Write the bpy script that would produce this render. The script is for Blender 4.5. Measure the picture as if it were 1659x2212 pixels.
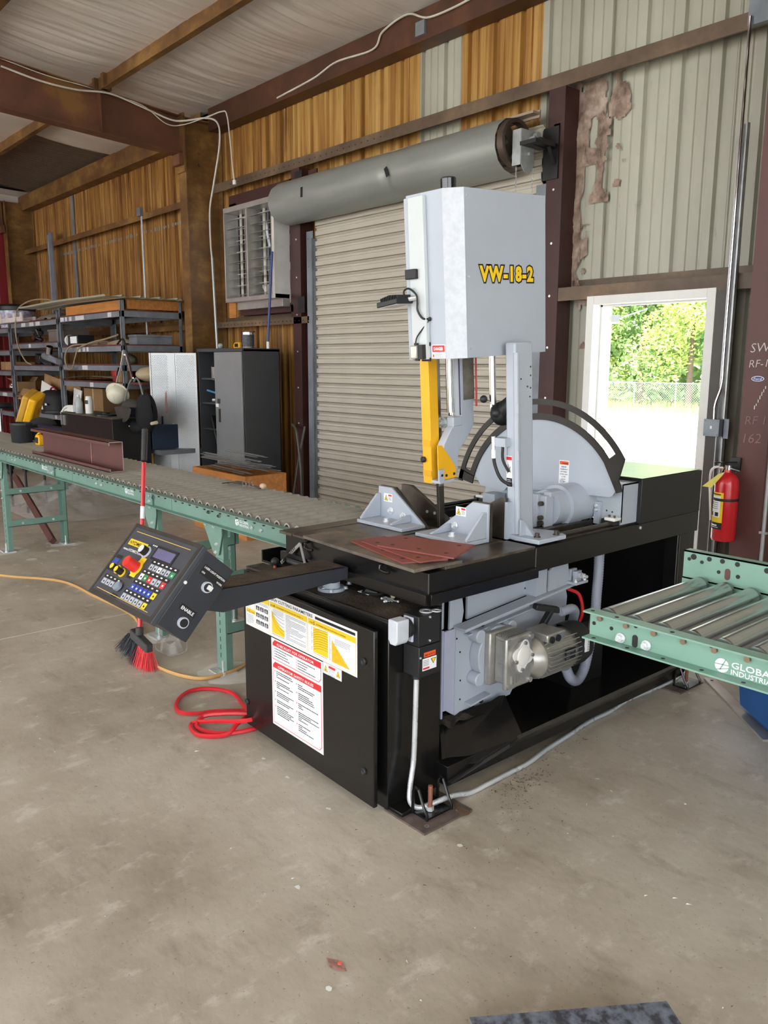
import bpy, bmesh, math, random
from mathutils import Vector, Matrix, noise

for o in list(bpy.data.objects):
    bpy.data.objects.remove(o)
SC = bpy.context.scene
COL = SC.collection
R = random.Random(7)
rad = math.radians

# ------------------------------------------------------------------ camera
cam_d = bpy.data.cameras.new('camera'); cam = bpy.data.objects.new('camera', cam_d); COL.objects.link(cam)
F_PX = 1747.68
cam_d.sensor_fit = 'VERTICAL'; cam_d.sensor_height = 36.0; cam_d.lens = F_PX/2212*36.0
cam_d.clip_start = .05; cam_d.clip_end = 500
yaw, pit, rol = 8.54153708e-01, 1.81070227e-01, 3.78348793e-03
fw = Vector((-math.sin(yaw)*math.cos(pit), math.cos(yaw)*math.cos(pit), -math.sin(pit)))
rt = Vector((math.cos(yaw), math.sin(yaw), 0)); up = rt.cross(fw)
rr = rt*math.cos(rol)+up*math.sin(rol); uu = -rt*math.sin(rol)+up*math.cos(rol)
mw = Matrix((( rr.x, uu.x, -fw.x), (rr.y, uu.y, -fw.y), (rr.z, uu.z, -fw.z))).to_4x4()
mw.translation = Vector((0, 0, 1.62))
cam.matrix_world = mw
SC.camera = cam

# ------------------------------------------------------------------ light
SC.view_settings.view_transform = 'Standard'; SC.view_settings.look = 'None'
SC.view_settings.gamma = 1.0; SC.view_settings.use_curve_mapping = False
SC.view_settings.exposure = 1.1
world = bpy.data.worlds.new('sky_world'); SC.world = world; world.use_nodes = True
wn = world.node_tree; wn.nodes.clear()
wo = wn.nodes.new('ShaderNodeOutputWorld'); wb = wn.nodes.new('ShaderNodeBackground')
sky = wn.nodes.new('ShaderNodeTexSky'); sky.sky_type = 'HOSEK_WILKIE'; sky.turbidity = 6.0; sky.ground_albedo = .5
sky.sun_direction = (.25, -.55, .8)
mixw = wn.nodes.new('ShaderNodeMixRGB'); mixw.inputs[0].default_value = .70
mixw.inputs[2].default_value = (.95, .98, 1.0, 1)
wn.links.new(sky.outputs[0], mixw.inputs[1]); wn.links.new(mixw.outputs[0], wb.inputs[0])
wb.inputs[1].default_value = 3.0
wn.links.new(wb.outputs[0], wo.inputs[0])
sun_d = bpy.data.lights.new('sun', 'SUN'); sun_d.energy = 5.0; sun_d.angle = rad(2); sun_d.color = (1, .95, .86)
sun = bpy.data.objects.new('sun', sun_d); COL.objects.link(sun)
sun.rotation_euler = Vector((-.25, .45, -.86)).to_track_quat('-Z', 'Y').to_euler()

# ------------------------------------------------------------------ materials
def lin(c):
    return tuple((v/255/12.92 if v/255 <= .04045 else ((v/255+.055)/1.055)**2.4) for v in c)+(1,)
MATS = {}
def mat(name, col, rough=.5, metal=0.0, var=.12, sc=6.0, bump=0.0, bsc=60, stretch=(1, 1, 1), spec=.5, c2=None, alpha=1, trans=0, coat=0, emit=0, rvar=0.1, clean=False):
    if name in MATS: return MATS[name]
    m = bpy.data.materials.new(name); m.use_nodes = True; nt = m.node_tree; n = nt.nodes; l = nt.links
    b = n['Principled BSDF']
    b.inputs['Roughness'].default_value = rough; b.inputs['Metallic'].default_value = metal
    b.inputs['Specular IOR Level'].default_value = spec
    if coat: b.inputs['Coat Weight'].default_value = coat; b.inputs['Coat Roughness'].default_value = .12
    if alpha < 1: b.inputs['Alpha'].default_value = alpha
    if trans: b.inputs['Transmission Weight'].default_value = trans
    c = lin(col)
    tc = n.new('ShaderNodeTexCoord'); mp = n.new('ShaderNodeMapping'); mp.inputs['Scale'].default_value = stretch
    l.new(tc.outputs['Object'], mp.inputs[0])
    nz = n.new('ShaderNodeTexNoise'); nz.inputs['Scale'].default_value = sc; nz.inputs['Detail'].default_value = 5; nz.inputs['Roughness'].default_value = .6
    l.new(mp.outputs[0], nz.inputs[0])
    cr = n.new('ShaderNodeValToRGB'); e = cr.color_ramp.elements
    d = c2 and lin(c2)
    lo = tuple(max(0, v*(1-var)) for v in c[:3])+(1,) if not d else d
    hi = tuple(min(1, v*(1+var)) for v in c[:3])+(1,) if not d else c
    e[0].position = .35; e[0].color = lo; e[1].position = .65; e[1].color = hi
    l.new(nz.outputs[0], cr.inputs[0]); l.new(cr.outputs[0], b.inputs['Base Color'])
    if rvar:
        mr = n.new('ShaderNodeMapRange'); mr.inputs[3].default_value = max(0, rough-rvar/2); mr.inputs[4].default_value = min(1, rough+rvar/2)
        l.new(nz.outputs[0], mr.inputs[0]); l.new(mr.outputs[0], b.inputs['Roughness'])
    if bump:
        n2 = n.new('ShaderNodeTexNoise'); n2.inputs['Scale'].default_value = bsc; n2.inputs['Detail'].default_value = 4
        l.new(mp.outputs[0], n2.inputs[0])
        bp = n.new('ShaderNodeBump'); bp.inputs['Strength'].default_value = bump; bp.inputs['Distance'].default_value = .01
        l.new(n2.outputs[0], bp.inputs['Height']); l.new(bp.outputs[0], b.inputs['Normal'])
    if emit:
        b.inputs['Emission Strength'].default_value = emit; l.new(cr.outputs[0], b.inputs['Emission Color'])
    MATS[name] = m
    return m

def ramp_mat(name, layers, rough=.6, metal=0, bump=0, bsc=40, coords='Object'):
    """layers: list of (scale xyz, noise scale, ramp[(pos,col)], mix) ; first is base, others mixed by their ramp alpha"""
    if name in MATS: return MATS[name]
    m = bpy.data.materials.new(name); m.use_nodes = True; nt = m.node_tree; n = nt.nodes; l = nt.links
    b = n['Principled BSDF']; b.inputs['Roughness'].default_value = rough; b.inputs['Metallic'].default_value = metal
    tc = n.new('ShaderNodeTexCoord'); prev = None
    for (st, sc, ramp, det) in layers:
        mp = n.new('ShaderNodeMapping'); mp.inputs['Scale'].default_value = st; l.new(tc.outputs[coords], mp.inputs[0])
        nz = n.new('ShaderNodeTexNoise'); nz.inputs['Scale'].default_value = sc; nz.inputs['Detail'].default_value = det; nz.inputs['Roughness'].default_value = .65
        l.new(mp.outputs[0], nz.inputs[0])
        cr = n.new('ShaderNodeValToRGB'); els = cr.color_ramp.elements
        while len(els) < len(ramp): els.new(.5)
        for e, (p, cc, a) in zip(els, ramp):
            e.position = p; k = lin(cc); e.color = (k[0], k[1], k[2], a)
        l.new(nz.outputs[0], cr.inputs[0])
        if prev is None: prev = cr.outputs[0]
        else:
            mx = n.new('ShaderNodeMixRGB'); l.new(cr.outputs[1], mx.inputs[0]); l.new(prev, mx.inputs[1]); l.new(cr.outputs[0], mx.inputs[2]); prev = mx.outputs[0]
    l.new(prev, b.inputs['Base Color'])
    if bump:
        n2 = n.new('ShaderNodeTexNoise'); n2.inputs['Scale'].default_value = bsc; n2.inputs['Detail'].default_value = 5
        l.new(tc.outputs[coords], n2.inputs[0])
        bp = n.new('ShaderNodeBump'); bp.inputs['Strength'].default_value = bump; bp.inputs['Distance'].default_value = .01
        l.new(n2.outputs[0], bp.inputs['Height']); l.new(bp.outputs[0], b.inputs['Normal'])
    MATS[name] = m
    return m

CONC = ramp_mat('concrete', [
    ((1, 1, 1), 1.1, [(.30, (150, 140, 125), 1), (.5, (180, 171, 156), 1), (.72, (202, 195, 182), 1)], 8),
    ((1, 2.2, 1), 3.5, [(.42, (120, 108, 92), .0), (.54, (130, 118, 102), .0), (.76, (122, 110, 96), .6)], 9),
    ((1.6, 1, 1), 7.0, [(.33, (214, 208, 198), .6), (.45, (205, 198, 186), 0), (.9, (205, 198, 186), 0)], 10),
    ((1, 1, 1), 70, [(.0, (90, 78, 64), .55), (.31, (90, 78, 64), .45), (.36, (90, 78, 64), 0)], 3),
], rough=.62, bump=.12, bsc=35)
RUSTWALL = ramp_mat('stained_panel', [
    ((11, 1, .35), 1.0, [(.30, (132, 88, 32), 1), (.45, (162, 118, 54), 1), (.55, (186, 146, 78), 1), (.72, (204, 170, 104), 1)], 3),
    ((30, 1, .5), 1.0, [(.36, (140, 78, 24), .8), (.43, (140, 78, 24), 0), (.8, (222, 180, 110), .6)], 4),
    ((2, 1, 1.2), 1.2, [(.25, (130, 76, 30), .5), (.45, (120, 66, 24), .0), (.9, (216, 160, 80), .4)], 5),
], rough=.55)
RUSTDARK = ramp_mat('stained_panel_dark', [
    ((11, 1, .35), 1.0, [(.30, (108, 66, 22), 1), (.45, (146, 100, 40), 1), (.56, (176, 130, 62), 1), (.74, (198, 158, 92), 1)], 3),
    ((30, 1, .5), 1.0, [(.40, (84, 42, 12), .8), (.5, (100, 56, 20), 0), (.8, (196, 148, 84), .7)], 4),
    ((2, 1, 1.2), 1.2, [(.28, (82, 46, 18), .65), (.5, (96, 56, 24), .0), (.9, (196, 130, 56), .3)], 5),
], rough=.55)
WHITEWALL = ramp_mat('pale_panel', [
    ((1, 1, .3), 1.5, [(.3, (160, 158, 143), 1), (.7, (184, 183, 169), 1)], 5),
    ((3, 1, 1), 4.0, [(.5, (120, 104, 92), 0), (.62, (120, 104, 92), 0), (.76, (110, 92, 80), .6)], 8),
], rough=.45)
REDWALL = mat('red_panel', (124, 26, 30), .5, var=.2, stretch=(2, 2, .3))
RUSTBEAM = ramp_mat('rusty_steel', [
    ((1, 1, 1), 2.2, [(.32, (84, 56, 28), 1), (.5, (118, 84, 42), 1), (.66, (148, 112, 60), 1)], 7),
    ((1, 1, 3), 3, [(.45, (84, 54, 30), .0), (.62, (96, 62, 38), .6), (.9, (76, 48, 30), .8)], 5),
], rough=.6)
RUSTBEAM2 = ramp_mat('primer_rusty_steel', [
    ((1, 1, 1), 1.2, [(.35, (88, 54, 42), 1), (.52, (108, 68, 46), 1), (.62, (128, 90, 48), 1)], 8),
], rough=.6)
EAVE = ramp_mat('eave_steel', [((1, 1, 1), 1.6, [(.35, (58, 34, 24), 1), (.55, (80, 48, 32), 1), (.75, (108, 68, 42), 1)], 6)], rough=.5)
GIRT = ramp_mat('girt_steel', [((1, 1, 1), 2, [(.35, (80, 64, 50), 1), (.55, (104, 86, 68), 1), (.75, (138, 110, 82), 1)], 6)], rough=.5)
MAROON = mat('maroon_primer', (92, 56, 52), .5, var=.12, sc=3)
MAROON2 = mat('dark_maroon_steel', (64, 35, 32), .5, var=.2, sc=3)
INSUL = mat('white_insulation_facing', (222, 214, 208), .30, var=.015, sc=1.5, spec=.8, bump=.55, bsc=2.2, stretch=(11, .7, 1), rvar=0)
BLACKG = mat('gloss_black_paint', (19, 18, 18), .25, var=.03, spec=.45, coat=.15, rvar=.02)
BLACKM = mat('black_paint', (26, 26, 27), .45, var=.2)
BLACKP = mat('black_plastic', (30, 31, 33), .5, var=.15)
CHARC = mat('charcoal_paint', (48, 51, 58), .45, var=.06)
GREY = mat('light_blue_grey_paint', (174, 182, 194), .38, var=.03, sc=3, spec=.45, rvar=.05)
GREYW = mat('brushed_grey_paint', (196, 202, 212), .4, var=.07, sc=38, rvar=.15)
YEL = mat('yellow_paint', (238, 178, 22), .4, var=.05)
TEAL = mat('sage_green_paint', (112, 146, 134), .42, var=.08, sc=5)
TEALB = mat('bright_sage_green_paint', (120, 158, 142), .4, var=.06, sc=4)
GALV = mat('galvanised_steel', (176, 180, 182), .35, .45, var=.12, sc=14)
ROLLER = mat('roller_steel', (192, 190, 182), .36, .35, var=.1, sc=3, stretch=(1, 3, 1), c2=(160, 155, 145))
ROLLER2 = mat('zinc_roller_steel', (184, 186, 184), .2, .85, var=.05, sc=4)
ZINC = mat('zinc_bolt', (226, 230, 234), .28, .5, var=.1)
STEEL = mat('steel', (160, 160, 160), .3, .6, var=.2, sc=10)
CHROME = mat('chrome', (232, 232, 236), .08, 1.0, var=.03)
DSTEEL = mat('dark_steel', (84, 78, 70), .42, .6, var=.25, sc=14)
TABLE = mat('stained_table_steel', (118, 106, 94), .34, .5, var=.3, sc=9, c2=(72, 64, 58))
GRIME = ramp_mat('oily_grime', [((1, 1, 1), 9, [(.35, (38, 34, 30), 1), (.55, (74, 65, 56), 1), (.75, (112, 99, 84), 1)], 10)], rough=.55, bump=.6, bsc=90)
CAST = mat('cast_aluminium', (178, 177, 172), .34, .6, var=.12, sc=20)
WHITE = mat('white_paint', (232, 232, 228), .5, var=.03)
WHITEP = mat('white_paper', (240, 242, 246), .5, var=.02, rvar=0)
INK = mat('black_ink', (24, 24, 26), .6, var=0, rvar=0)
INKG = mat('grey_ink', (120, 122, 128), .6, var=0, rvar=0)
YINK = mat('yellow_ink', (244, 204, 30), .6, var=.02, rvar=0)
YLINE = mat('pale_yellow_ink', (226, 190, 90), .6, var=.02, rvar=0)
RINK = mat('red_ink', (214, 44, 48), .6, var=.02, rvar=0)
OINK = mat('orange_ink', (236, 92, 40), .6, var=.02, rvar=0)
BINK = mat('blue_ink', (44, 70, 170), .6, var=.03, rvar=0)
GINK = mat('green_ink', (40, 140, 80), .6, var=.03, rvar=0)
GREYINK = mat('light_grey_key', (176, 182, 192), .5, var=.04, rvar=0)
REDP = mat('red_plastic', (220, 52, 44), .4, var=.05)
REDH = mat('red_rubber', (206, 40, 50), .35, var=.12)
REDE = mat('red_enamel', (200, 22, 34), .25, var=.05, coat=.4)
HOSE = mat('grey_corrugated_hose', (150, 156, 172), .4, var=.06)
SHUT = mat('beige_shutter_paint', (190, 183, 170), .45, var=.05, sc=3, stretch=(1, 1, 4))
SHUTG = mat('grey_shutter_hood', (148, 152, 148), .4, .25, var=.1, sc=2, stretch=(.4, 1, 3))
DGALV = mat('grey_shelf_steel', (128, 134, 142), .42, .2, var=.2, sc=4)
CARD = mat('cardboard', (160, 124, 84), .8, var=.12, sc=5)
CARDD = mat('brown_cardboard', (132, 100, 66), .8, var=.12, sc=5)
WOODP = mat('pine_board', (186, 122, 60), .6, var=.2, sc=3, stretch=(1, 8, 8))
REDSH = mat('red_shelf_board', (104, 52, 48), .6, var=.15)
ALUSHINE = mat('reflection_white_aluminium', (238, 238, 236), .2, .3, var=.08, sc=4)  # whitened, mostly diffuse colour stands in for a bright reflection
GLASSC = mat('clear_plastic', (236, 240, 240), .12, var=.02, trans=.9, rvar=0)
CORD = mat('tan_extension_cord', (210, 164, 104), .5, var=.06)
CANVAS = mat('beige_canvas', (176, 164, 136), .8, var=.1, bump=.2)
PUTTY = mat('sage_channel', (150, 158, 150), .5)
BLUEP = mat('blue_plastic', (30, 92, 160), .4, var=.08)
NAVY = mat('navy_plastic', (36, 52, 74), .45, var=.1)
CLOTHB = mat('black_cloth', (28, 29, 33), .9, var=.25, sc=20)
PAPERY = mat('yellow_tag_paper', (226, 212, 104), .6, var=.08)

# ------------------------------------------------------------------ mesh builder
class MB:
    def __init__(s, T=None): s.v = []; s.f = []; s.mi = []; s.cur = 0; s.T = T; s.mats = []
    def use(s, m):
        if m not in s.mats: s.mats.append(m)
        s.cur = s.mats.index(m); return s
    def add(s, vs, fs):
        b = len(s.v)
        for p in vs:
            p = Vector(p)
            if s.T: p = Vector(s.T(p))
            s.v.append(p)
        for q in fs: s.f.append([b+i for i in q]); s.mi.append(s.cur)
        return s
    def box(s, x0, x1, y0, y1, z0, z1):
        return s.add([(x0, y0, z0), (x1, y0, z0), (x1, y1, z0), (x0, y1, z0), (x0, y0, z1), (x1, y0, z1), (x1, y1, z1), (x0, y1, z1)],
              [(0, 3, 2, 1), (4, 5, 6, 7), (0, 1, 5, 4), (1, 2, 6, 5), (2, 3, 7, 6), (3, 0, 4, 7)])
    def obox(s, c, ax, ay, az):          # centre + half vectors
        c, ax, ay, az = map(Vector, (c, ax, ay, az)); v = []
        for k in (-1, 1):
            for i, j in ((-1, -1), (1, -1), (1, 1), (-1, 1)): v.append(c+ax*i+ay*j+az*k)
        return s.add(v, [(0, 3, 2, 1), (4, 5, 6, 7), (0, 1, 5, 4), (1, 2, 6, 5), (2, 3, 7, 6), (3, 0, 4, 7)])
    def bar(s, a, b, w, t, upv=(0, 0, 1)):
        a, b = Vector(a), Vector(b); d = (b-a); L = d.length; d.normalize(); u = Vector(upv); sd = d.cross(u)
        if sd.length < 1e-4: sd = d.cross(Vector((1, 0, 0)))
        sd.normalize(); u = sd.cross(d)
        return s.obox((a+b)/2, d*L/2, sd*w/2, u*t/2)
    def prism(s, poly, h0, h1, axis='z', holes=None):
        # poly in plane; axis = extrusion axis. x:(y,z) y:(x,z) z:(x,y)
        def P(u, v, h): return (h, u, v) if axis == 'x' else ((u, h, v) if axis == 'y' else (u, v, h))
        n = len(poly)
        vs = [P(u, v, h0) for u, v in poly]+[P(u, v, h1) for u, v in poly]
        fs = [tuple(range(n-1, -1, -1)), tuple(range(n, 2*n))]+[(i, (i+1) % n, n+(i+1) % n, n+i) for i in range(n)]
        return s.add(vs, fs)
    def cyl(s, a, b, r, n=16, r2=None, cap=True):
        a, b = Vector(a), Vector(b); d = (b-a).normalized(); r2 = r if r2 is None else r2
        u = d.orthogonal().normalized(); w = d.cross(u); vs = []
        for k in range(n):
            t = 2*math.pi*k/n; e = u*math.cos(t)+w*math.sin(t); vs.append(a+e*r)
        for k in range(n):
            t = 2*math.pi*k/n; e = u*math.cos(t)+w*math.sin(t); vs.append(b+e*r2)
        fs = [(k, (k+1) % n, n+(k+1) % n, n+k) for k in range(n)]
        if cap: fs += [tuple(range(n-1, -1, -1)), tuple(range(n, 2*n))]
        return s.add(vs, fs)
    def ring(s, a, b, r, ri, n=24):
        a, b = Vector(a), Vector(b); d = (b-a).normalized(); u = d.orthogonal().normalized(); w = d.cross(u); vs = []
        for (c, q) in ((a, r), (b, r), (b, ri), (a, ri)):
            for k in range(n):
                t = 2*math.pi*k/n; vs.append(c+(u*math.cos(t)+w*math.sin(t))*q)
        fs = []
        for g in range(4):
            h = (g+1) % 4
            fs += [(g*n+k, g*n+(k+1) % n, h*n+(k+1) % n, h*n+k) for k in range(n)]
        return s.add(vs, fs)
    def tube(s, pts, r, n=10, rib=None, cap=True):
        pts = [Vector(p) for p in pts]; vs = []; fs = []; pu = None
        for i, p in enumerate(pts):
            d = (pts[min(i+1, len(pts)-1)]-pts[max(i-1, 0)]).normalized()
            if pu is None: pu = d.orthogonal().normalized()
            u = (pu-d*pu.dot(d)).normalized(); pu = u; w = d.cross(u)
            q = r(i) if callable(r) else r
            for k in range(n):
                t = 2*math.pi*k/n; vs.append(p+(u*math.cos(t)+w*math.sin(t))*q)
        for i in range(len(pts)-1):
            for k in range(n): fs.append((i*n+k, i*n+(k+1) % n, (i+1)*n+(k+1) % n, (i+1)*n+k))
        if cap: fs.append(tuple(range(n-1, -1, -1))); m = (len(pts)-1)*n; fs.append(tuple(range(m, m+n)))
        return s.add(vs, fs)
    def sph(s, c, r, n=16, m=10, sq=(1, 1, 1), a0=-90, a1=90):
        c = Vector(c); vs = []; fs = []
        for j in range(m+1):
            ph = rad(a0+(a1-a0)*j/m)
            for k in range(n):
                t = 2*math.pi*k/n
                vs.append(c+Vector((math.cos(ph)*math.cos(t)*r*sq[0], math.cos(ph)*math.sin(t)*r*sq[1], math.sin(ph)*r*sq[2])))
        for j in range(m):
            for k in range(n): fs.append((j*n+k, j*n+(k+1) % n, (j+1)*n+(k+1) % n, (j+1)*n+k))
        return s.add(vs, fs)
    def lathe(s, c, prof, n=20, ax=(0, 0, 1)):
        c = Vector(c); d = Vector(ax).normalized(); u = d.orthogonal().normalized(); w = d.cross(u); vs = []; fs = []
        for (q, z) in prof:
            for k in range(n):
                t = 2*math.pi*k/n; vs.append(c+d*z+(u*math.cos(t)+w*math.sin(t))*q)
        for j in range(len(prof)-1):
            for k in range(n): fs.append((j*n+k, j*n+(k+1) % n, (j+1)*n+(k+1) % n, (j+1)*n+k))
        return s.add(vs, fs)
    def quad(s, *p): return s.add(p, [tuple(range(len(p)))])
    def text(s, body, o, ux, uy, size, off=0, depth=.0004, fit=None, mono=False):
        vs, fs, w, h = text_mesh(body, off)
        o, ux, uy = Vector(o), Vector(ux).normalized(), Vector(uy).normalized(); nz = ux.cross(uy)
        sx = size if fit is None else fit/max(w, 1e-6)
        return s.add([o+ux*(v[0]*sx)+uy*(v[1]*size)+nz*(v[2]*depth) for v in vs], fs)
    def grid(s, fn, nu, nv):
        b = [fn(i/nu, j/nv) for j in range(nv+1) for i in range(nu+1)]
        return s.add(b, [(j*(nu+1)+i, j*(nu+1)+i+1, (j+1)*(nu+1)+i+1, (j+1)*(nu+1)+i) for j in range(nv) for i in range(nu)])
    def build(s, name, m=None, parent=None, bev=0, smooth=True, ang=35, kind=None, label=None):
        me = bpy.data.meshes.new(name); org = wpos(parent) if parent else Vector((0, 0, 0))
        if parent is None and s.v and not (kind == 'structure'):
            xs = [v.x for v in s.v]; ys = [v.y for v in s.v]; zs = [v.z for v in s.v]
            org = Vector(((min(xs)+max(xs))/2, (min(ys)+max(ys))/2, min(zs)))
        me.from_pydata([v-org for v in s.v], [], s.f)
        ms = s.mats if s.mats else [m]
        for q in ms: me.materials.append(q)
        if len(ms) > 1: me.polygons.foreach_set('material_index', s.mi)
        me.update()
        if smooth: me.shade_smooth(); me.set_sharp_from_angle(angle=rad(ang))
        o = bpy.data.objects.new(name, me); COL.objects.link(o)
        if parent: o.parent = parent
        else: o.location = org
        if bev:
            md = o.modifiers.new('bevel', 'BEVEL'); md.width = bev; md.segments = 2; md.limit_method = 'ANGLE'; md.angle_limit = rad(40)
            md.harden_normals = False
        if kind: o['kind'] = kind
        if label: o['label'] = label
        return o

def wpos(o):
    p = Vector((0, 0, 0))
    while o: p += o.location; o = o.parent
    return p

TXT = {}
def text_mesh(body, off=0, sp=1.0):
    k = (body, off, sp)
    if k in TXT: return TXT[k]
    cu = bpy.data.curves.new('t', 'FONT'); cu.body = body; cu.size = 1; cu.offset = off; cu.extrude = .5; cu.space_character = sp; cu.resolution_u = 2
    o = bpy.data.objects.new('t', cu); COL.objects.link(o)
    dg = bpy.context.evaluated_depsgraph_get(); dg.update()
    me = o.evaluated_get(dg).to_mesh()
    vs = [tuple(v.co) for v in me.vertices]; fs = [tuple(p.vertices) for p in me.polygons]
    o.evaluated_get(dg).to_mesh_clear(); bpy.data.objects.remove(o); bpy.data.curves.remove(cu)
    x = [v[0] for v in vs] or [0]; y = [v[1] for v in vs] or [0]
    TXT[k] = ([(v[0]-min(x), v[1], v[2]+.5) for v in vs], fs, max(x)-min(x), max(y)); return TXT[k]

def thing(name, label, cat, loc, group=None, kind=None):
    o = bpy.data.objects.new(name, None); COL.objects.link(o); o.location = loc; o.empty_display_size = .1
    if kind: o['kind'] = kind
    else: o['label'] = label; o['category'] = cat
    if group: o['group'] = group
    return o
def tag(o, label, cat, group=None, kind=None):
    o['label'] = label; o['category'] = cat
    if group: o['group'] = group
    if kind: o['kind'] = kind
    return o
def copy_tree(o, parent=None, loc=None):
    c = o.copy(); COL.objects.link(c); c.parent = parent
    if loc is not None: c.location = loc
    for ch in list(o.children): copy_tree(ch, c)
    return c
def catmull(pts, n=8):
    pts = [Vector(p) for p in pts]; P = [pts[0]*2-pts[1]]+pts+[pts[-1]*2-pts[-2]]; out = []
    for i in range(1, len(P)-2):
        for k in range(n):
            t = k/n; a, b, c, d = P[i-1], P[i], P[i+1], P[i+2]
            out.append(.5*((2*b)+(c-a)*t+(2*a-5*b+4*c-d)*t*t+(3*b-a-3*c+d)*t**3))
    out.append(P[-2]); return out

# ================================================================== STRUCTURE
YW = 5.80
# floor with a sawn joint (recess filled pale) and a crack
fl = MB().use(CONC)
fl.box(-17.6, 4.8, -9.0, 5.9, -.15, 0)
FLOOR = fl.build('floor', CONC, kind='structure')
jt = MB(); jt.box(-4.962, -4.956, -2.0, 2.6, .0, .0012)
jt.build('joint_line', mat('pale_joint_filler', (214, 206, 192), .7), parent=FLOOR)
DUST = mat('white_concrete_dust', (206, 202, 194), .9, var=.1)

# back wall
WB = thing('wall_back', None, None, (0, YW, 0), kind='structure')
def sheet(x0, x1, z0, z1, m, ph=0.0):
    w = MB(); prof = []
    x = x0; P = .305
    ks = [x0]; i = math.floor((x0-ph)/P)
    pts = []
    while True:
        c = ph+i*P
        for dx, dy in ((-.030, 0), (-.020, .036), (.020, .036), (.030, 0), (.092, 0), (.099, .011), (.114, .011), (.121, 0), (.184, 0), (.191, .011), (.206, .011), (.213, 0)):
            pts.append((c+dx, dy))
        if c > x1+P: break
        i += 1
    def yy(q):
        for (a, ya), (b, yb) in zip(pts, pts[1:]):
            if a <= q <= b: return ya+(yb-ya)*(q-a)/max(b-a, 1e-9)
        return 0
    xs = sorted({x0, x1}|{p[0] for p in pts if x0 < p[0] < x1})
    vs = []; n = len(xs)
    for zz in (z0, z1): vs += [(q, YW+yy(q), zz) for q in xs]
    w.add(vs, [(k, k+1, n+k+1, n+k) for k in range(n-1)])
    o = w.build('sheet_panel', m, parent=WB, ang=20)
    return o
RT = 4.86
def run(x0, x1, z0, z1, m, W=.915):
    x = x0
    while x < x1-.02:
        e = min(x+W, x1); e = x1 if x1-e < .1 else e
        sheet(x, e+.002, z0, z1, m); x = e
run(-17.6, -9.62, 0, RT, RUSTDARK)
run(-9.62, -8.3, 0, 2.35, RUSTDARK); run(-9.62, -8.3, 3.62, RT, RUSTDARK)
run(-8.3, -7.75, 0, RT, RUSTWALL)
run(-7.75, -6.145, 3.35, RT, RUSTWALL)
run(-6.145, -5.604, 3.35, RT, WHITEWALL, .541)
run(-5.604, -4.67, 3.35, RT, RUSTWALL, .934)
run(-4.67, -3.99, 0, RT, WHITEWALL, .68)
run(-3.99, -2.97, 2.17, RT, WHITEWALL, 1.02)
run(-2.97, 4.8, 0, RT, WHITEWALL)
sk = MB()
for (a, b, z0, z1) in ((-17.6, -9.62, 0, 4.95), (-9.62, -8.3, 0, 2.3), (-9.62, -8.3, 3.68, 4.95), (-8.3, -3.99, 0, 4.95), (-3.99, -2.97, 2.2, 4.95), (-2.97, 4.8, 0, 4.95)): sk.box(a, b, YW+.045, YW+.05, z0, z1)
sk.build('outer_skin', WHITEWALL, parent=WB)
# torn foil patches left where a girt was (small grey squares)
pt = MB()
for i in range(78):
    x = -15.9+i*.074 + R.uniform(-.01, .01)
    if R.random() < .75: pt.box(x, x+R.uniform(.02, .06), YW-.004, YW+.001, 3.585+R.uniform(-.01, .01), 3.62+R.uniform(0, .02))
for i in range(60):
    x = -7.6+i*.048
    if -6.16 < x < -5.6: continue
    if R.random() < .8: pt.box(x, x+R.uniform(.025, .045), YW-.004, YW+.001, 3.665+R.uniform(0, .01), 3.70+R.uniform(0, .05))
for i in range(9):
    x = -8.33+i*.07
    pt.box(x, x+.05, YW-.004, YW+.001, 1.20, 1.26)
pt.build('foil_patch', mat('bare_grey_metal', (150, 152, 152), .5, .3), parent=WB, kind='stuff')

def girt(x0, x1, z, m, h=.1, name='girt', holes=True, y0=5.6):
    g = MB(); t = .006
    g.box(x0, x1, y0, y0+t, z, z+h)                       # inner flange
    g.box(x0, x1, y0+t, YW-.004, z+h-t, z+h)               # web
    g.box(x0, x1, y0+t, y0+.02, z, z+t)                    # lip
    g.box(x0, x1, YW-.01, YW-.004, z+h, z+h+.07)
    o = g.build(name, m, parent=WB)
    return o
girt(-9.85, -2.5, 3.79, GIRT, .105)
girt(-17.5, -10.1, 3.73, RUSTBEAM, .085)
girt(-10.05, -7.75, 2.08, GIRT, .075)
girt(-17.5, -10.1, 2.08, RUSTBEAM, .075)
girt(-4.255, -2.5, 2.135, GIRT, .105)
girt(-2.3, 4.7, 2.135, GIRT, .105)
girt(-2.3, 4.7, 3.79, GIRT, .105)
bm_ = MB()                                                  # girt punch holes / screws
for i in range(26):
    x = -9.9+i*.085
    bm_.cyl((x, 5.602, 2.115+.0), (x, 5.597, 2.115), .008, 8)
for i in range(30):
    x = -9.4+i*.1
    bm_.cyl((x, 5.602, 3.84), (x, 5.597, 3.84), .007, 8)
bm_.build('slot_row', BLACKM, parent=WB, kind='stuff')

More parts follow.
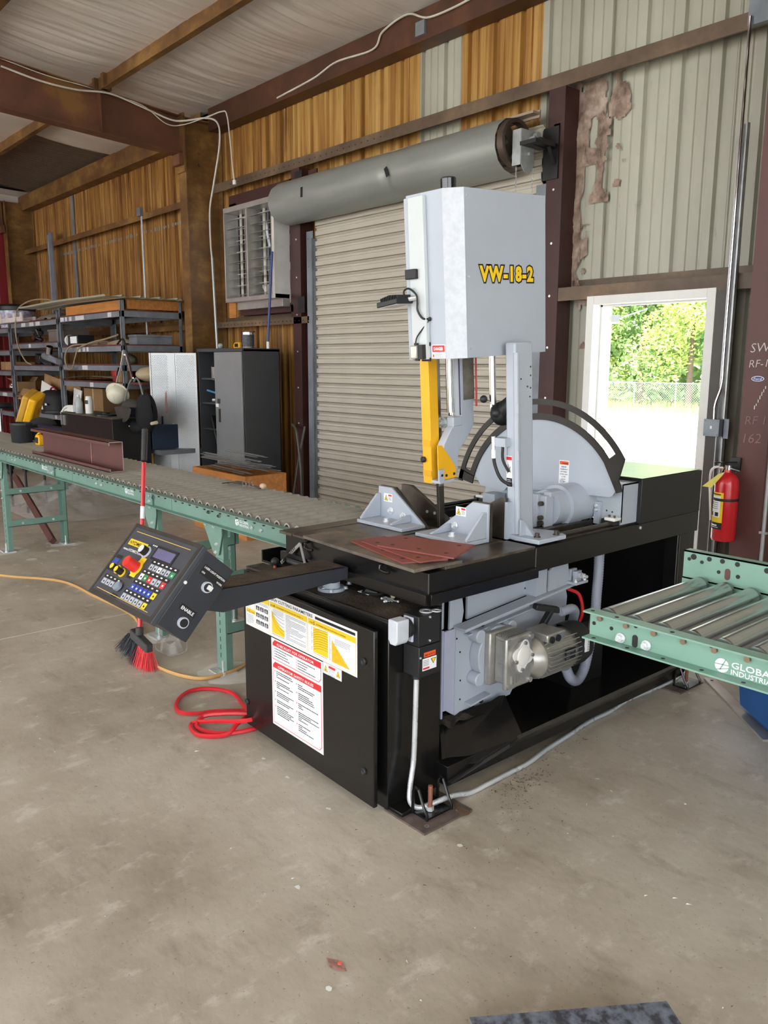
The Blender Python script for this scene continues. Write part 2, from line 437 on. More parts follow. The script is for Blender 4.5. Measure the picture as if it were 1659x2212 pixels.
def ibeam_col(x, m, ztop, yi=5.26, yo=5.79, fw=.19):
    c = MB(); t = .012
    c.box(x-fw/2, x+fw/2, yi, yi+t, 0, ztop)
    c.box(x-.005, x+.005, yi+t, yo-t, 0, ztop)
    c.box(x-fw/2, x+fw/2, yo-t, yo, 0, ztop)
    return c
c1 = ibeam_col(-10.0, RUSTBEAM, 4.66)
c1.box(-10.11, -9.89, 5.235, 5.26, 4.02, 4.72)              # rafter end plate
c1.box(-10.11, -9.89, 5.21, 5.8, 4.66, 4.675)
for z in (4.45, 4.30, 4.15):
    for q in (5.50,): c1.cyl((-9.994, q, z), (-9.97, q, z), .022, 6)
c1.build('steel_column', RUSTBEAM, parent=WB)
c2 = ibeam_col(-2.39, MAROON, 5.0); C2 = c2.build('steel_column', MAROON, parent=WB)
ibeam_col(-17.35, RUSTBEAM, 4.7).build('steel_column', RUSTBEAM, parent=WB)
# handwriting and oval sticker on the right column
hw = MB().use(mat('chalk', (206, 200, 196), .8))
yf = 5.257
def hwt(s_, x, z, sz): hw.text(s_, (x, yf, z), (1, 0, .05), (.12, 0, 1), sz, off=-.012)
hwt('SW-E', -2.455, 1.70, .085); hwt('RF-1', -2.455, 1.605, .07)
hw.use(mat('scratch_chalk', (150, 116, 108), .8)); hwt('162', -2.452, 1.12, .09); hwt('RF 1', -2.45, 1.24, .08)
hw.use(mat('chalk', (206, 200, 196), .8))
for i in range(7): hw.box(-2.40+i*.010, -2.394+i*.010, yf-.001, yf, 1.34+i*.022, 1.355+i*.022+R.uniform(0, .01))
hw.build('handwriting', None, parent=C2)
st = MB().use(WHITEP); st.prism([(-2.392+.041*math.cos(t*math.pi/14), 1.535+.017*math.sin(t*math.pi/14)) for t in range(28)], yf-.0012, yf, 'y')
st.use(mat('navy_oval', (34, 58, 128), .4)); st.prism([(-2.392+.037*math.cos(t*math.pi/14), 1.535+.0135*math.sin(t*math.pi/14)) for t in range(28)], yf-.002, yf-.0012, 'y')
st.use(WHITEP); st.text('Ford', (-2.418, yf-.0021, 1.527), (1, 0, 0), (.2, 0, 1), .022, fit=.05)
st.build('oval_sticker', None, parent=C2)

# eave strut
e = MB(); e.box(-9.9, 4.7, 5.60, 5.61, 4.56, 4.83); e.box(-9.9, 4.7, 5.61, 5.79, 4.56, 4.57)
CE = thing('ceiling', None, None, (0, 0, 4.9), kind='structure')
e.build('eave_strut', EAVE, parent=CE)
e = MB(); e.box(-17.5, -10.1, 5.60, 5.61, 4.56, 4.83); e.box(-17.5, -10.1, 5.61, 5.79, 4.56, 4.57); e.build('eave_strut', RUSTBEAM, parent=CE)
def zt(y): return 4.78+(4.27-y)*.09
# rafters
def rafter(x, m):
    ra = MB(); fw = .19
    prof = [(5.235, 4.228), (-1.6, 4.228+6.83*.047+.1), (-1.6, zt(-1.6)), (5.235, zt(5.235)-.01)]
    ra.prism(prof, x-.005, x+.005, 'x')
    ra.prism([(5.235, 4.228), (-1.6, 4.649), (-1.6, 4.661), (5.235, 4.240)], x-fw/2, x+fw/2, 'x')
    ra.prism([(5.235, zt(5.235)-.024), (-1.6, zt(-1.6)-.012), (-1.6, zt(-1.6)), (5.235, zt(5.235)-.012)], x-fw/2, x+fw/2, 'x')
    ra.box(x-.08, x+.08, 4.19, 4.20, 4.3, 4.76); 
    ra.box(x-.1, x+.1, 5.17, 5.235, 4.1, 4.228)
    return ra.build('rafter', m, parent=CE)
rafter(-10.0, RUSTBEAM2); rafter(-2.39, MAROON2); rafter(-17.35, RUSTBEAM2)
# purlins: Z sections
for yp in (4.27, 2.77, 1.27, -.23, -1.73, -3.23, -4.73, -6.23, -7.73):
    p = MB(); z0 = zt(yp)
    p.box(-17.5, 4.7, yp, yp+.006, z0, z0+.2); p.box(-17.5, 4.7, yp-.07, yp, z0, z0+.006); p.box(-17.5, 4.7, yp, yp+.07, z0+.194, z0+.2)
    if yp > 2: p.box(-10.2, -10.14, yp-.05, yp+.05, z0, z0+.23); p.box(-9.95, -9.88, yp-.05, yp+.05, z0, z0+.2)
    p.build('purlin', RUSTBEAM if yp > 2 else EAVE, parent=CE)
# sagging insulation facing between purlins, wrinkled along the slope
ys = [5.70, 4.27, 2.77, 1.27, -.23, -1.73, -3.23, -4.73, -6.23, -7.73, -9.0]
def insul(x0, x1, y0, y1, nx, ny):
    w = MB()
    def fn(a, b):
        x = x0+(x1-x0)*a; y = y0+(y1-y0)*b
        z = zt(y)+.196
        sag = math.sin(math.pi*b)
        wr = noise.noise(Vector((x*9, y*.8, 3)))*.020+noise.noise(Vector((x*26, y*1.1, 9)))*.011+noise.noise(Vector((x*1.3, y*.7, 5)))*.05
        return (x, y, z-.03*sag+wr*(.25+sag)-.012)
    w.grid(fn, nx, ny)
    w.build('insulation_blanket', INSUL, parent=CE, ang=60)
for k, (a, b) in enumerate(zip(ys, ys[1:])):
    if k < 3:
        insul(-10.06, 2.0, b, a, 620, 14)
        if k > 0: insul(-17.5, -10.05, b, a, 160, 8)
    else: insul(-17.5, 4.7, b, a, 120, 4)
insul(2.0, 4.7, ys[3], ys[0], 40, 6)
# eave bay of the far bay: bare ribbed roof showing, insulation remains beside the column
insul(-13.0, -10.05, ys[1], ys[0], 120, 8); insul(-17.5, -16.9, ys[1], ys[0], 20, 6)
br = MB()
for i in range(34):
    x = -16.9+i*.118
    br.quad((x, 4.27, zt(4.27)+.2), (x+.085, 4.27, zt(4.27)+.2), (x+.085, 5.7, zt(5.7)+.2), (x, 5.7, zt(5.7)+.2))
    br.quad((x+.085, 4.27, zt(4.27)+.2), (x+.092, 4.27, zt(4.27)+.235), (x+.092, 5.7, zt(5.7)+.235), (x+.085, 5.7, zt(5.7)+.2))
    br.quad((x+.092, 4.27, zt(4.27)+.235), (x+.118, 4.27, zt(4.27)+.2), (x+.118, 5.7, zt(5.7)+.2), (x+.092, 5.7, zt(5.7)+.235))
br.build('ribbed_roof_sheet', mat('bare_roof_underside', (120, 108, 98), .5, .4), parent=CE)
rf = MB(); rf.prism([(5.95, zt(5.95)+.25), (-9.05, zt(-9.05)+.25), (-9.05, zt(-9.05)+.28), (5.95, zt(5.95)+.28)], -17.7, 4.9, 'x')
rf.build('roof_sheet', DGALV, parent=CE)

# red end wall
WL = thing('wall_left', None, None, (-17.6, 0, 0), kind='structure')
y = -9.0
while y < 5.8:
    e_ = min(y+.915, 5.8); s_ = MB(); q = y
    vs = []; P = [0, .04, .055, .10, .115, .30, .34, .355, .40, .415, .60, .64, .655, .70, .715, .911]; D = [0, 0, -.03, -.03, 0]*3+[0]
    for zz in (0, 5.0+(5.8-y)*.0):
        for pp, dd in zip(P, D):
            if y+pp <= e_: vs.append((-17.55+dd*.8, y+pp, zz))
    n = len(vs)//2
    s_.add(vs, [(k, k+1, n+k+1, n+k) for k in range(n-1)])
    s_.build('sheet_panel', REDWALL, parent=WL, ang=20); y = e_
g_ = MB(); g_.box(-17.62, -17.6, -9, 5.8, 0, 6.2); g_.build('outer_skin', REDWALL, parent=WL)
wt = MB(); wt.quad((-17.5, -9, 4.55), (-17.5, 5.7, 4.55), (-17.5, 5.7, 4.9), (-17.5, -9, 6.1)); wt.build('gable_liner', INSUL, parent=WL)

# front wall (behind camera): unseen, open bays widened to let in more daylight, and open right gable
WF = thing('wall_front', None, None, (0, -9, 0), kind='structure')
for (a, b, z0, z1) in ((-17.6, -17.0, 0, 6.1), (-17.0, -13.8, 5.2, 6.1), (-13.8, -13.0, 0, 6.1), (-13.0, -8.6, 5.2, 6.1), (-8.6, -7.9, 0, 6.1), (-7.9, 4.8, 5.2, 6.1), (4.3, 4.8, 0, 4.9)):
    w = MB(); w.box(a, b, -9.03, -9.0, z0, z1); w.build('sheet_panel', WHITEWALL, parent=WF)
WR = thing('wall_right', None, None, (4.8, 0, 0), kind='structure')
for (a, b, z0, z1) in ((1.5, 5.8, 0, 5.1), (-6.5, 1.5, 4.5, 5.8), (-9, -6.5, 0, 6.0)):
    w = MB(); w.box(4.8, 4.83, a, b, z0, z1); w.build('sheet_panel', WHITEWALL, parent=WR)

# ------------------------------------------------------------------ roller shutter door
RD = thing('roller_door', 'beige slatted roller shutter under a dented grey hood', 'door', (-6.08, 5.6, 0))
NS = 29; P_ = .108
def slat_bm():
    s = MB(); pr = [(5.664, -.003), (5.642, .0005), (5.634, .004), (5.634, .052), (5.655, .060), (5.658, .080), (5.640, .092), (5.636, .100), (5.664, .104), (5.664, .108)]
    vs = []
    for x in (-7.66, -4.50): vs += [(x, y, z) for y, z in pr]
    n = len(pr); s.add(vs, [(k, n+k, n+k+1, k+1) for k in range(n-1)])
    return s
sl = slat_bm().build('slat', SHUT, parent=RD, ang=25)
for i in range(1, 33):
    c = sl.copy(); COL.objects.link(c); c.parent = RD; c.location = (0, 0, P_*i)
lp_ = MB(); lp_.box(-7.66, -4.5, 5.62, 5.655, -.02, .005); lp_.build('bottom_bar', GALV, parent=RD)
# dents: a darker groove line broken in places
for sx, x0, x1 in ((-1, -7.78, -7.66), (1, -4.52, -4.42)):
    g = MB(); g.box(x0, x1, 5.60, 5.605, 0, 3.08); g.box(x0 if sx < 0 else x1-.006, (x0+.006) if sx < 0 else x1, 5.605, 5.68, 0, 3.08)
    g.box((x1-.006) if sx < 0 else x0, x1 if sx < 0 else x0+.006, 5.58, 5.66, 0, 3.0)
    g.use(g.cur and ZINC or DGALV)
    for k in range(10): g.cyl((x0+.03, 5.60, .3+k*.3), (x0+.03, 5.594, .3+k*.3), .008, 8)
    g.build('guide_rail', DGALV, parent=RD)
# hood: rounded sheet, dented in the middle
HX0, HX1 = -7.98, -4.66
h = MB()
def hood(a, b):
    x = HX0+(HX1-HX0)*a
    prof = [(5.66, 3.62), (5.50, 3.62), (5.36, 3.59), (5.27, 3.52), (5.225, 3.43), (5.225, 3.34), (5.27, 3.25), (5.35, 3.19), (5.44, 3.165), (5.52, 3.16)]
    q = b*(len(prof)-1); i = min(int(q), len(prof)-2); t = q-i
    y = prof[i][0]*(1-t)+prof[i+1][0]*t; z = prof[i][1]*(1-t)+prof[i+1][1]*t
    d = math.exp(-((x+6.03)/.05)**2)*.03*(1 if b > .3 else .4)+math.exp(-((x+5.9)/.3)**2)*.012
    n = noise.noise(Vector((x*2.2, b*3, 4)))*.008
    return (x, y+d*.6+n, z+n+d*.5*(1 if b > .5 else -.3))
h.grid(hood, 120, 18)
h.add([(HX0, 5.66, 3.62), (HX0, 5.36, 3.59), (HX0, 5.225, 3.40), (HX0, 5.30, 3.22), (HX0, 5.52, 3.16), (HX0, 5.66, 3.2)], [(0, 1, 2, 3, 4, 5)])
h.build('hood', SHUTG, parent=RD, ang=30)
f_ = MB(); f_.box(HX0+.05, -4.5, 5.5, 5.59, 3.62, 3.64); f_.box(HX0+.05, -4.5, 5.585, 5.60, 3.60, 3.66); f_.build('hood_flashing', mat('tan_flashing', (166, 148, 130), .5), parent=RD)
t_ = MB(); t_.bar((-7.33, 5.222, 3.44), (-7.33, 5.218, 3.34), .035, .004, (0, 1, 0)); t_.bar((-6.0, 5.225, 3.41), (-5.96, 5.222, 3.33), .04, .004, (0, 1, 0)); t_.build('black_tape', BLACKM, parent=RD)
w = MB(); w.ring((-4.63, 5.40, 3.39), (-4.57, 5.40, 3.39), .185, .155, 32); w.cyl((-4.62, 5.40, 3.39), (-4.60, 5.40, 3.39), .06, 16)
for k in range(4):
    a = rad(45+90*k); w.bar((-4.61, 5.40+math.cos(a)*.03, 3.39+math.sin(a)*.03), (-4.61, 5.40+math.cos(a)*.165, 3.39+math.sin(a)*.165), .012, .09, (0, -math.sin(a), math.cos(a)))
w.build('chain_wheel', mat('dark_bronze_wheel', (92, 80, 72), .5, .6), parent=RD)
b = MB(); b.prism([(5.31, 3.46), (5.47, 3.46), (5.47, 3.20), (5.42, 3.13), (5.36, 3.14), (5.31, 3.2)], -4.46, -4.452, 'x'); b.box(-4.54, -4.455, 5.305, 5.312, 3.19, 3.46)
b.cyl((-4.45, 5.40, 3.28), (-4.43, 5.40, 3.28), .014, 6); b.cyl((-4.56, 5.40, 3.39), (-4.40, 5.42, 3.40), .016, 10); b.cyl((-4.44, 5.46, 3.42), (-4.40, 5.46, 3.42), .03, 12)
b.build('bearing_plate', GALV, parent=RD)
k = MB(); k.box(-4.46, -4.30, 5.3, 5.55, 3.33, 3.36)
k.prism([(5.33, 3.36), (5.63, 3.36), (5.63, 3.30), (5.33, 3.33)], -4.37, -4.36, 'x')
k.bar((-4.33, 5.36, 3.37), (-4.33, 5.62, 3.36), .05, .012); k.box(-4.36, -4.30, 5.60, 5.615, 3.10, 3.52); k.bar((-4.33, 5.50, 3.33), (-4.33, 5.61, 3.18), .03, .012)
k.box(-4.45, -4.30, 5.585, 5.598, 3.10, 3.50)
k.build('support_bracket', BLACKM, parent=RD)
for x, y in ((-4.52, 5.335), (-4.46, 5.47)):
    ch = MB()
    for i in range(78):
        z = 3.17-i*.03; a = (i % 2)*math.pi/2
        pts = [(x+math.cos(t)*.006*math.cos(a), y+math.cos(t)*.006*math.sin(a), z+math.sin(t)*.019) for t in [j*math.pi/4 for j in range(9)]]
        ch.tube(pts, .0018, 4, cap=False)
    ch.build('hand_chain', GALV, parent=RD, kind='stuff')

# posts beside the shutter
for nm, x0, x1, m, lb in (('door_post', -4.42, -4.26, MAROON2, None), ('door_post', -8.06, -7.9, MAROON2, None)):
    p = MB(); t = .012
    p.box(x0, x1, 5.60, 5.60+t, 0, 3.79); p.box(x0, x0+t, 5.612, 5.78, 0, 3.79); p.box(x1-t, x1, 5.612, 5.78, 0, 3.79)
    p.use(MAROON2)
    o = p.build(nm, m, parent=WB)
    sc_ = MB()
    for kk in range(8): sc_.cyl(((x0+x1)/2, 5.6, .5+kk*.42), ((x0+x1)/2, 5.594, .5+kk*.42), .01, 8)
    sc_.build('screw_row', ZINC, parent=o, kind='stuff')
p = MB(); p.box(-7.95, -7.82, 5.59, 5.6, 2.2, 2.38); p.box(-7.98, -7.84, 5.59, 5.6, 3.45, 3.75); p.build('angle_clip', BLACKM, parent=WB)
p = MB(); p.box(-8.0, -7.5, 5.61, 5.64, 3.42, 3.6); p.box(-7.7, -7.55, 5.58, 5.6, 3.42, 3.72); p.build('header_board', MAROON2, parent=WB)

# ------------------------------------------------------------------ wall fan with louvres
VF = thing('window_1', None, None, (-8.9, 5.5, 2.4), kind='structure')
fr = MB(); x0, x1, xm, yv = -9.26, -8.13, -8.73, 5.40; z0, z1 = 2.37, 3.50
for (a, b_, c, d) in ((x0, x1, z0, z0+.05), (x0, x1, z1-.06, z1)): fr.box(a, b_, yv, yv+.20, c, d)
for (a, b_) in ((x0, x0+.022), (xm-.018, xm+.018)): fr.box(a, b_, yv, yv+.20, z0+.05, z1-.06)
fr.box(x0-.03, x1+.03, yv+.20, yv+.206, z1, z1+.05); fr.box(x0+.12, x1, yv+.1, yv+.206, z0-.09, z0)
fr.build('window_frame', mat('dull_aluminium', (182, 178, 174), .3, .5), parent=VF, bev=.002)
sp = MB(); sp.box(x1-.006, x1, yv, yv+.21, z0, z1+.03); sp.box(x1-.05, x1, yv-.004, yv, z0, z1)
sp.build('side_panel', ALUSHINE, parent=VF)
for xa, xb in ((x0+.022, xm-.018), (xm+.018, x1-.05)):
    for i in range(10):
        z = z0+.09+i*.1
        l_ = MB(); l_.bar(((xa+xb)/2, yv+.035, z-.008), ((xa+xb)/2, yv+.125, z+.010), xb-xa, .003)
        l_.build('louvre_blade', mat('louvre_aluminium', (170, 170, 168), .3, .5), parent=VF)
    v = MB(); v.box(xa+.10, xa+.15, yv+.16, yv+.17, z0+.05, z1-.06)
    for i in range(8): v.box(xa, xb, yv+.165, yv+.17, z0+.08+i*.135, z0+.086+i*.135)
    for i in range(5): v.box(xa+.2+i*.06, xa+.206+i*.06, yv+.165, yv+.17, z0+.05, z1-.06)
    v.build('guard_grille', mat('pale_grille', (206, 204, 194), .4, .4), parent=VF)
fn = MB(); fn.ring((-8.70, 5.70, 2.94), (-8.70, 5.80, 2.94), .53, .50, 32)
for k in range(4):
    a = rad(20+k*90)
    fn.bar((-8.70+math.cos(a)*.06, 5.73, 2.94+math.sin(a)*.06), (-8.70+math.cos(a)*.47, 5.76, 2.94+math.sin(a)*.47), .20, .006, (math.sin(a)*.5, 1, -math.cos(a)*.5))
fn.cyl((-8.70, 5.64, 2.94), (-8.70, 5.78, 2.94), .08, 16)
fn.build('fan_rotor', DGALV, parent=VF)
bk = MB(); bk.box(-9.3, -8.1, 5.92, 5.93, 2.3, 2.62); bk.box(-8.62, -8.30, 5.92, 5.93, 2.62, 2.85); bk.build('outer_shutter', WHITE, parent=VF)
bk = MB(); bk.box(-9.3, -8.1, 5.94, 5.95, 2.62, 3.66); bk.build('outer_hood', BLACKM, parent=VF)
fr2 = MB()
for (a, b_, c, d) in ((-9.46, -9.30, 2.38, 3.6), (-8.12, -8.05, 2.15, 3.7), (-9.46, -8.05, 3.56, 3.70), (-9.25, -8.05, 2.22, 2.30)):
    fr2.box(a, b_, 5.61, 5.78, c, d)
fr2.build('timber_frame', MAROON2, parent=VF)
bd = MB(); bd.box(-9.50, -9.33, 5.59, 5.6, 2.20, 2.40); bd.build('packing_block', WOODP, parent=VF)

# ------------------------------------------------------------------ personnel door
DR = thing('door_1', None, None, (-3.43, 5.7, 0), kind='structure')
j = MB(); ox0, ox1, oz = -3.965, -2.89, 2.155
ix0, ix1, iz = -3.90, -2.955, 2.09
j.box(ox0, ix0, 5.595, 5.81, 0, oz); j.box(ix1, ox1, 5.595, 5.81, 0, oz); j.box(ix0, ix1, 5.595, 5.81, iz, oz)
j.build('door_frame', WHITE, parent=DR, bev=.002)
s_ = MB(); s_.box(ix0, ix0+.015, 5.70, 5.73, 0, iz); s_.box(ix1-.015, ix1, 5.70, 5.73, 0, iz); s_.box(ix0, ix1, 5.70, 5.73, iz-.015, iz); s_.box(ix0, ix1, 5.6, 5.95, -.01, .012)
s_.build('door_stop', WHITE, parent=DR)
lf = MB(); a_ = rad(124); dv = Vector((math.cos(a_), math.sin(a_), 0)); nn = Vector((math.sin(a_), -math.cos(a_), 0)); hp = Vector((-3.905, 5.83, 0))
lf.obox(hp+dv*.46+Vector((0, 0, 1.05)), dv*.46, nn*.022, (0, 0, 1.03))
lf.build('door_leaf', WHITE, parent=DR)
cl = MB(); q = hp+dv*.12+nn*.05+Vector((0, 0, 1.99)); cl.obox(q, dv*.13, nn*.03, (0, 0, .03)); cl.bar(q, Vector((-3.55, 5.80, 2.05)), .02, .006)
cl.build('door_closer', GALV, parent=DR)
ed = MB(); ed.obox(hp+dv*.925+Vector((0, 0, 1.05)), dv*.004, nn*.02, (0, 0, 1.0)); ed.build('edge_strip', mat('brown_weatherstrip', (120, 84, 80), .7), parent=DR)
# dark jamb channel and strut right of the door
dj = MB(); dj.box(-2.888, -2.80, 5.60, 5.606, 0, 2.135); dj.box(-2.888, -2.882, 5.606, 5.79, 0, 2.135)
dj.build('door_jamb_channel', mat('dark_bronze_channel', (66, 60, 54), .45), parent=WB)

# strut channel with conduit and square box
CO = thing('conduit_strut', 'tall galvanised conduit run with square box right of the doorway', 'conduit', (-2.75, 5.57, 0))
c = MB(); c.box(-2.79, -2.782, 5.55, 5.59, 0, 3.2); c.box(-2.745, -2.737, 5.55, 5.59, 0, 3.2); c.box(-2.79, -2.737, 5.585, 5.59, 0, 3.2); c.build('strut_channel', STEEL, parent=CO)
c = MB(); c.tube(catmull([(-2.765, 5.535, 3.84), (-2.765, 5.535, 3.0), (-2.765, 5.535, 1.75), (-2.765, 5.535, 1.5), (-2.80, 5.53, 1.35), (-2.80, 5.53, 1.24)], 6), .011, 10)
c.build('conduit', CHROME, parent=CO)
c = MB(); c.box(-2.86, -2.745, 5.50, 5.55, 1.125, 1.245); c.box(-2.745, -2.70, 5.55, 5.556, 1.11, 1.25)
for sx in (-1, 1):
    for sz in (-1, 1): c.cyl((-2.8025+sx*.045, 5.5, 1.185+sz*.047), (-2.8025+sx*.045, 5.496, 1.185+sz*.047), .006, 8)
c.build('junction_box', DGALV, parent=CO, bev=.006)
c = MB(); c.box(-2.81, -2.795, 5.497, 5.5, 1.178, 1.198); c.build('box_label', WHITEP, parent=CO)
c = MB(); c.box(-2.79, -2.55, 5.55, 5.6, 3.79, 4.05); c.build('mounting_plate', DGALV, parent=CO)
cn = thing('conduit', 'thin steel conduit rising right of the red fire extinguisher', 'conduit', (-2.24, 5.2, 0))
c = MB(); c.cyl((-2.245, 5.2, .0), (-2.245, 5.2, 1.9), .012, 12); c.build('pipe', GALV, parent=cn)
c = MB(); c.box(-2.27, -2.22, 5.19, 5.21, .55, .565); c.build('pipe_clamp', GALV, parent=cn)
sg = MB().use(WHITEP); sg.box(-2.36, -2.2, 5.235, 5.24, 2.50, 2.86)
sg.use(RINK); sg.box(-2.352, -2.2, 5.233, 5.235, 2.51, 2.62)
sg = sg.build('warning_sign', None); tag(sg, 'edge of red and white sign on the maroon column', 'sign')

# fire extinguisher
FE = thing('fire_extinguisher', 'red fire extinguisher hanging on the maroon column', 'extinguisher', (-2.49, 5.17, .47))
cx_, cy_ = -2.492, 5.165
b = MB(); b.lathe((cx_, cy_, .475), [(0, 0), (.07, 0), (.076, .012), (.076, .38), (.070, .41), (.050, .44), (.022, .455), (.02, .47), (0, .47)], 28); b.build('cylinder', REDE, parent=FE)
b = MB(); b.lathe((cx_, cy_, .475), [(.0775, .268), (.0785, .27), (.0785, .284), (.0775, .286)], 28); b.build('strap', BLACKP, parent=FE)
def onc(u, z, r=.0772):     # wrap around cylinder; u metres around from label centre
    t = rad(238)+u/r; return (cx_+math.cos(t)*r, cy_+math.sin(t)*r, z)
lb = MB()
def patch(m, u0, u1, z0, z1, r):
    lb.use(m)
    lb.grid(lambda a, b: onc(u0+(u1-u0)*a, z0+(z1-z0)*b, r), 8, 1)
patch(YINK, -.062, .062, .60, .80, .0766); patch(WHITEP, -.045, .045, .635, .775, .0769); patch(INK, -.062, .062, .555, .60, .0768)
patch(INK, -.038, -.012, .642, .668, .0772); patch(INK, .008, .036, .642, .668, .0772); patch(RINK, -.04, -.02, .72, .735, .0772)
for q in range(4): patch(INKG, -.035, .03, .69+q*.013, .694+q*.013, .0772)
patch(WHITEP, -.04, .03, .576, .586, .0772); patch(WHITEP, -.04, .04, .566, .570, .0772)
patch(INK, -.05, .045, .783, .79, .0770)
lb.build('label', None, parent=FE)
b = MB(); b.cyl((cx_, cy_, .94), (cx_, cy_, .975), .02, 12); b.bar((cx_-.09, cy_-.01, .985), (cx_+.05, cy_+.02, 1.0), .025, .008); b.bar((cx_-.02, cy_, .965), (cx_+.08, cy_, .945), .022, .006); b.cyl((cx_-.03, cy_-.01, .955), (cx_-.05, cy_-.02, .955), .016, 12)
b.build('valve', CHROME, parent=FE)
b = MB(); b.tube(catmull([(cx_-.04, cy_, .96), (cx_-.09, cy_-.02, .95), (cx_-.11, cy_-.02, .88), (cx_-.085, cy_-.02, .6)], 6), .008, 8); b.build('nozzle_hose', mat('white_hose', (220, 220, 216), .4), parent=FE)
b = MB(); b.add([(cx_-.02, cy_-.085, .925), (cx_+.015, cy_-.082, .93), (cx_-.055, cy_-.1, .83), (cx_-.12, cy_-.1, .832)], [(0, 1, 2, 3)]); b.tube([(cx_-.02, cy_-.02, .96), (cx_-.01, cy_-.085, .925)], .0015, 5); b.build('inspection_tag', PAPERY, parent=FE)
b = MB(); b.box(cx_-.03, cx_+.04, 5.24, 5.26, .93, 1.02); b.build('wall_hook', BLACKM, parent=FE)

# torn insulation scraps on the pale wall
def scrap(x0, x1, z0, z1, seed, nx=26, nz=60, cut=.0):
    r = MB(); vs = {}; V = []; Fc = []
    for j in range(nz+1):
        for i in range(nx+1):
            x = x0+(x1-x0)*i/nx; z = z0+(z1-z0)*j/nz
            e = min(i, nx-i)/nx*2; q = noise.noise(Vector((x*5, z*4, seed)))+.5*noise.noise(Vector((x*14, z*12, seed+3)))
            if q+e*.55 > cut:
                vs[(i, j)] = len(V); V.append((x+.01*q, YW-.012-.03*abs(noise.noise(Vector((x*9, z*6, seed+7))))-.012*noise.noise(Vector((x*34, z*22, seed))), z))
    for j in range(nz):
        for i in range(nx):
            ks = [(i, j), (i+1, j), (i+1, j+1), (i, j+1)]
            if all(k_ in vs for k_ in ks): Fc.append([vs[k_] for k_ in ks])
    r.add(V, Fc); return r
TORN = ramp_mat('torn_insulation', [((1, 1, 1), 6, [(.35, (104, 84, 74), 1), (.5, (150, 128, 114), 1), (.7, (190, 172, 158), 1)], 8)], rough=.8)
sc = thing('insulation_scrap', 'torn pinkish insulation scraps clinging to the pale wall above the doorway', 'insulation', (-4.1, YW-.02, 2.2))
for (a, b_, c, d, s_, ct) in ((-4.33, -4.18, 2.25, 3.6, 1, .02), (-4.34, -4.12, 2.2, 2.75, 5, -.02), (-4.32, -4.0, 3.2, 3.84, 8, .16), (-4.12, -3.95, 2.9, 3.80, 12, .2), (-3.98, -3.78, 3.0, 3.84, 15, .36), (-4.22, -4.02, 1.75, 2.15, 21, .25)):
    scrap(a, b_, c, d, s_, cut=ct).build('torn_strip', TORN, parent=sc, ang=80)

# left-bay wall conduits
o = thing('conduit', 'thin grey conduit dropping from a small box on the stained wall behind the shelves', 'conduit', (-12, 5.6, 2.2))
c = MB(); c.cyl((-11.98, 5.6, 2.0), (-11.98, 5.6, 3.79), .016, 8); c.build('pipe', GALV, parent=o)
c = MB(); c.box(-12.04, -11.92, 5.55, 5.6, 3.78, 3.9); c.build('junction_box', DGALV, parent=o)
o = thing('conduit', 'pair of grey pipes on the stained wall beside the red end wall', 'conduit', (-15.8, 5.6, 2.2))
c = MB(); c.cyl((-15.95, 5.6, 2.2), (-15.95, 5.6, 3.95), .03, 8); c.box(-15.9, -15.72, 5.58, 5.6, 2.2, 3.98); c.build('pipe', DGALV, parent=o)
c = MB(); c.box(-15.22, -15.12, 5.77, 5.79, 2.2, 4.55); c.build('cover_strip', DGALV, parent=o)

# cables along rafter and down the column
def cable(name, pts, r, m, label, cat='cable', n=8, group=None):
    t = MB(); t.tube(catmull(pts, n), r, 6); o = t.build(name, m); tag(o, label, cat, group); return o
WC = mat('white_cable', (206, 202, 192), .45)
yy = 5.18
cable('cable', [(-9.93, 3.1, 4.79), (-9.90, 3.5, 4.72), (-9.90, 3.9, 4.71), (-9.90, 4.3, 4.75), (-9.90, 4.7, 4.68), (-9.88, 5.05, 4.60), (-9.75, yy, 4.58), (-9.4, 5.3, 4.56), (-9.14, 5.3, 4.44), (-9.12, 5.3, 4.2), (-9.28, 5.3, 3.8), (-9.40, 5.3, 3.5), (-9.41, 5.3, 3.1), (-9.385, 5.3, 2.9)], .011, WC, 'white cable sagging along the rafter and down beside the rusty column')
cable('cable', [(-9.93, 3.1, 4.87), (-9.93, 3.6, 4.80), (-9.93, 4.2, 4.77), (-9.9, 4.7, 4.70), (-9.88, 5.0, 4.54), (-9.8, 5.2, 4.55), (-9.3, 5.3, 4.57)], .006, WC, 'thin white wire looping below the rafter top near the column')
cable('cable', [(-9.4, 5.3, 4.57), (-9.05, 5.3, 4.56), (-8.93, 5.3, 4.50), (-8.87, 5.3, 4.2), (-8.84, 5.3, 3.95), (-8.80, 5.3, 3.73)], .008, WC, 'white cable hanging straight down with a loose white end above the louvred fan')
pp = MB(); pp.cyl((-8.80, 5.3, 3.75), (-8.80, 5.3, 3.70), .022, 8); pp = pp.build('plug', WHITE); tag(pp, 'small white plug on the end of the hanging cable', 'plug')
o = MB(); o.cyl((-9.385, 5.3, 2.93), (-9.33, 5.3, 1.78), .016, 10); tag(o.build('conduit', GALV), 'grey conduit standing on the dark cabinet beside the rusty column', 'conduit')
cable('cable', [(-8.3, 5.59, 4.60), (-7.6, 5.59, 4.64), (-7.2, 5.59, 4.70), (-6.6, 5.58, 4.66), (-6.45, 5.58, 4.78), (-6.1, 5.58, 4.83), (-5.8, 5.58, 4.72), (-5.3, 5.58, 4.72), (-5.0, 5.58, 4.78), (-4.6, 5.58, 4.8)], .010, WC, 'white cable looped along the brown eave beam above the roller shutter')
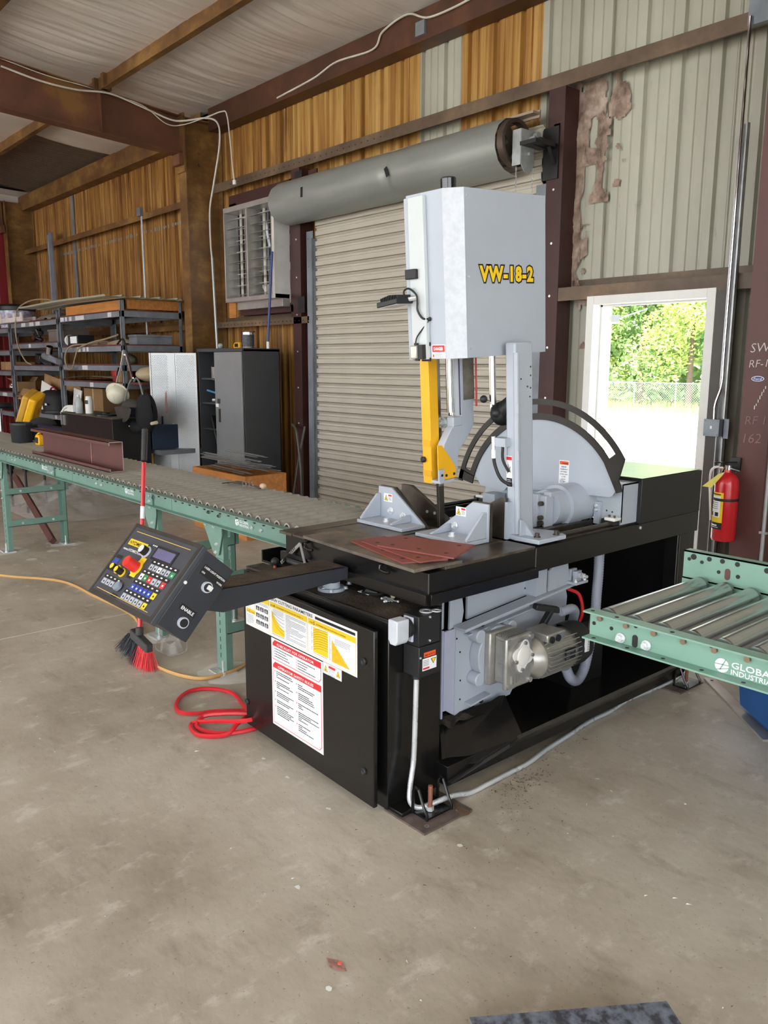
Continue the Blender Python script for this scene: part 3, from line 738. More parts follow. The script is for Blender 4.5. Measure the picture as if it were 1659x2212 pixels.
bx = MB(); bx.box(-5.98, -5.86, 5.57, 5.6, 4.60, 4.72); tag(bx.build('junction_box', DGALV), 'small grey box on the brown eave beam', 'box')

# blue pole leaning in front of the fan, behind the cabinet top
o = thing('extension_pole', 'slim blue pole with a pale tip standing on the cabinet top', 'pole', (-8.15, 5.3, 1.79))
c = MB(); c.cyl((-8.155, 5.30, 1.87), (-8.12, 5.36, 2.88), .015, 10); c.build('shaft', mat('blue_pole', (54, 74, 130), .4), parent=o)
c = MB(); c.cyl((-8.156, 5.30, 1.79), (-8.155, 5.30, 1.87), .017, 10); c.build('tip', WHITE, parent=o)

# bent dark conduits by the shutter
cable('hose', [(-8.05, 5.55, .9), (-7.9, 5.5, .85), (-7.78, 5.45, .65), (-7.70, 5.42, .4), (-7.68, 5.42, .02)], .016, mat('dark_grey_hose', (86, 82, 76), .5), 'dark bent hose arching down to the floor left of the shutter')
cable('pipe', [(-7.72, 5.50, .9), (-7.80, 5.46, .5), (-7.88, 5.42, .02)], .014, mat('dark_grey_hose', (86, 82, 76), .5), 'thin grey pipe leaning against the wall left of the shutter', 'pipe')

# ------------------------------------------------------------------ outside
GR = thing('ground', None, None, (0, 6, 0), kind='structure')
g = MB()
def gz(y): return -.02-(min(max(y-6, 0), 60))*.026
g.grid(lambda a, b: (-70+90*a, 5.92+74*b, gz(5.92+74*b)), 8, 12)
g.build('gravel_yard', mat('pale_gravel', (232, 228, 220), .9, var=.1, sc=2), parent=GR, ang=80)
g = MB(); g.quad((4.8, -40, -.03), (40, -40, -.03), (40, 5.9, -.03), (4.8, 5.9, -.03)); g.quad((-60, -60, -.03), (40, -60, -.03), (40, -9.02, -.03), (-60, -9.02, -.03))
g.build('gravel_apron', mat('pale_gravel', (196, 190, 178), .9), parent=GR)

def dirn(px):    # direction on the ground for a far point seen through the doorway
    return px
FENCE_D = 50
fe = thing('chain_link_fence', 'chain link fence with galvanised posts across the yard', 'fence', (-28, 40, gz(44)))
# fence runs parallel with the wall at y=42
fy = 42.0; fz = gz(fy)
for i in range(9):
    x = -34+i*2.6
    p = MB(); p.cyl((x, fy, fz-.3), (x, fy, fz+1.62), .035, 8); p.build('post', GALV, parent=fe)
p = MB(); p.cyl((-36, fy, fz+1.58), (-10, fy, fz+1.58), .025, 6); p.build('top_rail', GALV, parent=fe)
p = MB(); n_ = 0
x = -36.0
while x < -12:
    p.bar((x, fy, fz), (x+1.55, fy, fz+1.55), .008, .008); p.bar((x+1.55, fy+.01, fz), (x, fy+.01, fz+1.55), .008, .008); x += .14
p.build('mesh', GALV, parent=fe, kind='stuff')
p = MB(); p.box(-29.3, -28.3, fy-.06, fy-.04, fz+.75, fz+1.5); p.build('sign_board', WHITE, parent=fe)

LEAF = [mat('leaf_yellow_green', (176, 196, 108), .6, var=.25, sc=.6), mat('leaf_mid_green', (138, 172, 104), .6, var=.25, sc=.6), mat('leaf_deep_green', (112, 156, 98), .6, var=.25, sc=.6)]
BARK = mat('bark', (96, 84, 70), .9)
def tree(x, y, h, w, m, label, seed, n=9000):
    rg = random.Random(seed); t = thing('tree', label, 'tree', (x, y, gz(y)), group=None)
    tr = MB(); tr.cyl((x, y, gz(y)), (x, y, gz(y)+h*.6), .22, 8, .08); tr.build('trunk', BARK, parent=t)
    b = MB(); blobs = [(rg.uniform(-w, w)*.7, rg.uniform(-w, w)*.5, h*rg.uniform(.12, .95), rg.uniform(.35, .6)*w) for _ in range(16)]
    V = []; Fc = []
    for i in range(n):
        bx, by, bz, br_ = blobs[i % 16]
        d = Vector((rg.gauss(0, 1), rg.gauss(0, 1), rg.gauss(0, 1))).normalized()*br_*rg.uniform(.75, 1.05)
        c = Vector((x+bx, y+by, gz(y)+bz))+d; s = rg.uniform(.07, .16)
        u = Vector((rg.gauss(0, 1), rg.gauss(0, 1), rg.gauss(0, .6))).normalized(); v = u.orthogonal().normalized()
        k = len(V); V += [c-u*s, c+v*s*.5, c+u*s, c-v*s*.5]; Fc.append((k, k+1, k+2, k+3))
    b.add(V, Fc); b.build('foliage', m, parent=t, smooth=False)
tree(-39, 47, 12, 3.4, LEAF[1], 'deep green leafy tree nearest the door leaf, beyond the fence', 1)
tree(-34, 46.5, 11, 3.4, LEAF[0], 'bright yellow-green tree standing behind the white fence sign', 2)
tree(-29.5, 48, 12, 3.4, LEAF[1], 'mid green tree just right of the fence sign', 3)
tree(-25, 46, 10.5, 3.2, LEAF[0], 'yellow-green tree beyond the fence, near the right door jamb', 4)
tree(-21, 48, 12, 3.2, LEAF[2], 'dark green tree rising furthest right through the doorway', 5)
hd = MB(); rg = random.Random(5); V = []; Fc = []
for i in range(15000):
    x = rg.uniform(-52, -12); y = rg.uniform(48, 52); z = gz(50)+rg.uniform(0, 12); c = Vector((x, y, z)); s = rg.uniform(.2, .5)
    u = Vector((rg.gauss(0, 1), rg.gauss(0, .4), rg.gauss(0, 1))).normalized(); v = u.orthogonal().normalized(); k = len(V)
    V += [c-u*s, c+v*s*.6, c+u*s, c-v*s*.6]; Fc.append((k, k+1, k+2, k+3))
hd.add(V, Fc); o = hd.build('woodland', LEAF[1], smooth=False); tag(o, 'solid green woodland edge behind the separate trees', 'trees', kind='stuff')
gs = MB(); V = []; Fc = []
for i in range(9000):
    x = rg.uniform(-42, -14); y = rg.uniform(39, 42.5); z = gz(y); hgt = rg.uniform(.2, .75)*(.4+.6*(y-39)/3.5); a = rg.uniform(0, 6.28); k = len(V); lx = rg.uniform(-.15, .15)
    V += [(x-.025*math.cos(a), y-.025*math.sin(a), z), (x+.025*math.cos(a), y+.025*math.sin(a), z), (x+lx, y, z+hgt)]; Fc.append((k, k+1, k+2))
gs.add(V, Fc); o = gs.build('grass', mat('straw_grass', (190, 186, 120), .8, var=.2), smooth=False); tag(o, 'tall straw coloured grass along the foot of the fence', 'grass', kind='stuff')

# ================================================================== CONVEYORS
def hexnut(b, p, d, r=.011, t=.008):
    p = Vector(p); d = Vector(d).normalized(); b.cyl(p, p+d*t, r, 6); b.cyl(p+d*t, p+d*(t+.006), r*.5, 8)
def channel(b, x0, x1, yw, yf, z0, z1, t=.004):      # web at yw, flanges to yf
    a, c = min(yw, yw+t), max(yw, yw+t)
    b.box(x0, x1, a, c, z0, z1); lo, hi = min(yf, yw), max(yf, yw)
    b.box(x0, x1, lo, hi, z1-t, z1); b.box(x0, x1, lo, hi, z0, z0+t)
# ---- long in-feed conveyor
LC = thing('roller_conveyor', 'long green roller conveyor on bolted stands running left from the saw', 'conveyor', (-5.9, 2.3, 0))
segs = [(-4.136, -2.875), (-5.63, -4.136), (-7.12, -5.63), (-9.6, -7.12)]
for k, (a, c) in enumerate(segs):
    b = MB(); channel(b, a+.002, c-.002, 2.03, 1.995, .805, .888); o = b.build('near_rail', TEAL, parent=LC)
    bb = MB()
    x = c-.07
    while x > a: bb.cyl((x, 2.03, .873), (x, 2.022, .873), .0075, 6); x -= .081
    bb.build('axle_end', mat('dark_axle', (70, 68, 66), .4, .7), parent=o, kind='stuff')
    if k < 3:
        g = MB().use(WHITEP); lx = a+.62*(c-a) if k else -3.40
        cx = lx-.035; 
        g.prism([(cx+.017*math.cos(t*math.pi/10), .848+.017*math.sin(t*math.pi/10)) for t in range(20)], 2.0287, 2.0297, 'y')
        g.use(TEAL); g.bar((cx-.017, 2.028, .846), (cx+.017, 2.028, .856), .001, .0025, (0, 0, 1)); g.bar((cx+.004, 2.028, .831), (cx+.001, 2.028, .864), .001, .0025, (1, 0, 0))
        g.use(WHITEP); g.text('GLOBAL', (cx+.024, 2.0285, .849), (1, 0, 0), (0, 0, 1), .021, off=.01, fit=.088); g.text('INDUSTRIAL', (cx+.024, 2.0285, .832), (1, 0, 0), (0, 0, 1), .017, off=.01, fit=.088)
        g.build('printed_logo', None, parent=o)
b = MB(); channel(b, -9.6, -2.875, 2.57, 2.605, .805, .888); b.build('far_rail', TEAL, parent=LC)
r_ = MB(); r_.cyl((-2.935, 2.042, .881), (-2.935, 2.562, .881), .0242, 18, cap=False); r_.ring((-2.935, 2.040, .881), (-2.935, 2.052, .881), .0242, .017, 18); r_.cyl((-2.935, 2.033, .881), (-2.935, 2.05, .881), .007, 6)
r0 = r_.build('roller', ROLLER, parent=LC, ang=40)
for i in range(1, 82):
    c = r0.copy(); COL.objects.link(c); c.parent = LC; c.location = (-.081*i, 0, R.uniform(-.0006, .0006))
def stand(x, gus=True):
    for yy_, s_ in ((2.045, -1), (2.555, 1)):
        b = MB(); w = .048
        b.box(x-w, x+w, yy_-.004, yy_, .012, .62); b.box(x-w, x-w+.004, yy_, yy_+.035*s_*-1 if s_ > 0 else yy_+.035, .012, .62)
        b.box(x+w-.004, x+w, min(yy_, yy_-.035*s_), max(yy_, yy_-.035*s_), .012, .62)
        b.box(x-w+.008, x+w-.008, yy_+.002, yy_+.03, .5, .80)
        o = b.build('leg', TEAL, parent=LC)
        s2 = MB()
        for k in range(9): s2.box(x-.012, x-.006, yy_-.0048, yy_-.0035, .08+k*.045, .105+k*.045)
        s2.build('slot_row', BLACKM, parent=o, kind='stuff')
        g = MB(); g.prism([(x-.15, .805), (x+.05, .805), (x+.05, .75), (x+.01, .64), (x-.04, .64)], yy_-.010, yy_-.005, 'y'); g.build('gusset', TEAL, parent=o)
        n_ = MB()
        for (dx, dz) in ((-.11, .79), (-.02, .79), (0, .70), (-.01, .655), (-.06, .86), (.045, .855), (0, .54), (0, .47)): hexnut(n_, (x+dx, yy_-.010 if dz < .8 else 2.028, dz), (0, -1, 0), .0095, .007)
        n_.build('bolt', ZINC, parent=o, kind='stuff')
        f = MB(); f.box(x-.07, x+.07, yy_-.05, yy_+.05, 0, .008); f.cyl((x+.055, yy_-.03, .008), (x+.055, yy_-.03, .085), .006, 8); f.cyl((x+.055, yy_-.03, .008), (x+.055, yy_-.03, .02), .013, 6)
        f.build('foot_plate', ZINC, parent=o)
    for z in (.22, .50):
        b = MB(); b.box(x+.02, x+.05, 2.05, 2.55, z, z+.004); b.box(x+.046, x+.05, 2.05, 2.55, z, z+.055)
        o = b.build('cross_brace', TEAL, parent=LC)
        n_ = MB()
        for y in (2.17, 2.43): n_.cyl((x+.05, y, z+.028), (x+.056, y, z+.028), .010, 10)
        n_.use(n_.cur and ZINC or ZINC); n_.build('bolt', ZINC, parent=o, kind='stuff')
for x in (-3.65, -4.40, -7.33): stand(x)
jb = MB()
for x in (-3.25, -5.15, -6.02, -6.9, -8.5):
    for dx in (-.04, .04): hexnut(jb, (x+dx, 2.028, .843), (0, -1, 0), .010, .007)
jb.build('splice_bolt', ZINC, parent=LC, kind='stuff')
jp = MB(); jp.box(-6.09, -5.97, 2.018, 2.026, .81, .885); jp.box(-4.50, -4.36, 2.018, 2.026, .81, .885)
jp.build('splice_plate', TEAL, parent=LC)
jb = MB()
for x in (-6.06, -6.0, -4.47, -4.39):
    for z in (.83, .866): hexnut(jb, (x, 2.018, z), (0, -1, 0), .010, .008)
jb.build('splice_bolt', ZINC, parent=LC, kind='stuff')

# dust rings on the concrete round the feet
def dust(x, y, r, seed):
    b = MB(); n = 26; b.add([(x, y, .0016)]+[(x+math.cos(t*6.283/n)*r*(1+.45*noise.noise(Vector((math.cos(t*6.283/n)*1.5+seed, math.sin(t*6.283/n)*1.5, seed)))), y+math.sin(t*6.283/n)*r*(1+.45*noise.noise(Vector((math.cos(t*6.283/n)*1.5, math.sin(t*6.283/n)*1.5+seed, seed)))), .0012) for t in range(n)], [(0, 1+t, 1+(t+1) % n) for t in range(n)]); return b
for i, (x, y, r) in enumerate(((-3.63, 2.05, .16), (-4.38, 2.05, .13), (-7.33, 2.05, .16), (-7.33, 2.56, .14), (-7.1, 2.35, .05), (-6.9, 2.1, .04))):
    dust(x, y, r, i+2).build('dust_patch', DUST, parent=FLOOR)

# ---- short out-feed conveyor at right
SCV = thing('roller_conveyor', 'short green roller conveyor with shiny rollers at the right edge', 'conveyor', (.2, 2.25, 0))
b = MB(); channel(b, -1.32, 1.7, 1.954, 1.916, .836, .920, .005); NR = b.build('near_rail', TEALB, parent=SCV)
b = MB()
for i in range(34): b.cyl((-1.285+.0865*i, 1.955, .897), (-1.285+.0865*i, 1.945, .897), .0085, 6)
b.build('axle_end', mat('brown_zinc_axle', (150, 130, 112), .35, .9), parent=NR, kind='stuff')
b = MB()
for x, z in ((-1.306, .877), (-1.247, .876), (-1.170, .902), (-.95, .905), (-.73, .905)): b.cyl((x, 1.9545, z), (x, 1.9525, z), .0058, 10)
b.prism([(-1.170+.0085*math.cos(t), .868+.0085*math.sin(t)) for t in [k*.3141*1 for k in range(0, 11)]]+[(-1.170+.0085*math.cos(t), .848+.0085*math.sin(t)) for t in [math.pi+k*.3141 for k in range(0, 11)]], 1.9525, 1.9545, 'y')
for i in range(12): b.cyl((-1.29+i*.11, 1.932, .8405), (-1.29+i*.11, 1.932, .8415), .006, 8)
for x in (-1.30, -1.22, -1.05): b.cyl((x, 1.935, .9195), (x, 1.935, .9207), .006, 8)
b.build('bolt_hole', INK, parent=NR, kind='stuff')
for x in (-1.214, -1.133):
    b = MB(); b.cyl((x, 1.953, .857), (x, 1.949, .857), .0145, 16); b.cyl((x, 1.949, .857), (x, 1.938, .857), .0105, 6); b.cyl((x, 1.938, .857), (x, 1.931, .857), .006, 10); b.build('bolt', ZINC, parent=NR)
g = MB().use(WHITEP); cx, cz = -.918, .861
g.prism([(cx+.0185*math.cos(t*math.pi/14), cz+.0185*math.sin(t*math.pi/14)) for t in range(28)], 1.9525, 1.9538, 'y')
g.use(TEALB); g.bar((cx-.019, 1.952, cz+.002), (cx+.019, 1.952, cz+.004), .001, .0022); g.bar((cx-.012, 1.952, cz-.013), (cx+.019, 1.952, cz-.003), .001, .002); g.bar((cx+.010, 1.952, cz+.018), (cx-.004, 1.952, cz-.012), .001, .0025, (1, 0, 0))
g.use(WHITEP); g.text('GLOBAL', (-.893, 1.953, .862), (1, 0, 0), (0, 0, 1), .0235, off=.012, fit=.112); g.text('INDUSTRIAL', (-.893, 1.953, .8445), (1, 0, 0), (0, 0, 1), .019, off=.012, fit=.112)
g.build('printed_logo', None, parent=NR)
b = MB(); channel(b, -1.35, 1.7, 2.53, 2.568, .906, 1.003, .005); FR = b.build('far_rail', TEALB, parent=SCV)
b = MB(); b.box(-1.35, 1.7, 2.527, 2.531, .84, .906); b.build('roller_rail', TEALB, parent=SCV)
b = MB().use(INK)
for x, z, rr_ in ((-1.33, .975, .006), (-1.315, .985, .010), (-1.285, .972, .006), (-1.26, .987, .008), (-1.215, .988, .008), (-1.165, .987, .008), (-1.225, .95, .006), (-1.16, .947, .007), (-1.07, .985, .009), (-1.0, .96, .006)):
    b.cyl((x, 2.5295, z), (x, 2.528, z), rr_, 12)
b.use(MAROON); b.prism([(-1.195+.009*math.cos(t*.3141), .958+.009*math.sin(t*.3141)) for t in range(11)]+[(-1.195+.009*math.cos(math.pi+t*.3141), .938+.009*math.sin(math.pi+t*.3141)) for t in range(11)], 2.528, 2.5295, 'y')
b.build('bolt_hole', None, parent=FR, kind='stuff')
b = MB(); xr = -1.275; rr_ = .029
b.cyl((xr, 1.972, .897), (xr, 2.512, .897), rr_, 26, cap=False); b.ring((xr, 1.970, .897), (xr, 1.982, .897), rr_, .020, 26); b.ring((xr, 2.500, .897), (xr, 2.514, .897), rr_, .020, 26)
b.cyl((xr, 1.975, .897), (xr, 2.50, .897), .022, 16); b.cyl((xr, 1.955, .897), (xr, 2.528, .897), .006, 6)
r1 = b.build('roller', ROLLER2, parent=SCV, ang=40)
for i in range(1, 34):
    c = r1.copy(); COL.objects.link(c); c.parent = SCV; c.location = (.0865*i, 0, 0)
for x in (.45, 1.5):
    for y in (1.96, 2.52):
        b = MB(); b.box(x-.045, x+.045, y-.004, y, 0, .84); b.box(x-.045, x-.041, y, y+.03, 0, .84); b.box(x+.041, x+.045, y, y+.03, 0, .84); b.build('leg', TEALB, parent=SCV)
    b = MB(); b.box(x-.02, x+.02, 1.96, 2.52, .3, .35); b.build('cross_brace', TEALB, parent=SCV)

# ---- things lying on the long conveyor
b = MB(); x0, x1, yw, zb, zt_ = -6.73, -5.19, 2.215, .906, 1.106
for (a, c, d, e_) in ((yw-.004, yw, zb, zt_), (yw-.095, yw, zb, zb+.004), (yw-.095, yw, zt_-.004, zt_), (yw-.095, yw-.091, zb, zb+.022), (yw-.095, yw-.091, zt_-.024, zt_)): b.box(x0, x1, a, c, d, e_)
CH = thing('steel_purlin_offcut', 'short maroon C-shaped steel channel standing on the long conveyor', 'steel channel', (-5.96, 2.17, .906))
b.build('channel_body', MAROON, parent=CH)
w = MB(); w.tube([(-5.72, yw-.007, .912+i*.02) for i in range(10)], .0035, 6); w.build('weld_seam', mat('pale_weld', (168, 120, 112), .5, .3), parent=CH)
w = MB(); w.box(x1, x1+.001, yw-.004, yw, zb, zt_); w.box(x1, x1+.001, yw-.095, yw, zb, zb+.004); w.box(x1, x1+.001, yw-.095, yw, zt_-.004, zt_); w.box(x1, x1+.001, yw-.095, yw-.091, zb, zb+.022); w.box(x1, x1+.001, yw-.095, yw-.091, zt_-.024, zt_)
w.build('cut_edge', mat('bare_cut_edge', (206, 190, 180), .4, .5), parent=CH)

TP = thing('tape_measure', 'yellow tape measure on the conveyor behind the maroon channel', 'tape measure', (-7.33, 2.37, .905))
b = MB(); b.prism([(-7.40, .907), (-7.30, .907), (-7.29, .93), (-7.29, .985), (-7.31, 1.0), (-7.37, 1.0), (-7.40, .975)], 2.36, 2.40, 'y'); b.build('case', YEL, parent=TP, bev=.006)
b = MB(); b.prism([(-7.38, .925), (-7.315, .925), (-7.315, .975), (-7.38, .975)], 2.356, 2.36, 'y'); b.build('side_pad', BLACKP, parent=TP)
b = MB(); b.bar((-7.37, 2.38, 1.0), (-7.26, 2.38, 1.03), .02, .01); b.build('clip', YEL, parent=TP)
b = MB(); b.prism([(-7.23, .907), (-7.19, .907), (-7.19, .98), (-7.23, .98)], 2.38, 2.42, 'y'); tag(b.build('glue_bottle', YEL, bev=.008), 'small yellow piece beside the tape measure', 'container')
def pouch(x, y, w, d, h, label):
    t = thing('tool_pouch', label, 'tool pouch', (x, y, .905))
    b = MB()
    def fn(a, b_):
        th = a*2*math.pi; q = 1+.10*b_+.03*math.sin(th*3+b_*2); 
        return (x+math.cos(th)*w*q*(abs(math.cos(th))**-.25 if abs(math.cos(th)) > .3 else 1.2), y+math.sin(th)*d*q, .907+h*b_)
    b.grid(fn, 28, 6); b.prism([(x-w*.9, y-d*.8), (x+w*.9, y-d*.8), (x+w*.9, y+d*.8), (x-w*.9, y+d*.8)], .907, .912, 'z')
    b.build('body', CLOTHB, parent=t, ang=70)
    b = MB()
    b.grid(lambda a, c: (x+math.cos(a*6.283)*w*1.15, y+math.sin(a*6.283)*d*1.15, .907+h*(.93+.1*c)), 28, 1); b.build('rim_binding', BLACKP, parent=t)
pouch(-7.75, 2.36, .115, .08, .17, 'black open tool pouch on the conveyor, the nearer of two')
pouch(-7.98, 2.50, .12, .06, .14, 'black tool pouch slumped behind the nearer black pouch')
b = MB(); b.sph((-7.95, 2.62, 1.05), .2, 18, 8, (1.2, .5, .28), 0, 90); tag(b.build('leather_flap', CLOTHB), 'dark draped flap behind the black tool pouches', 'cloth')
YC = thing('tool_case', 'large yellow tool case leaning on end behind the tool pouches', 'tool case', (-9.2, 2.9, .9))
e1 = Vector((.52, .12, .85)).normalized(); e2 = Vector((.75, -.64, -.20)); e2 = (e2-e1*e2.dot(e1)).normalized(); e3 = e1.cross(e2)
cc = Vector((-9.42, 3.0, 1.06))
b = MB(); b.obox(cc, e1*.235, e2*.13, e3*.045); b.build('lid', YEL, parent=YC, bev=.02)
b = MB(); b.obox(cc-e3*.075, e1*.235, e2*.13, e3*.04); b.build('base', mat('dull_yellow', (196, 150, 50), .5), parent=YC, bev=.02)
b = MB(); b.obox(cc+e3*.046+e1*.05-e2*.03, e1*.05, e2*.035, e3*.004); b.build('label_recess', mat('ochre', (190, 140, 30), .5), parent=YC)
b = MB(); b.obox(cc+e3*.047-e2*.06, e1*.22, e2*.004, e3*.003); b.build('seam', mat('ochre', (190, 140, 30), .5), parent=YC)
WS = thing('work_stand', 'low dark folding stand holding up the yellow tool case', 'stand', (-9.4, 2.98, 0))
b = MB(); b.box(-9.7, -9.1, 2.75, 3.2, .79, .82); b.build('top', BLACKM, parent=WS)
for x in (-9.66, -9.14):
    for y in (2.79, 3.16):
        b = MB(); b.cyl((x, y, 0), (x, y, .79), .014, 8); b.build('leg', BLACKM, parent=WS)
BTR = thing('glasses_scrap', 'tangle of tie wire and clear glasses on the conveyor edge', 'wire', (-4.0, 2.47, .905))
b = MB()
for i in range(5): b.tube(catmull([(-4.28+R.uniform(0, .1), 2.45+R.uniform(-.03, .03), .912), (-4.15, 2.44+R.uniform(-.03, .04), .93), (-4.0+R.uniform(-.03, .03), 2.47, .925), (-3.93, 2.50+R.uniform(-.03, .03), .915)], 5), .004, 5)
b.build('wire', DSTEEL, parent=BTR)
b = MB(); b.ring((-4.03, 2.44, .93), (-4.03, 2.435, .93), .022, .018, 14); b.ring((-3.99, 2.46, .93), (-3.99, 2.455, .93), .022, .018, 14); b.build('lens_rim', CHROME, parent=BTR)
b = MB(); b.sph((-3.93, 2.50, .925), .024, 10, 6, (1.1, .8, .7)); b.build('rag', mat('skin_coloured_rag', (206, 178, 150), .8), parent=BTR)

# sheet-metal offcuts in a wooden crate behind the conveyor
CR = thing('wooden_crate', 'open pine crate behind the conveyor, below the grey cabinet', 'crate', (-6.65, 4.05, 0))
b = MB()
for (a, c, d, e_) in ((-7.35, -6.35, 3.85, 3.87), (-7.35, -6.35, 4.28, 4.30), (-7.35, -7.33, 3.87, 4.28), (-6.37, -6.35, 3.87, 4.28)): b.box(a, c, d, e_, 0, .60)
b.box(-7.33, -6.37, 3.87, 4.28, .02, .04); b.build('panel', WOODP, parent=CR)
for i in range(12):
    b = MB(); x = -7.28+R.uniform(-.05, .05); y = 3.92+R.uniform(0, .28); z = .603+.014*i*.9; a = R.uniform(-.12, .1)
    for k in range(3):
        b.bar((x, y+k*.03, z+(k % 2)*.012), (x+.78+R.uniform(-.1, .1), y+k*.03+a*.8, z+(k % 2)*.012), .03, .002)
    tag(b.build('metal_strip', GALV), 'shiny bent metal strip in the pile on the pine crate', 'metal strip', 'metal strips heaped on the pine crate')
GW = MB()
def fnw(a, b_):
    th = a*math.pi; x = -4.75+.6*b_; rr2 = .10+.03*noise.noise(Vector((a*6, b_*6, 2)))
    return (x, 3.58-math.cos(th)*rr2*1.6, .50+math.sin(th)*rr2)
GW.grid(fnw, 20, 24)
o = thing('wrapped_bundle', 'green bundle under clear bubble wrap behind the left vise jaw', 'bundle', (-4.45, 3.6, 0))
GW.build('green_wrap', mat('green_film', (44, 134, 98), .25, var=.3, sc=20), parent=o, ang=70)
b = MB(); b.box(-4.75, -4.15, 3.44, 3.74, 0, .50); b.build('packing_box', CARDD, parent=o)
b = MB()
for i in range(26): b.sph((-4.72+R.uniform(0, .56), 3.44+R.uniform(0, .1), .54+R.uniform(0, .07)), .016, 8, 5)
b.build('bubble', mat('bubble_film', (216, 224, 222), .15, var=.05), parent=o, kind='stuff')

# plastic film heap and brace on floor
PF = MB()
def fpf(a, b_):
    x = -9.75+1.5*a; y = 2.65+1.15*b_
    e = max(0, math.sin(math.pi*a))**.6*max(0, math.sin(math.pi*b_))**.6
    n = noise.noise(Vector((x*2.4, y*2.4, 1)))*.5+.75+.30*noise.noise(Vector((x*7, y*7, 4)))
    rg = abs(noise.noise(Vector((x*13, y*11, 7))))*.10
    return (x+.1*noise.noise(Vector((y*3, x*2, 0))), y, .01+e*(.34*n+rg))
PF.grid(fpf, 60, 44)
FILM = bpy.data.materials.new('clear_film'); FILM.use_nodes = True
nt = FILM.node_tree; bs = nt.nodes['Principled BSDF']; bs.inputs['Base Color'].default_value = lin((196, 192, 190)); bs.inputs['Roughness'].default_value = .12; bs.inputs['Specular IOR Level'].default_value = .9
nz = nt.nodes.new('ShaderNodeTexNoise'); nz.inputs['Scale'].default_value = 9; mr = nt.nodes.new('ShaderNodeMapRange'); mr.inputs[3].default_value = .12; mr.inputs[4].default_value = .5
nt.links.new(nz.outputs[0], mr.inputs[0]); nt.links.new(mr.outputs[0], bs.inputs['Alpha'])
o = PF.build('plastic_film', FILM, ang=50); tag(o, 'crumpled clear plastic film heaped on the floor under the long conveyor', 'plastic film')
b = MB(); b.bar((-7.36, 2.44, .03), (-8.72, 2.56, .46), .05, .05, (0, -.7, .7)); o = b.build('brace_bar', MAROON); tag(o, 'maroon angle bar slanting to the floor behind the conveyor stand', 'bar')

# broom leaning on the rail
BR = thing('broom', 'red handled broom leaning on the conveyor with charcoal and red bristles', 'broom', (-4.06, 1.78, 0))
top = Vector((-4.368, 2.00, 1.257)); hd_ = Vector((-4.10, 1.79, .19)); dv = (hd_-top).normalized()
b = MB(); b.cyl(top+dv*.20, hd_, .0125, 12); b.build('handle', REDE, parent=BR)
b = MB(); b.tube([top+dv*(i*.01) for i in range(20)], lambda i: .017+(.0015 if i % 2 else 0)-(.006 if i == 0 else 0), 12); b.build('grip', BLACKP, parent=BR)
b = MB(); b.cyl(top+dv*.45, top+dv*.52, .0128, 12); b.build('sticker', WHITEP, parent=BR)
sx = Vector((.86, .12, -.32)).normalized()
b = MB(); b.cyl(hd_, hd_+dv*.05, .022, 12); b.obox(hd_+dv*.065+sx*.02, sx*.085, Vector((0, 1, 0))*.02, dv*.025); b.build('block', mat('grey_black_block', (50, 48, 46), .6), parent=BR, bev=.006)
for nm, m, u0, u1, seed in (('charcoal_bristles', mat('charcoal_bristle', (56, 60, 70), .6), -.15, .005, 1), ('red_bristles', mat('red_bristle', (232, 74, 82), .6), .005, .14, 2)):
    b = MB(); rg = random.Random(seed)
    for i in range(420):
        u = rg.uniform(u0, u1); q = hd_+dv*.08+sx*(u*.72+.015)+Vector((0, rg.uniform(-.02, .02), 0))
        e_ = q+dv*rg.uniform(.09, .13)+sx*(u*.45+rg.gauss(0, .012))+Vector((0, rg.gauss(0, .012)-.02, 0)); e_.z = max(e_.z, .003)
        n_ = Vector((rg.uniform(-1, 1), rg.uniform(-1, 1), 0)).normalized()*.0014
        b.add([q-n_, q+n_, e_+n_*.8, e_-n_*.8], [(0, 1, 2, 3)])
    b.build(nm, m, parent=BR, smooth=False, kind='stuff')
CP = MB(); CP.tube(catmull([(-4.03, 1.93, .006), (-4.02, 2.02, .02), (-4.12, 2.06, .06), (-4.19, 1.98, .07), (-4.15, 1.90, .03), (-4.03, 1.93, .006)], 6), .004, 6)
CP.grid(lambda a, c: (-4.11+.07*math.cos(a*6.283)*(1-.3*c), 1.975+.07*math.sin(a*6.283)*(1-.3*c), .004+.07*c+.012*math.sin(a*19)), 20, 4)
o = CP.build('plastic_wrapper', FILM); tag(o, 'small clear plastic wrapper on the floor by the red bristles', 'wrapper')

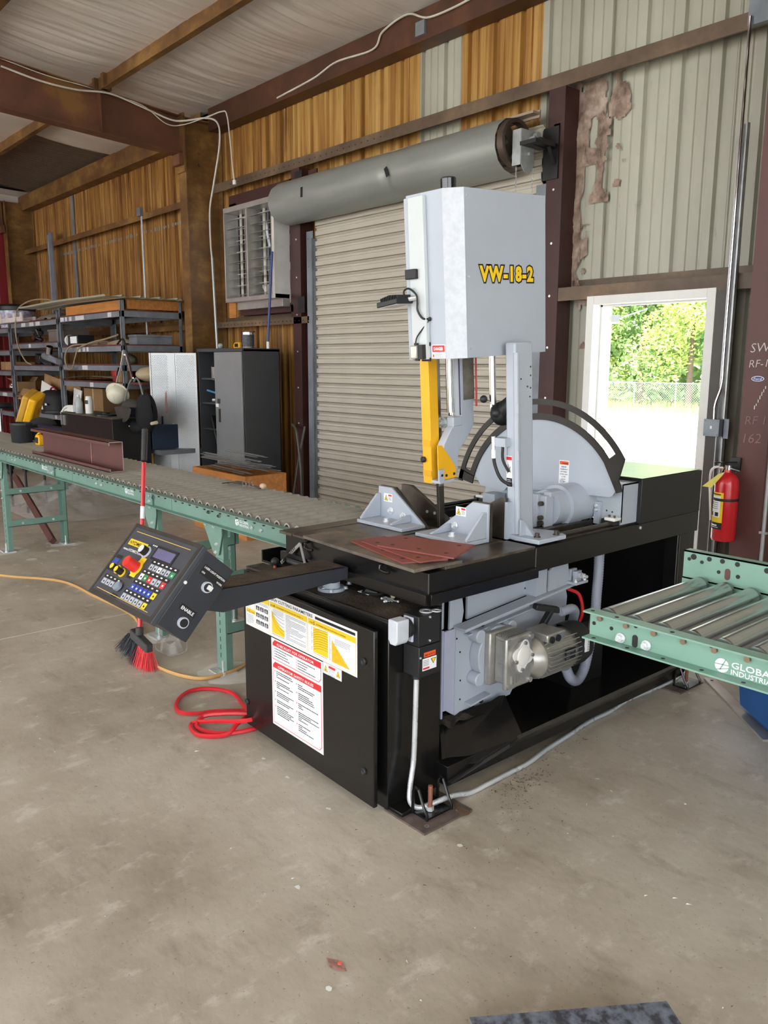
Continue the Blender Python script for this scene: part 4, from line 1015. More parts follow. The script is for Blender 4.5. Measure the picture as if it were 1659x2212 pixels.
# cords and hoses on floor
pts = [(-8.0, 1.55, .009), (-7.0, 1.62, .009), (-6.49, 1.74, .009), (-6.02, 2.03, .009), (-5.45, 2.07, .009), (-4.95, 2.09, .009), (-4.62, 2.02, .012), (-4.42, 1.92, .012), (-4.12, 1.81, .012), (-3.90, 1.80, .012), (-3.70, 1.845, .012), (-3.60, 1.93, .012), (-3.62, 2.14, .015), (-3.78, 2.33, .018), (-4.0, 2.50, .018), (-4.1, 2.8, .012)]
cable('power_cable', pts, .0095, CORD, 'tan extension cord curving over the floor from the left edge', 'cord')
hp_ = [(-2.9, 2.05, .03), (-2.99, 1.84, .05), (-3.09, 1.74, .045), (-3.16, 1.66, .03), (-3.10, 1.60, .012), (-2.98, 1.66, .012), (-2.93, 1.80, .014), (-2.98, 1.90, .012), (-3.10, 1.88, .012), (-3.21, 1.75, .012), (-3.24, 1.68, .012), (-3.31, 1.62, .012), (-3.42, 1.66, .012), (-3.50, 1.76, .012), (-3.47, 1.86, .012), (-3.35, 1.92, .012), (-3.2, 1.89, .012), (-3.05, 1.83, .03), (-2.98, 1.73, .035), (-2.96, 1.66, .014), (-3.04, 1.57, .012), (-3.16, 1.60, .012), (-3.08, 1.66, .035), (-2.97, 1.74, .05), (-2.93, 1.78, .06), (-2.9, 1.9, .06)]
cable('air_hose', hp_, .0105, REDH, 'tangled red hose coiled on the floor left of the black cabinet', 'hose', 7)
b = MB(); b.tube(catmull([(-3.03, 2.02, .39), (-3.10, 1.97, .40), (-3.14, 1.93, .34), (-3.10, 1.92, .26), (-3.02, 1.95, .24)], 8), .004, 6); tag(b.build('cable_tie', WHITE), 'white loop of cable tie sticking out left of the black cabinet', 'cable tie')

# flat bar, blue bin, scraps on floor at right
b = MB(); a_, c_ = Vector((-1.905, 3.92, .006)), Vector((-1.38, 3.44, .006)); b.bar(a_, c_, .055, .010); o = b.build('flat_bar', mat('bright_flat_bar', (206, 202, 196), .35, .7, var=.12)); tag(o, 'pale steel flat bar lying on the floor at the right', 'bar')
b = MB(); b.cyl(a_+Vector((.03, -.027, .0052)), a_+Vector((.03, -.027, .006)), .008, 12); o2 = b.build('bolt_hole', INK, parent=o)
BB = thing('storage_bin', 'blue plastic bin on the floor under the right conveyor', 'bin', (-1.3, 3.75, 0))
b = MB(); b.add([(-1.62, 3.64, .02), (-.95, 3.10, .02), (-.75, 3.42, .02), (-1.42, 3.96, .02), (-1.66, 3.62, .42), (-.93, 3.05, .42), (-.70, 3.42, .42), (-1.42, 4.0, .42)], [(3, 2, 1, 0), (0, 1, 5, 4), (1, 2, 6, 5), (2, 3, 7, 6), (3, 0, 4, 7), (4, 5, 6, 7)]); b.build('tub', BLUEP, parent=BB, bev=.03)
b = MB(); b.bar((-1.67, 3.61, .40), (-.92, 3.03, .40), .03, .03); b.build('rim', BLUEP, parent=BB)
b = MB()
for i in range(14):
    t = i/13; b.tube(catmull([(-1.86+.02*math.sin(i), 2.0+.0, .002), (-1.85, 2.02, .01)], 2), .001, 3)
def flake(x, y, s, m, name, label, cat, z=.002, group=None):
    f = MB(); a = R.uniform(0, 6.28); n = 6
    f.add([(x+math.cos(a+k*6.283/n)*s*R.uniform(.5, 1.2), y+math.sin(a+k*6.283/n)*s*R.uniform(.3, .8), z+R.uniform(0, s*.25)) for k in range(n)], [tuple(range(n))]); f.add([(x, y, z-.001)], [])
    tag(f.build(name, m), label, cat, group)
BRN = mat('dry_leaf', (96, 72, 54), .9, var=.3, sc=30)
flake(-1.86, 2.01, .045, BRN, 'dry_leaf', 'curled brown leaf on the floor right of the floor plate', 'leaf')
flake(-1.55, 1.19, .035, mat('wrapper_scrap', (170, 130, 118), .6, var=.4, sc=60), 'wrapper_scrap', 'small torn wrapper with a red dot on the bare front floor', 'wrapper')
b = MB(); b.cyl((-1.548, 1.195, .008), (-1.548, 1.195, .011), .006, 8); tag(b.build('red_cap', mat('coral_plastic', (238, 110, 90), .5)), 'tiny coral red dot on the torn wrapper', 'scrap')
for (x, y) in ((-2.683, 1.679), (-2.49, 1.666), (-1.50, 1.12), (-2.2, 1.65), (-1.72, 1.85), (-6.99, 3.22), (-1.9, 1.30)): flake(x, y, .014, WHITE, 'paper_scrap', 'small white scrap lying loose on the bare concrete', 'scrap', group='white scraps scattered on the floor')
deb = MB(); rg = random.Random(3)
def specks(cx, cy, sx, sy, n, s0, s1):
    for i in range(n):
        x, y = rg.gauss(cx, sx), rg.gauss(cy, sy); s = rg.uniform(s0, s1); a = rg.uniform(0, 6.28); l = rg.uniform(1, 5)
        deb.add([(x, y, .0015), (x+math.cos(a)*s*l, y+math.sin(a)*s*l, .003), (x+math.cos(a+.5)*s, y+math.sin(a+.5)*s, .0045)], [(0, 1, 2)])
specks(-1.86, 2.36, .03, .07, 120, .002, .006); specks(-1.80, 2.22, .05, .05, 70, .001, .004); specks(-1.93, 2.62, .03, .12, 60, .001, .005); specks(-1.7, 2.0, .12, .25, 60, .001, .004); specks(-1.0, 1.4, .5, .4, 80, .001, .003)
o = deb.build('metal_shavings', BRN, smooth=False); tag(o, 'fine brown shavings and dirt scattered on the floor right of the saw', 'debris', kind='stuff')
rg = random.Random(9); deb = MB(); specks(-6.5, 2.6, 1.2, .35, 60, .006, .012); specks(-2.4, 1.3, .9, .35, 50, .0015, .005); specks(-1.2, 1.9, .6, .7, 60, .0015, .005)
o = deb.build('concrete_chips', WHITE, smooth=False); tag(o, 'tiny pale chips strewn over the whole concrete floor', 'debris', kind='stuff')
# painted box corner at bottom edge
bx = MB(); P0 = Vector((-.985, 1.655, 0)); ux = Vector((-.12, -.99, 0)).normalized(); uy = Vector((.99, -.12, 0)).normalized()
SB = thing('steel_block', 'speckled blue-grey block corner poking in at the bottom edge', 'block', (-.8, 1.3, 0))
b = MB(); b.obox(P0+Vector((.16, -.30, .045)), Vector((.16, -.10, 0)), Vector((.14, .20, 0)), (0, 0, .045)); b.build('body', mat('olive_side', (124, 112, 78), .7, var=.2), parent=SB)
b = MB(); b.obox(P0+Vector((.16, -.30, .093)), Vector((.16, -.10, 0)), Vector((.14, .20, 0)), (0, 0, .003)); b.build('top_face', ramp_mat('speckled_blue_grey', [((1, 1, 1), 30, [(.4, (60, 62, 70), 1), (.52, (104, 110, 124), 1), (.7, (130, 136, 150), 1)], 5)], rough=.6), parent=SB)

# ================================================================== VERTICAL BAND SAW
SAW = thing('vertical_band_saw', 'large grey and black vertical metal band saw in the middle of the floor', 'band saw', (-2.45, 2.8, 0))
XR, XL = -1.98, -2.88
# --- base cabinet
b = MB(); b.box(-2.98, -2.045, 1.805, 2.07, .005, .725); b.build('base_cabinet', BLACKG, parent=SAW, bev=.003)
b = MB(); b.box(-2.98, -2.040, 1.800, 1.812, .725, .736); b.box(-2.052, -2.040, 1.812, 2.06, .725, .736); b.box(-2.98, -2.968, 1.812, 2.06, .725, .736); b.build('tray_lip', BLACKG, parent=SAW, bev=.002)
b = MB()
def trayf(a, c):
    x = -2.968+.916*a; y = 1.812+.27*c; return (x, y, .7275+.004*abs(noise.noise(Vector((x*18, y*18, 2)))))
b.grid(trayf, 90, 26); b.build('chip_tray', GRIME, parent=SAW)
b = MB(); b.box(-2.05, -1.972, 1.81, 1.99, 0.0, .022); b.build('corner_leg', BLACKG, parent=SAW, bev=.003)
# --- door, standing slightly ajar at its right side
DY0 = 1.792
def DT(p):      # p=(x, out, z) ; door plane drifts toward the front to the right
    x, o_, z = p; k = (x+2.97)/.91; return (x, DY0-.027*k-o_, z)
b = MB(DT); b.box(-2.972, -2.058, -.003, .016, .028, .700); DOOR = b.build('cabinet_door', BLACKG, parent=SAW, bev=.003)
for (x, z) in ((-2.115, .575), (-2.115, .152), (-2.962, .135)):
    b = MB(DT); b.lathe((x, .016, z), [(.014, 0), (.0135, .005), (.010, .008), (.006, .006), (0, .006)], 20, (0, 1, 0)); b.build('door_latch', BLACKP, parent=DOOR)
def decal(parent, name, T, x0, x1, z0, z1, painter, base=WHITEP, lift=.0165):
    d = MB(T); d.use(base); d.quad((x0, lift, z0), (x1, lift, z0), (x1, lift, z1), (x0, lift, z1))
    def rect(m, a, c, e_, f, l=1):
        d.use(m); q = lift+.0003*l; d.quad((a, q, e_), (c, q, e_), (c, q, f), (a, q, f))
    def tx(m, s_, a, z, h, fit=None, off=0, l=2):
        d.use(m); vs, fs, w, hh = text_mesh(s_, off); sx_ = h if fit is None else fit/max(w, 1e-6)
        d.add([(a+v[0]*sx_, lift+.0003*l+v[2]*.0001, z+v[1]*h) for v in vs], fs)
    def lines(m, a, c, top, bot, pitch, th, seed=1, l=2):
        rg = random.Random(seed); z = top
        while z > bot:
            e = a
            while e < c-.004:
                w = rg.uniform(.004, .012); 
                if e+w > c: break
                rect(m, e, e+w, z-th, z, l); e += w+.0016
                if rg.random() < .05: break
            z -= pitch
    painter(d, rect, tx, lines); return d.build(name, None, parent=parent, smooth=False)
def poly(d, m, pts, lift):
    d.use(m); d.add([(x, lift, z) for x, z in pts], [tuple(range(len(pts)))])
def paint_params(d, rect, tx, lines):
    tx(INK, 'SAW CUTTING PARAMETERS', -2.742, .656, .0185, fit=.305, off=.006)
    rect(INK, -2.42, -2.165, .656, .667)
    Pn = [(-2.945, -2.872, .583, .650), (-2.945, -2.872, .508, .578), (-2.867, -2.757, .508, .650), (-2.750, -2.474, .508, .650), (-2.468, -2.162, .508, .650)]
    for i, (a, c, e_, f) in enumerate(Pn):
        rect(YLINE, a, c, e_, f, 1); rect(WHITEP, a+.0015, c-.0015, e_+.0015, f-.0015, 2); rect(YINK, a+.001, c-.001, f-.022 if i > 1 else f-.018, f-.001, 3)
    tx(INK, 'STEP', -2.94, .563, .008, fit=.018, l=4); tx(INK, '2', -2.92, .561, .018, off=.01, l=4); tx(INK, 'SET FEED', -2.905, .564, .007, fit=.028, l=4); lines(INKG, -2.94, -2.88, .552, .515, .006, .002, 3, 4)
    tx(INK, '3', -2.862, .632, .016, l=4); tx(INK, 'SELECT', -2.848, .634, .008, fit=.04, l=4)
    lines(INKG, -2.862, -2.765, .624, .614, .006, .002, 4, 4)
    for r in range(3):
        for c in range(3):
            x = -2.862+c*.034; z = .592-r*.031; rect(INK, x, x+.028, z-.004, z+.014, 4); rect(WHITEP, x+.006, x+.022, z+.003, z+.005, 5); rect(WHITEP, x+.008, x+.02, z+.008, z+.010, 5); rect(WHITEP, x+.006, x+.022, z-.001, z+.001, 5)
    tx(INK, 'STEP', -2.745, .633, .009, fit=.022, l=4); tx(INK, '4', -2.720, .631, .019, off=.012, l=4); tx(INK, 'DETERMINE OPTIMUM BLADE SPEED, V', -2.702, .634, .008, fit=.20, l=4)
    cv = [(-2.735, .622), (-2.728, .605), (-2.715, .590), (-2.705, .582), (-2.69, .570), (-2.675, .560), (-2.66, .553), (-2.64, .548), (-2.64, .520), (-2.735, .520)]
    poly(d, YINK, cv, .0165+.0012)
    for k in range(5):
        for q in range(8):
            t0, t1 = q/8, (q+1)/8; f = lambda t: .526+k*.016+(.07-.012*k)*math.exp(-2.6*t)*.9
            d.use(INK); d.add([(-2.735+.095*t0, .0165+.0015, f(t0)), (-2.735+.095*t1, .0165+.0015, f(t1)), (-2.735+.095*t1, .0165+.0015, f(t1)+.0012), (-2.735+.095*t0, .0165+.0015, f(t0)+.0012)], [(0, 1, 2, 3)])
    lines(INKG, -2.725, -2.64, .624, .600, .005, .0015, 8, 4); lines(INKG, -2.628, -2.482, .622, .515, .0062, .002, 5, 4); lines(INKG, -2.735, -2.64, .517, .513, .01, .0025, 6, 4)
    tx(INK, 'STEP', -2.455, .633, .009, fit=.022, l=4); tx(INK, '5', -2.43, .631, .019, off=.012, l=4); tx(INK, 'DETERMINE FEED RATE SETTING, FR (IN/MIN)', -2.412, .634, .008, fit=.19, l=4)
    rect(YINK, -2.432, -2.335, .522, .622, 4)
    for k in range(9):
        for q in range(8):
            t0, t1 = q/8, (q+1)/8; f = lambda t: .530+k*.0095+.022*(1-math.exp(-3*t))-.004*t
            d.use(INK); d.add([(-2.432+.097*t0, .0165+.0016, f(t0)), (-2.432+.097*t1, .0165+.0016, f(t1)), (-2.432+.097*t1, .0165+.0016, f(t1)+.001), (-2.432+.097*t0, .0165+.0016, f(t0)+.001)], [(0, 1, 2, 3)])
    lines(INKG, -2.445, -2.436, .62, .525, .005, .0016, 9, 4); lines(INKG, -2.43, -2.34, .519, .515, .01, .002, 9, 4)
    cv = [(-2.31, .600)]; 
    for k in range(10): cv += [(-2.31+.011*(k+.5), .600-.0083*k), (-2.31+.011*(k+1), .600-.0083*(k+1))]
    cv += [(-2.31, .517)]
    poly(d, mat('amber_ink', (240, 184, 26), .6, var=.15, sc=120), cv, .0165+.0012)
    lines(INKG, -2.327, -2.314, .612, .52, .005, .0015, 12, 4); lines(INKG, -2.29, -2.19, .612, .590, .005, .0015, 13, 4)
decal(DOOR, 'poster', DT, -2.952, -2.154, .501, .676, paint_params)
def paint_rules(d, rect, tx, lines):
    def panel(z0, z1, hz):
        c = .016
        poly(d, RINK, [(-2.735+c, z1), (-2.382-c*0, z1), (-2.382, z0+c), (-2.382-c, z0), (-2.735, z0), (-2.735, z1-c)], .0169)
        poly(d, WHITEP, [(-2.732, z1-hz), (-2.385, z1-hz), (-2.385, z0+c+.001), (-2.382-c-.001, z0+.003), (-2.732, z0+.003)], .0172)
    panel(.405, .490, .026); panel(.122, .395, .027)
    tx(WHITEP, 'CHECKLIST FOR OPERATOR', -2.700, .470, .015, fit=.27, off=.012, l=5)
    tx(WHITEP, 'OPERATOR SAFETY RULES', -2.695, .374, .016, fit=.26, off=.012, l=5)
    for k in range(4):
        rect(INK, -2.72, -2.715, .452-k*.011, .456-k*.011, 4); lines(INK, -2.712, -2.58-.02*(k % 2), .456-k*.011, .452-k*.011, .02, .0034, 20+k, 4)
        rect(RINK, -2.555, -2.552, .449-k*.011, .456-k*.011, 4); lines(INK, -2.546, -2.42+.01*(k % 2), .453-k*.011, .449-k*.011, .02, .0034, 30+k, 4)
    for col, (a, c) in enumerate(((-2.708, -2.58), (-2.545, -2.40))):
        z = .358 if col == 0 else .352; n = 0
        while z > .14+.02*(1-col):
            m = [3, 3, 2, 1, 4][n % 5] if col == 0 else [2, 3, 2, 4, 3][n % 5]
            rect(RINK, a-.014, a-.009, z-.006, z, 4)
            for q in range(m+1): lines(INK, a, c-(.03 if q == m else 0), z-q*.0082, z-q*.0082-.003, .02, .0038, 40+n*7+q+col*90, 4)
            z -= (m+1)*.0082+.012; n += 1
decal(DOOR, 'poster', DT, -2.745, -2.372, .112, .496, paint_rules)
def paint_warn(d, rect, tx, lines):
    for x in (-2.352, -2.272):
        poly(d, INK, [(x-.013, .465), (x+.013, .465), (x, .490)], .0168); poly(d, YINK, [(x-.0105, .4665), (x+.0105, .4665), (x, .4865)], .0171); poly(d, INK, [(x-.003, .469), (x+.003, .469), (x, .478)], .0174)
    rect(RINK, -2.333, -2.290, .484, .494); lines(INKG, -2.333, -2.29, .480, .456, .0045, .0015, 7)
decal(DOOR, 'warning_sticker', DT, -2.370, -2.250, .455, .4995, paint_warn)

# --- bits on the tray
def boltm(x, y, z, r=.008, h=.008):
    b = MB(); b.cyl((x, y, z), (x, y, z+.002), r*1.4, 14); b.cyl((x, y, z+.002), (x, y, z+.002+h), r, 6); return b
b = MB(); b.cyl((-2.50, 1.90, .73), (-2.50, 1.90, .742), .055, 28); b.cyl((-2.50, 1.90, .742), (-2.50, 1.90, .765), .035, 24); b.build('arm_pivot', GREY, parent=SAW)
for (x, y) in ((-2.505, 1.995), (-2.50, 1.86), (-2.455, 1.865), (-2.46, 1.94)): boltm(x, y, .735).build('pivot_bolt', ZINC, parent=SAW)
CL = thing('plastic_clip', 'black plastic clip lying on a small white card on the grimy tray', 'clip', (-2.33, 2.0, .732))
b = MB(); b.box(-2.40, -2.335, 1.955, 2.0, .733, .735); b.build('card', WHITEP, parent=CL)
b = MB(); b.tube(catmull([(-2.365, 1.95, .738), (-2.30, 1.98, .74), (-2.30, 2.03, .76), (-2.345, 2.04, .79), (-2.385, 1.99, .75), (-2.365, 1.95, .738)], 5), .005, 6); b.tube([(-2.345, 2.04, .775), (-2.375, 2.05, .80), (-2.385, 2.05, .815)], .008, 8); b.bar((-2.39, 2.0, .745), (-2.30, 2.01, .745), .02, .006); b.build('clip_body', BLACKP, parent=CL)
b = MB(); b.tube([(-2.275, 2.02, .742), (-2.265, 2.015, .742), (-2.255, 2.008, .742), (-2.245, 2.0, .742), (-2.235, 1.995, .742)], lambda i: .009 if i % 2 == 0 else .007, 12); tag(b.build('cable_gland', mat('ivory_brass', (226, 210, 166), .35, .3)), 'small ivory ribbed fitting on the grimy tray', 'fitting')
b = MB()
for i in range(9):
    x, y = -2.27+R.uniform(0, .1), 1.95+R.uniform(0, .04); a = R.uniform(-.4, .6); b.cyl((x, y, .736), (x+.018*math.cos(a), y+.018*math.sin(a), .737), .0022, 6)
for i in range(5): b.sph((-2.25+R.uniform(-.02, .09), 1.95+R.uniform(-.02, .04), .737), .005, 8, 5)
o = b.build('loose_screw', ZINC); tag(o, 'scatter of tiny bright screws on the grimy tray', 'screws', kind='stuff')

# --- table frame and rails
b = MB(); b.box(XL+.01, XR, 1.935, 2.53, .815, .893); b.build('table_frame', BLACKG, parent=SAW, bev=.002)
b = MB(); b.box(XL-.005, XR+.004, 1.915, 1.935, .778, .818); b.box(XR, XR+.016, 1.935, 2.535, .778, .818); b.box(XL+.01, XR, 1.935, 2.53, .778, .784); b.build('coolant_ledge', BLACKG, parent=SAW, bev=.001)
b = MB(); b.tube([(XR+.001, 1.934, .82), (XR+.001, 1.934, .893)], .003, 6); b.tube([(XR+.001, 2.531, .82), (XR+.001, 2.531, .893)], .003, 6); b.build('weld_bead', mat('glossy_weld', (84, 82, 80), .2, .4), parent=SAW)
b = MB(); b.box(XR-.07, XR, 2.535, 3.825, .798, .898); b.build('frame_beam', BLACKG, parent=SAW, bev=.002)
b = MB(); b.box(XL+.01, XL+.08, 2.53, 3.825, .798, .898); b.build('frame_beam', BLACKG, parent=SAW, bev=.002)
b = MB(); b.box(XL+.08, XR-.07, 3.745, 3.823, .799, .897); b.build('frame_beam', BLACKG, parent=SAW)
# table plates
plates = [(-2.905, -2.815, 1.925, 2.53, .893, .905), (-2.812, -2.727, 1.93, 2.50, .893, .903), (-2.724, -2.492, 1.938, 2.50, .893, .904), (-2.472, -2.135, 1.938, 2.52, .893, .904), (-2.133, -1.982, 2.02, 2.53, .893, .904)]
for p_ in plates:
    b = MB(); b.box(*p_); b.build('table_plate', TABLE, parent=SAW, bev=.0015)
b = MB()
for (x, y) in ((-2.60, 2.30), (-2.55, 2.34), (-2.63, 2.10), (-2.3, 2.10)): b.ring((x, y, .9042), (x, y, .9045), .011, .007, 16)
b.build('plate_screw', BLACKM, parent=SAW, kind='stuff')
for x in (-2.70, -2.22):
    b = MB(); b.tube(catmull([(x, 1.933, .886), (x, 1.918, .884), (x+.002, 1.914, .866), (x+.03, 1.914, .860), (x+.05, 1.918, .862)], 5), .006, 8); b.build('coolant_hook', BLACKG, parent=SAW)
# loose plates on the table
b = MB(); b.add([(-2.70, 1.905, .906), (-1.985, 1.868, .906), (-1.975, 2.10, .906), (-2.69, 2.135, .906), (-2.70, 1.905, .918), (-1.985, 1.868, .918), (-1.975, 2.10, .918), (-2.69, 2.135, .918)], [(3, 2, 1, 0), (4, 5, 6, 7), (0, 1, 5, 4), (1, 2, 6, 5), (2, 3, 7, 6), (3, 0, 4, 7)])
SCALE = ramp_mat('rust_scaled_plate', [((1, 1, 1), 7, [(.35, (74, 68, 62), 1), (.5, (104, 96, 88), 1), (.72, (134, 120, 104), 1)], 7), ((1, 4, 1), 7, [(.5, (190, 128, 60), 0), (.60, (190, 128, 60), 0), (.72, (196, 140, 78), .8)], 8)], rough=.5, bump=.2)
tag(b.build('cover_plate', SCALE, bev=.001), 'long rust-scaled steel plate lying along the front of the saw table', 'steel plate')
def lplate(pts, z, t, label):
    b = MB(); n = 4; b.add([(x, y, z) for x, y in pts]+[(x, y, z+t) for x, y in pts], [(3, 2, 1, 0), (4, 5, 6, 7), (0, 1, 5, 4), (1, 2, 6, 5), (2, 3, 7, 6), (3, 0, 4, 7)])
    t_ = thing('steel_plate', label, 'steel plate', (pts[0][0], pts[0][1], z), 'red primed plates on the saw table'); b.build('plate', RPRIM, parent=t_)
    h = MB(); c = [Vector((x, y, 0)) for x, y in pts]
    for (u, v) in ((.15, .2), (.85, .2), (.15, .8), (.85, .8), (.5, .2)):
        q = (c[0]*(1-u)+c[1]*u)*(1-v)+(c[3]*(1-u)+c[2]*u)*v; h.cyl((q.x, q.y, z+t), (q.x, q.y, z+t+.0004), .009, 12)
    h.build('bolt_hole', mat('hole_shadow_primer', (84, 40, 38), .7), parent=t_, kind='stuff')
RPRIM = mat('red_primer', (138, 74, 66), .55, var=.12, sc=8)
lplate([(-2.47, 1.975), (-2.07, 1.89), (-2.0, 2.05), (-2.45, 2.14)], .919, .005, 'lowest red primed plate of the three fanned on the saw table')
lplate([(-2.42, 1.99), (-2.02, 1.93), (-1.99, 2.09), (-2.40, 2.18)], .925, .005, 'middle red primed plate, mostly hidden in the fanned stack')
lplate([(-2.30, 1.97), (-1.965, 2.045), (-2.06, 2.26), (-2.385, 2.16)], .931, .006, 'topmost red primed plate of the three on the saw table')

# --- vise brackets
def bracket(x0, x1, tall_left, label=None):
    yb, yf = 2.43, 2.30
    t = thing('v', None, None, (0, 0, 0)) if False else None
    zt_ = 1.062; zp = .905
    L = x1-x0
    fx = (lambda u: x0+u*L) if tall_left else (lambda u: x1-u*L)
    b = MB(); pts = [(fx(0), zp), (fx(1), zp), (fx(1), zp+.012), (fx(.30), zt_), (fx(.0), zt_)]
    if not tall_left: pts = pts[::-1]
    b.prism(pts, yb, yb+.014, 'y')
    b.prism([(min(fx(0), fx(1)), yf), (max(fx(0), fx(1)), yf), (max(fx(0), fx(1)), yb), (min(fx(0), fx(1)), yb)], zp, zp+.016, 'z')
    g = .0 if tall_left else 0
    for u, wd, hh in ((.04, .012, .125), (.72, .012, .05)):
        xx = fx(u); b.add([(xx-wd/2, yb, zp+.016), (xx-wd/2, yf+.012, zp+.016), (xx-wd/2, yf+.012, zp+.024), (xx-wd/2, yb-.02, zp+hh), (xx-wd/2, yb, zp+hh),
               (xx+wd/2, yb, zp+.016), (xx+wd/2, yf+.012, zp+.016), (xx+wd/2, yf+.012, zp+.024), (xx+wd/2, yb-.02, zp+hh), (xx+wd/2, yb, zp+hh)],
               [(0, 1, 2, 3, 4), (9, 8, 7, 6, 5), (0, 5, 6, 1), (1, 6, 7, 2), (2, 7, 8, 3), (3, 8, 9, 4), (4, 9, 5, 0)])
    o = b.build('vise_jaw_bracket', GREY, parent=SAW, bev=.003)
    w = MB(); pts = [(fx(-.0), zp), (fx(1.04), zp), (fx(.33), zt_+.002), (fx(.0), zt_+.002)]
    if not tall_left: pts = pts[::-1]
    w.prism(pts, yb+.0145, yb+.030, 'y'); w.build('jaw_wear_plate', DSTEEL, parent=o)
    for u, z in ((.30, .957), (.58, .945)) if tall_left else ((.62, .95),):
        w = MB(); w.cyl((fx(u), yb, z), (fx(u), yb-.004, z), .016, 16); w.cyl((fx(u), yb-.004, z), (fx(u), yb-.014, z), .0115, 6); w.cyl((fx(u), yb-.014, z), (fx(u), yb-.020, z), .007, 8); w.build('bolt', ZINC, parent=o)
    w = MB(); w.cyl((fx(.45), yf+.06, zp+.016), (fx(.45), yf+.06, zp+.02), .016, 16); w.cyl((fx(.45), yf+.06, zp+.02), (fx(.45), yf+.06, zp+.032), .0125, 6); w.build('bolt', ZINC, parent=o)
    d = MB(); xx = fx(.24) if tall_left else fx(.50); sx_ = xx-.033
    d.use(WHITEP); d.quad((sx_, yb-.0006, .995), (sx_+.058, yb-.0006, .995), (sx_+.058, yb-.0006, 1.033), (sx_, yb-.0006, 1.033))
    d.use(INK); d.quad((sx_+.004, yb-.0009, 1.0), (sx_+.028, yb-.0009, 1.0), (sx_+.016, yb-.0009, 1.028)); d.use(YINK); d.quad((sx_+.007, yb-.0012, 1.002), (sx_+.025, yb-.0012, 1.002), (sx_+.016, yb-.0012, 1.024)); d.use(INK); d.quad((sx_+.013, yb-.0015, 1.005), (sx_+.019, yb-.0015, 1.005), (sx_+.016, yb-.0015, 1.016))
    d.use(RINK); d.quad((sx_+.031, yb-.0009, 1.021), (sx_+.054, yb-.0009, 1.021), (sx_+.054, yb-.0009, 1.029), (sx_+.031, yb-.0009, 1.029))
    d.use(INKG)
    for k in range(3): d.quad((sx_+.032, yb-.0009, 1.013-k*.005), (sx_+.052, yb-.0009, 1.013-k*.005), (sx_+.052, yb-.0009, 1.015-k*.005), (sx_+.032, yb-.0009, 1.015-k*.005))
    d.build('warning_sticker', None, parent=o, smooth=False)
    return o
bracket(-2.83, -2.525, True); bracket(-2.44, -2.15, False)
b = MB(); b.prism([(-2.840, .905), (-2.50, .905), (-2.50, .915), (-2.775, 1.055), (-2.840, 1.055)], 2.585, 2.605, 'y'); o = b.build('fixed_fence', DSTEEL, parent=SAW, bev=.002)
b = MB()
for x in (-2.66, -2.61): b.cyl((x, 2.585, .945), (x, 2.581, .945), .007, 10)
b.build('fence_screw', ZINC, parent=o)
b = MB(); b.prism([(-2.40, .905), (-2.155, .905), (-2.155, 1.075), (-2.185, 1.075), (-2.40, .955)], 2.54, 2.56, 'y'); o = b.build('fixed_fence', DSTEEL, parent=SAW, bev=.002)
b = MB(); b.cyl((-2.23, 2.54, .94), (-2.23, 2.536, .94), .006, 10); b.build('fence_screw', ZINC, parent=o)
b = MB(); b.box(-2.155, -2.14, 2.54, 2.60, .905, 1.06); b.build('fence_stop', GREY, parent=SAW)
b = MB(); b.box(-2.53, -2.50, 2.60, 2.66, .91, .935); b.build('fence_stop', GREY, parent=SAW)

# --- canted blade frame: local coordinates x, b (back), u (up)
CA = rad(3.7); cs, sn = math.cos(CA), math.sin(CA)
def HT(p): x, b_, u = p; return (x, 2.48+b_*cs-u*sn, .9+b_*sn+u*cs)
# blade and guards
b = MB(HT); b.box(-2.484, -2.482, .0, .034, -.02, .78)
BLD = b.build('saw_blade', mat('blade_steel', (120, 116, 108), .3, .9), parent=SAW)
b = MB(HT)
for i in range(30): b.add([(-2.4835, .001, -.01+i*.0075), (-2.4835, -.004, -.007+i*.0075), (-2.4835, .001, -.0035+i*.0075)], [(0, 1, 2)])
b.build('blade_teeth', DSTEEL, parent=BLD, kind='stuff', smooth=False)
b = MB(HT); b.box(-2.487, -2.475, .006, .036, -.02, .195); b.build('blade_channel', DSTEEL, parent=SAW)
b = MB(HT); b.box(-2.489, -2.479, .014, .036, .36, .78); b.build('blade_strip', mat('bright_blade', (196, 188, 176), .22, 1.0), parent=SAW)
b = MB(HT); b.box(-2.522, -2.472, -.040, -.034, .215, .78); b.box(-2.475, -2.469, -.040, .010, .215, .78); b.box(-2.522, -2.516, -.034, .005, .215, .78)
YG = b.build('blade_guard', YEL, parent=SAW, bev=.0015)
b = MB(HT); b.prism([(-.060, .285), (-.060, .388), (-.034, .386), (.034, .300), (.046, .280), (.047, .243), (.040, .238), (-.027, .236), (-.027, .285)], -2.413, -2.408, 'x'); b.build('guard_plate', YEL, parent=YG, bev=.001)
b = MB(HT); b.box(-2.520, -2.470, -.043, -.040, .375, .402); b.box(-2.520, -2.470, -.043, -.040, .245, .27); b.build('guard_band', mat('deep_yellow', (226, 166, 16), .45), parent=YG)
b = MB(HT); b.lathe((-2.512, -.044, .318), [(.0, -.012), (.008, -.012), (.013, -.008), (.013, .002), (0, .002)], 16, (0, 1, 0)); b.build('guard_knob', BLACKP, parent=YG)
b = MB(HT); b.box(-2.416, -2.407, -.056, -.027, .232, .284); b.box(-2.46, -2.41, -.05, .035, .222, .234); b.build('guide_block', GREY, parent=SAW)
b = MB(HT)
for bb_, uu_ in ((-.040, .258), (-.014, .254), (.033, .255)): b.cyl((-2.408, bb_, uu_), (-2.4055, bb_, uu_), .0062, 12)
b.build('guide_screw', INK, parent=SAW)
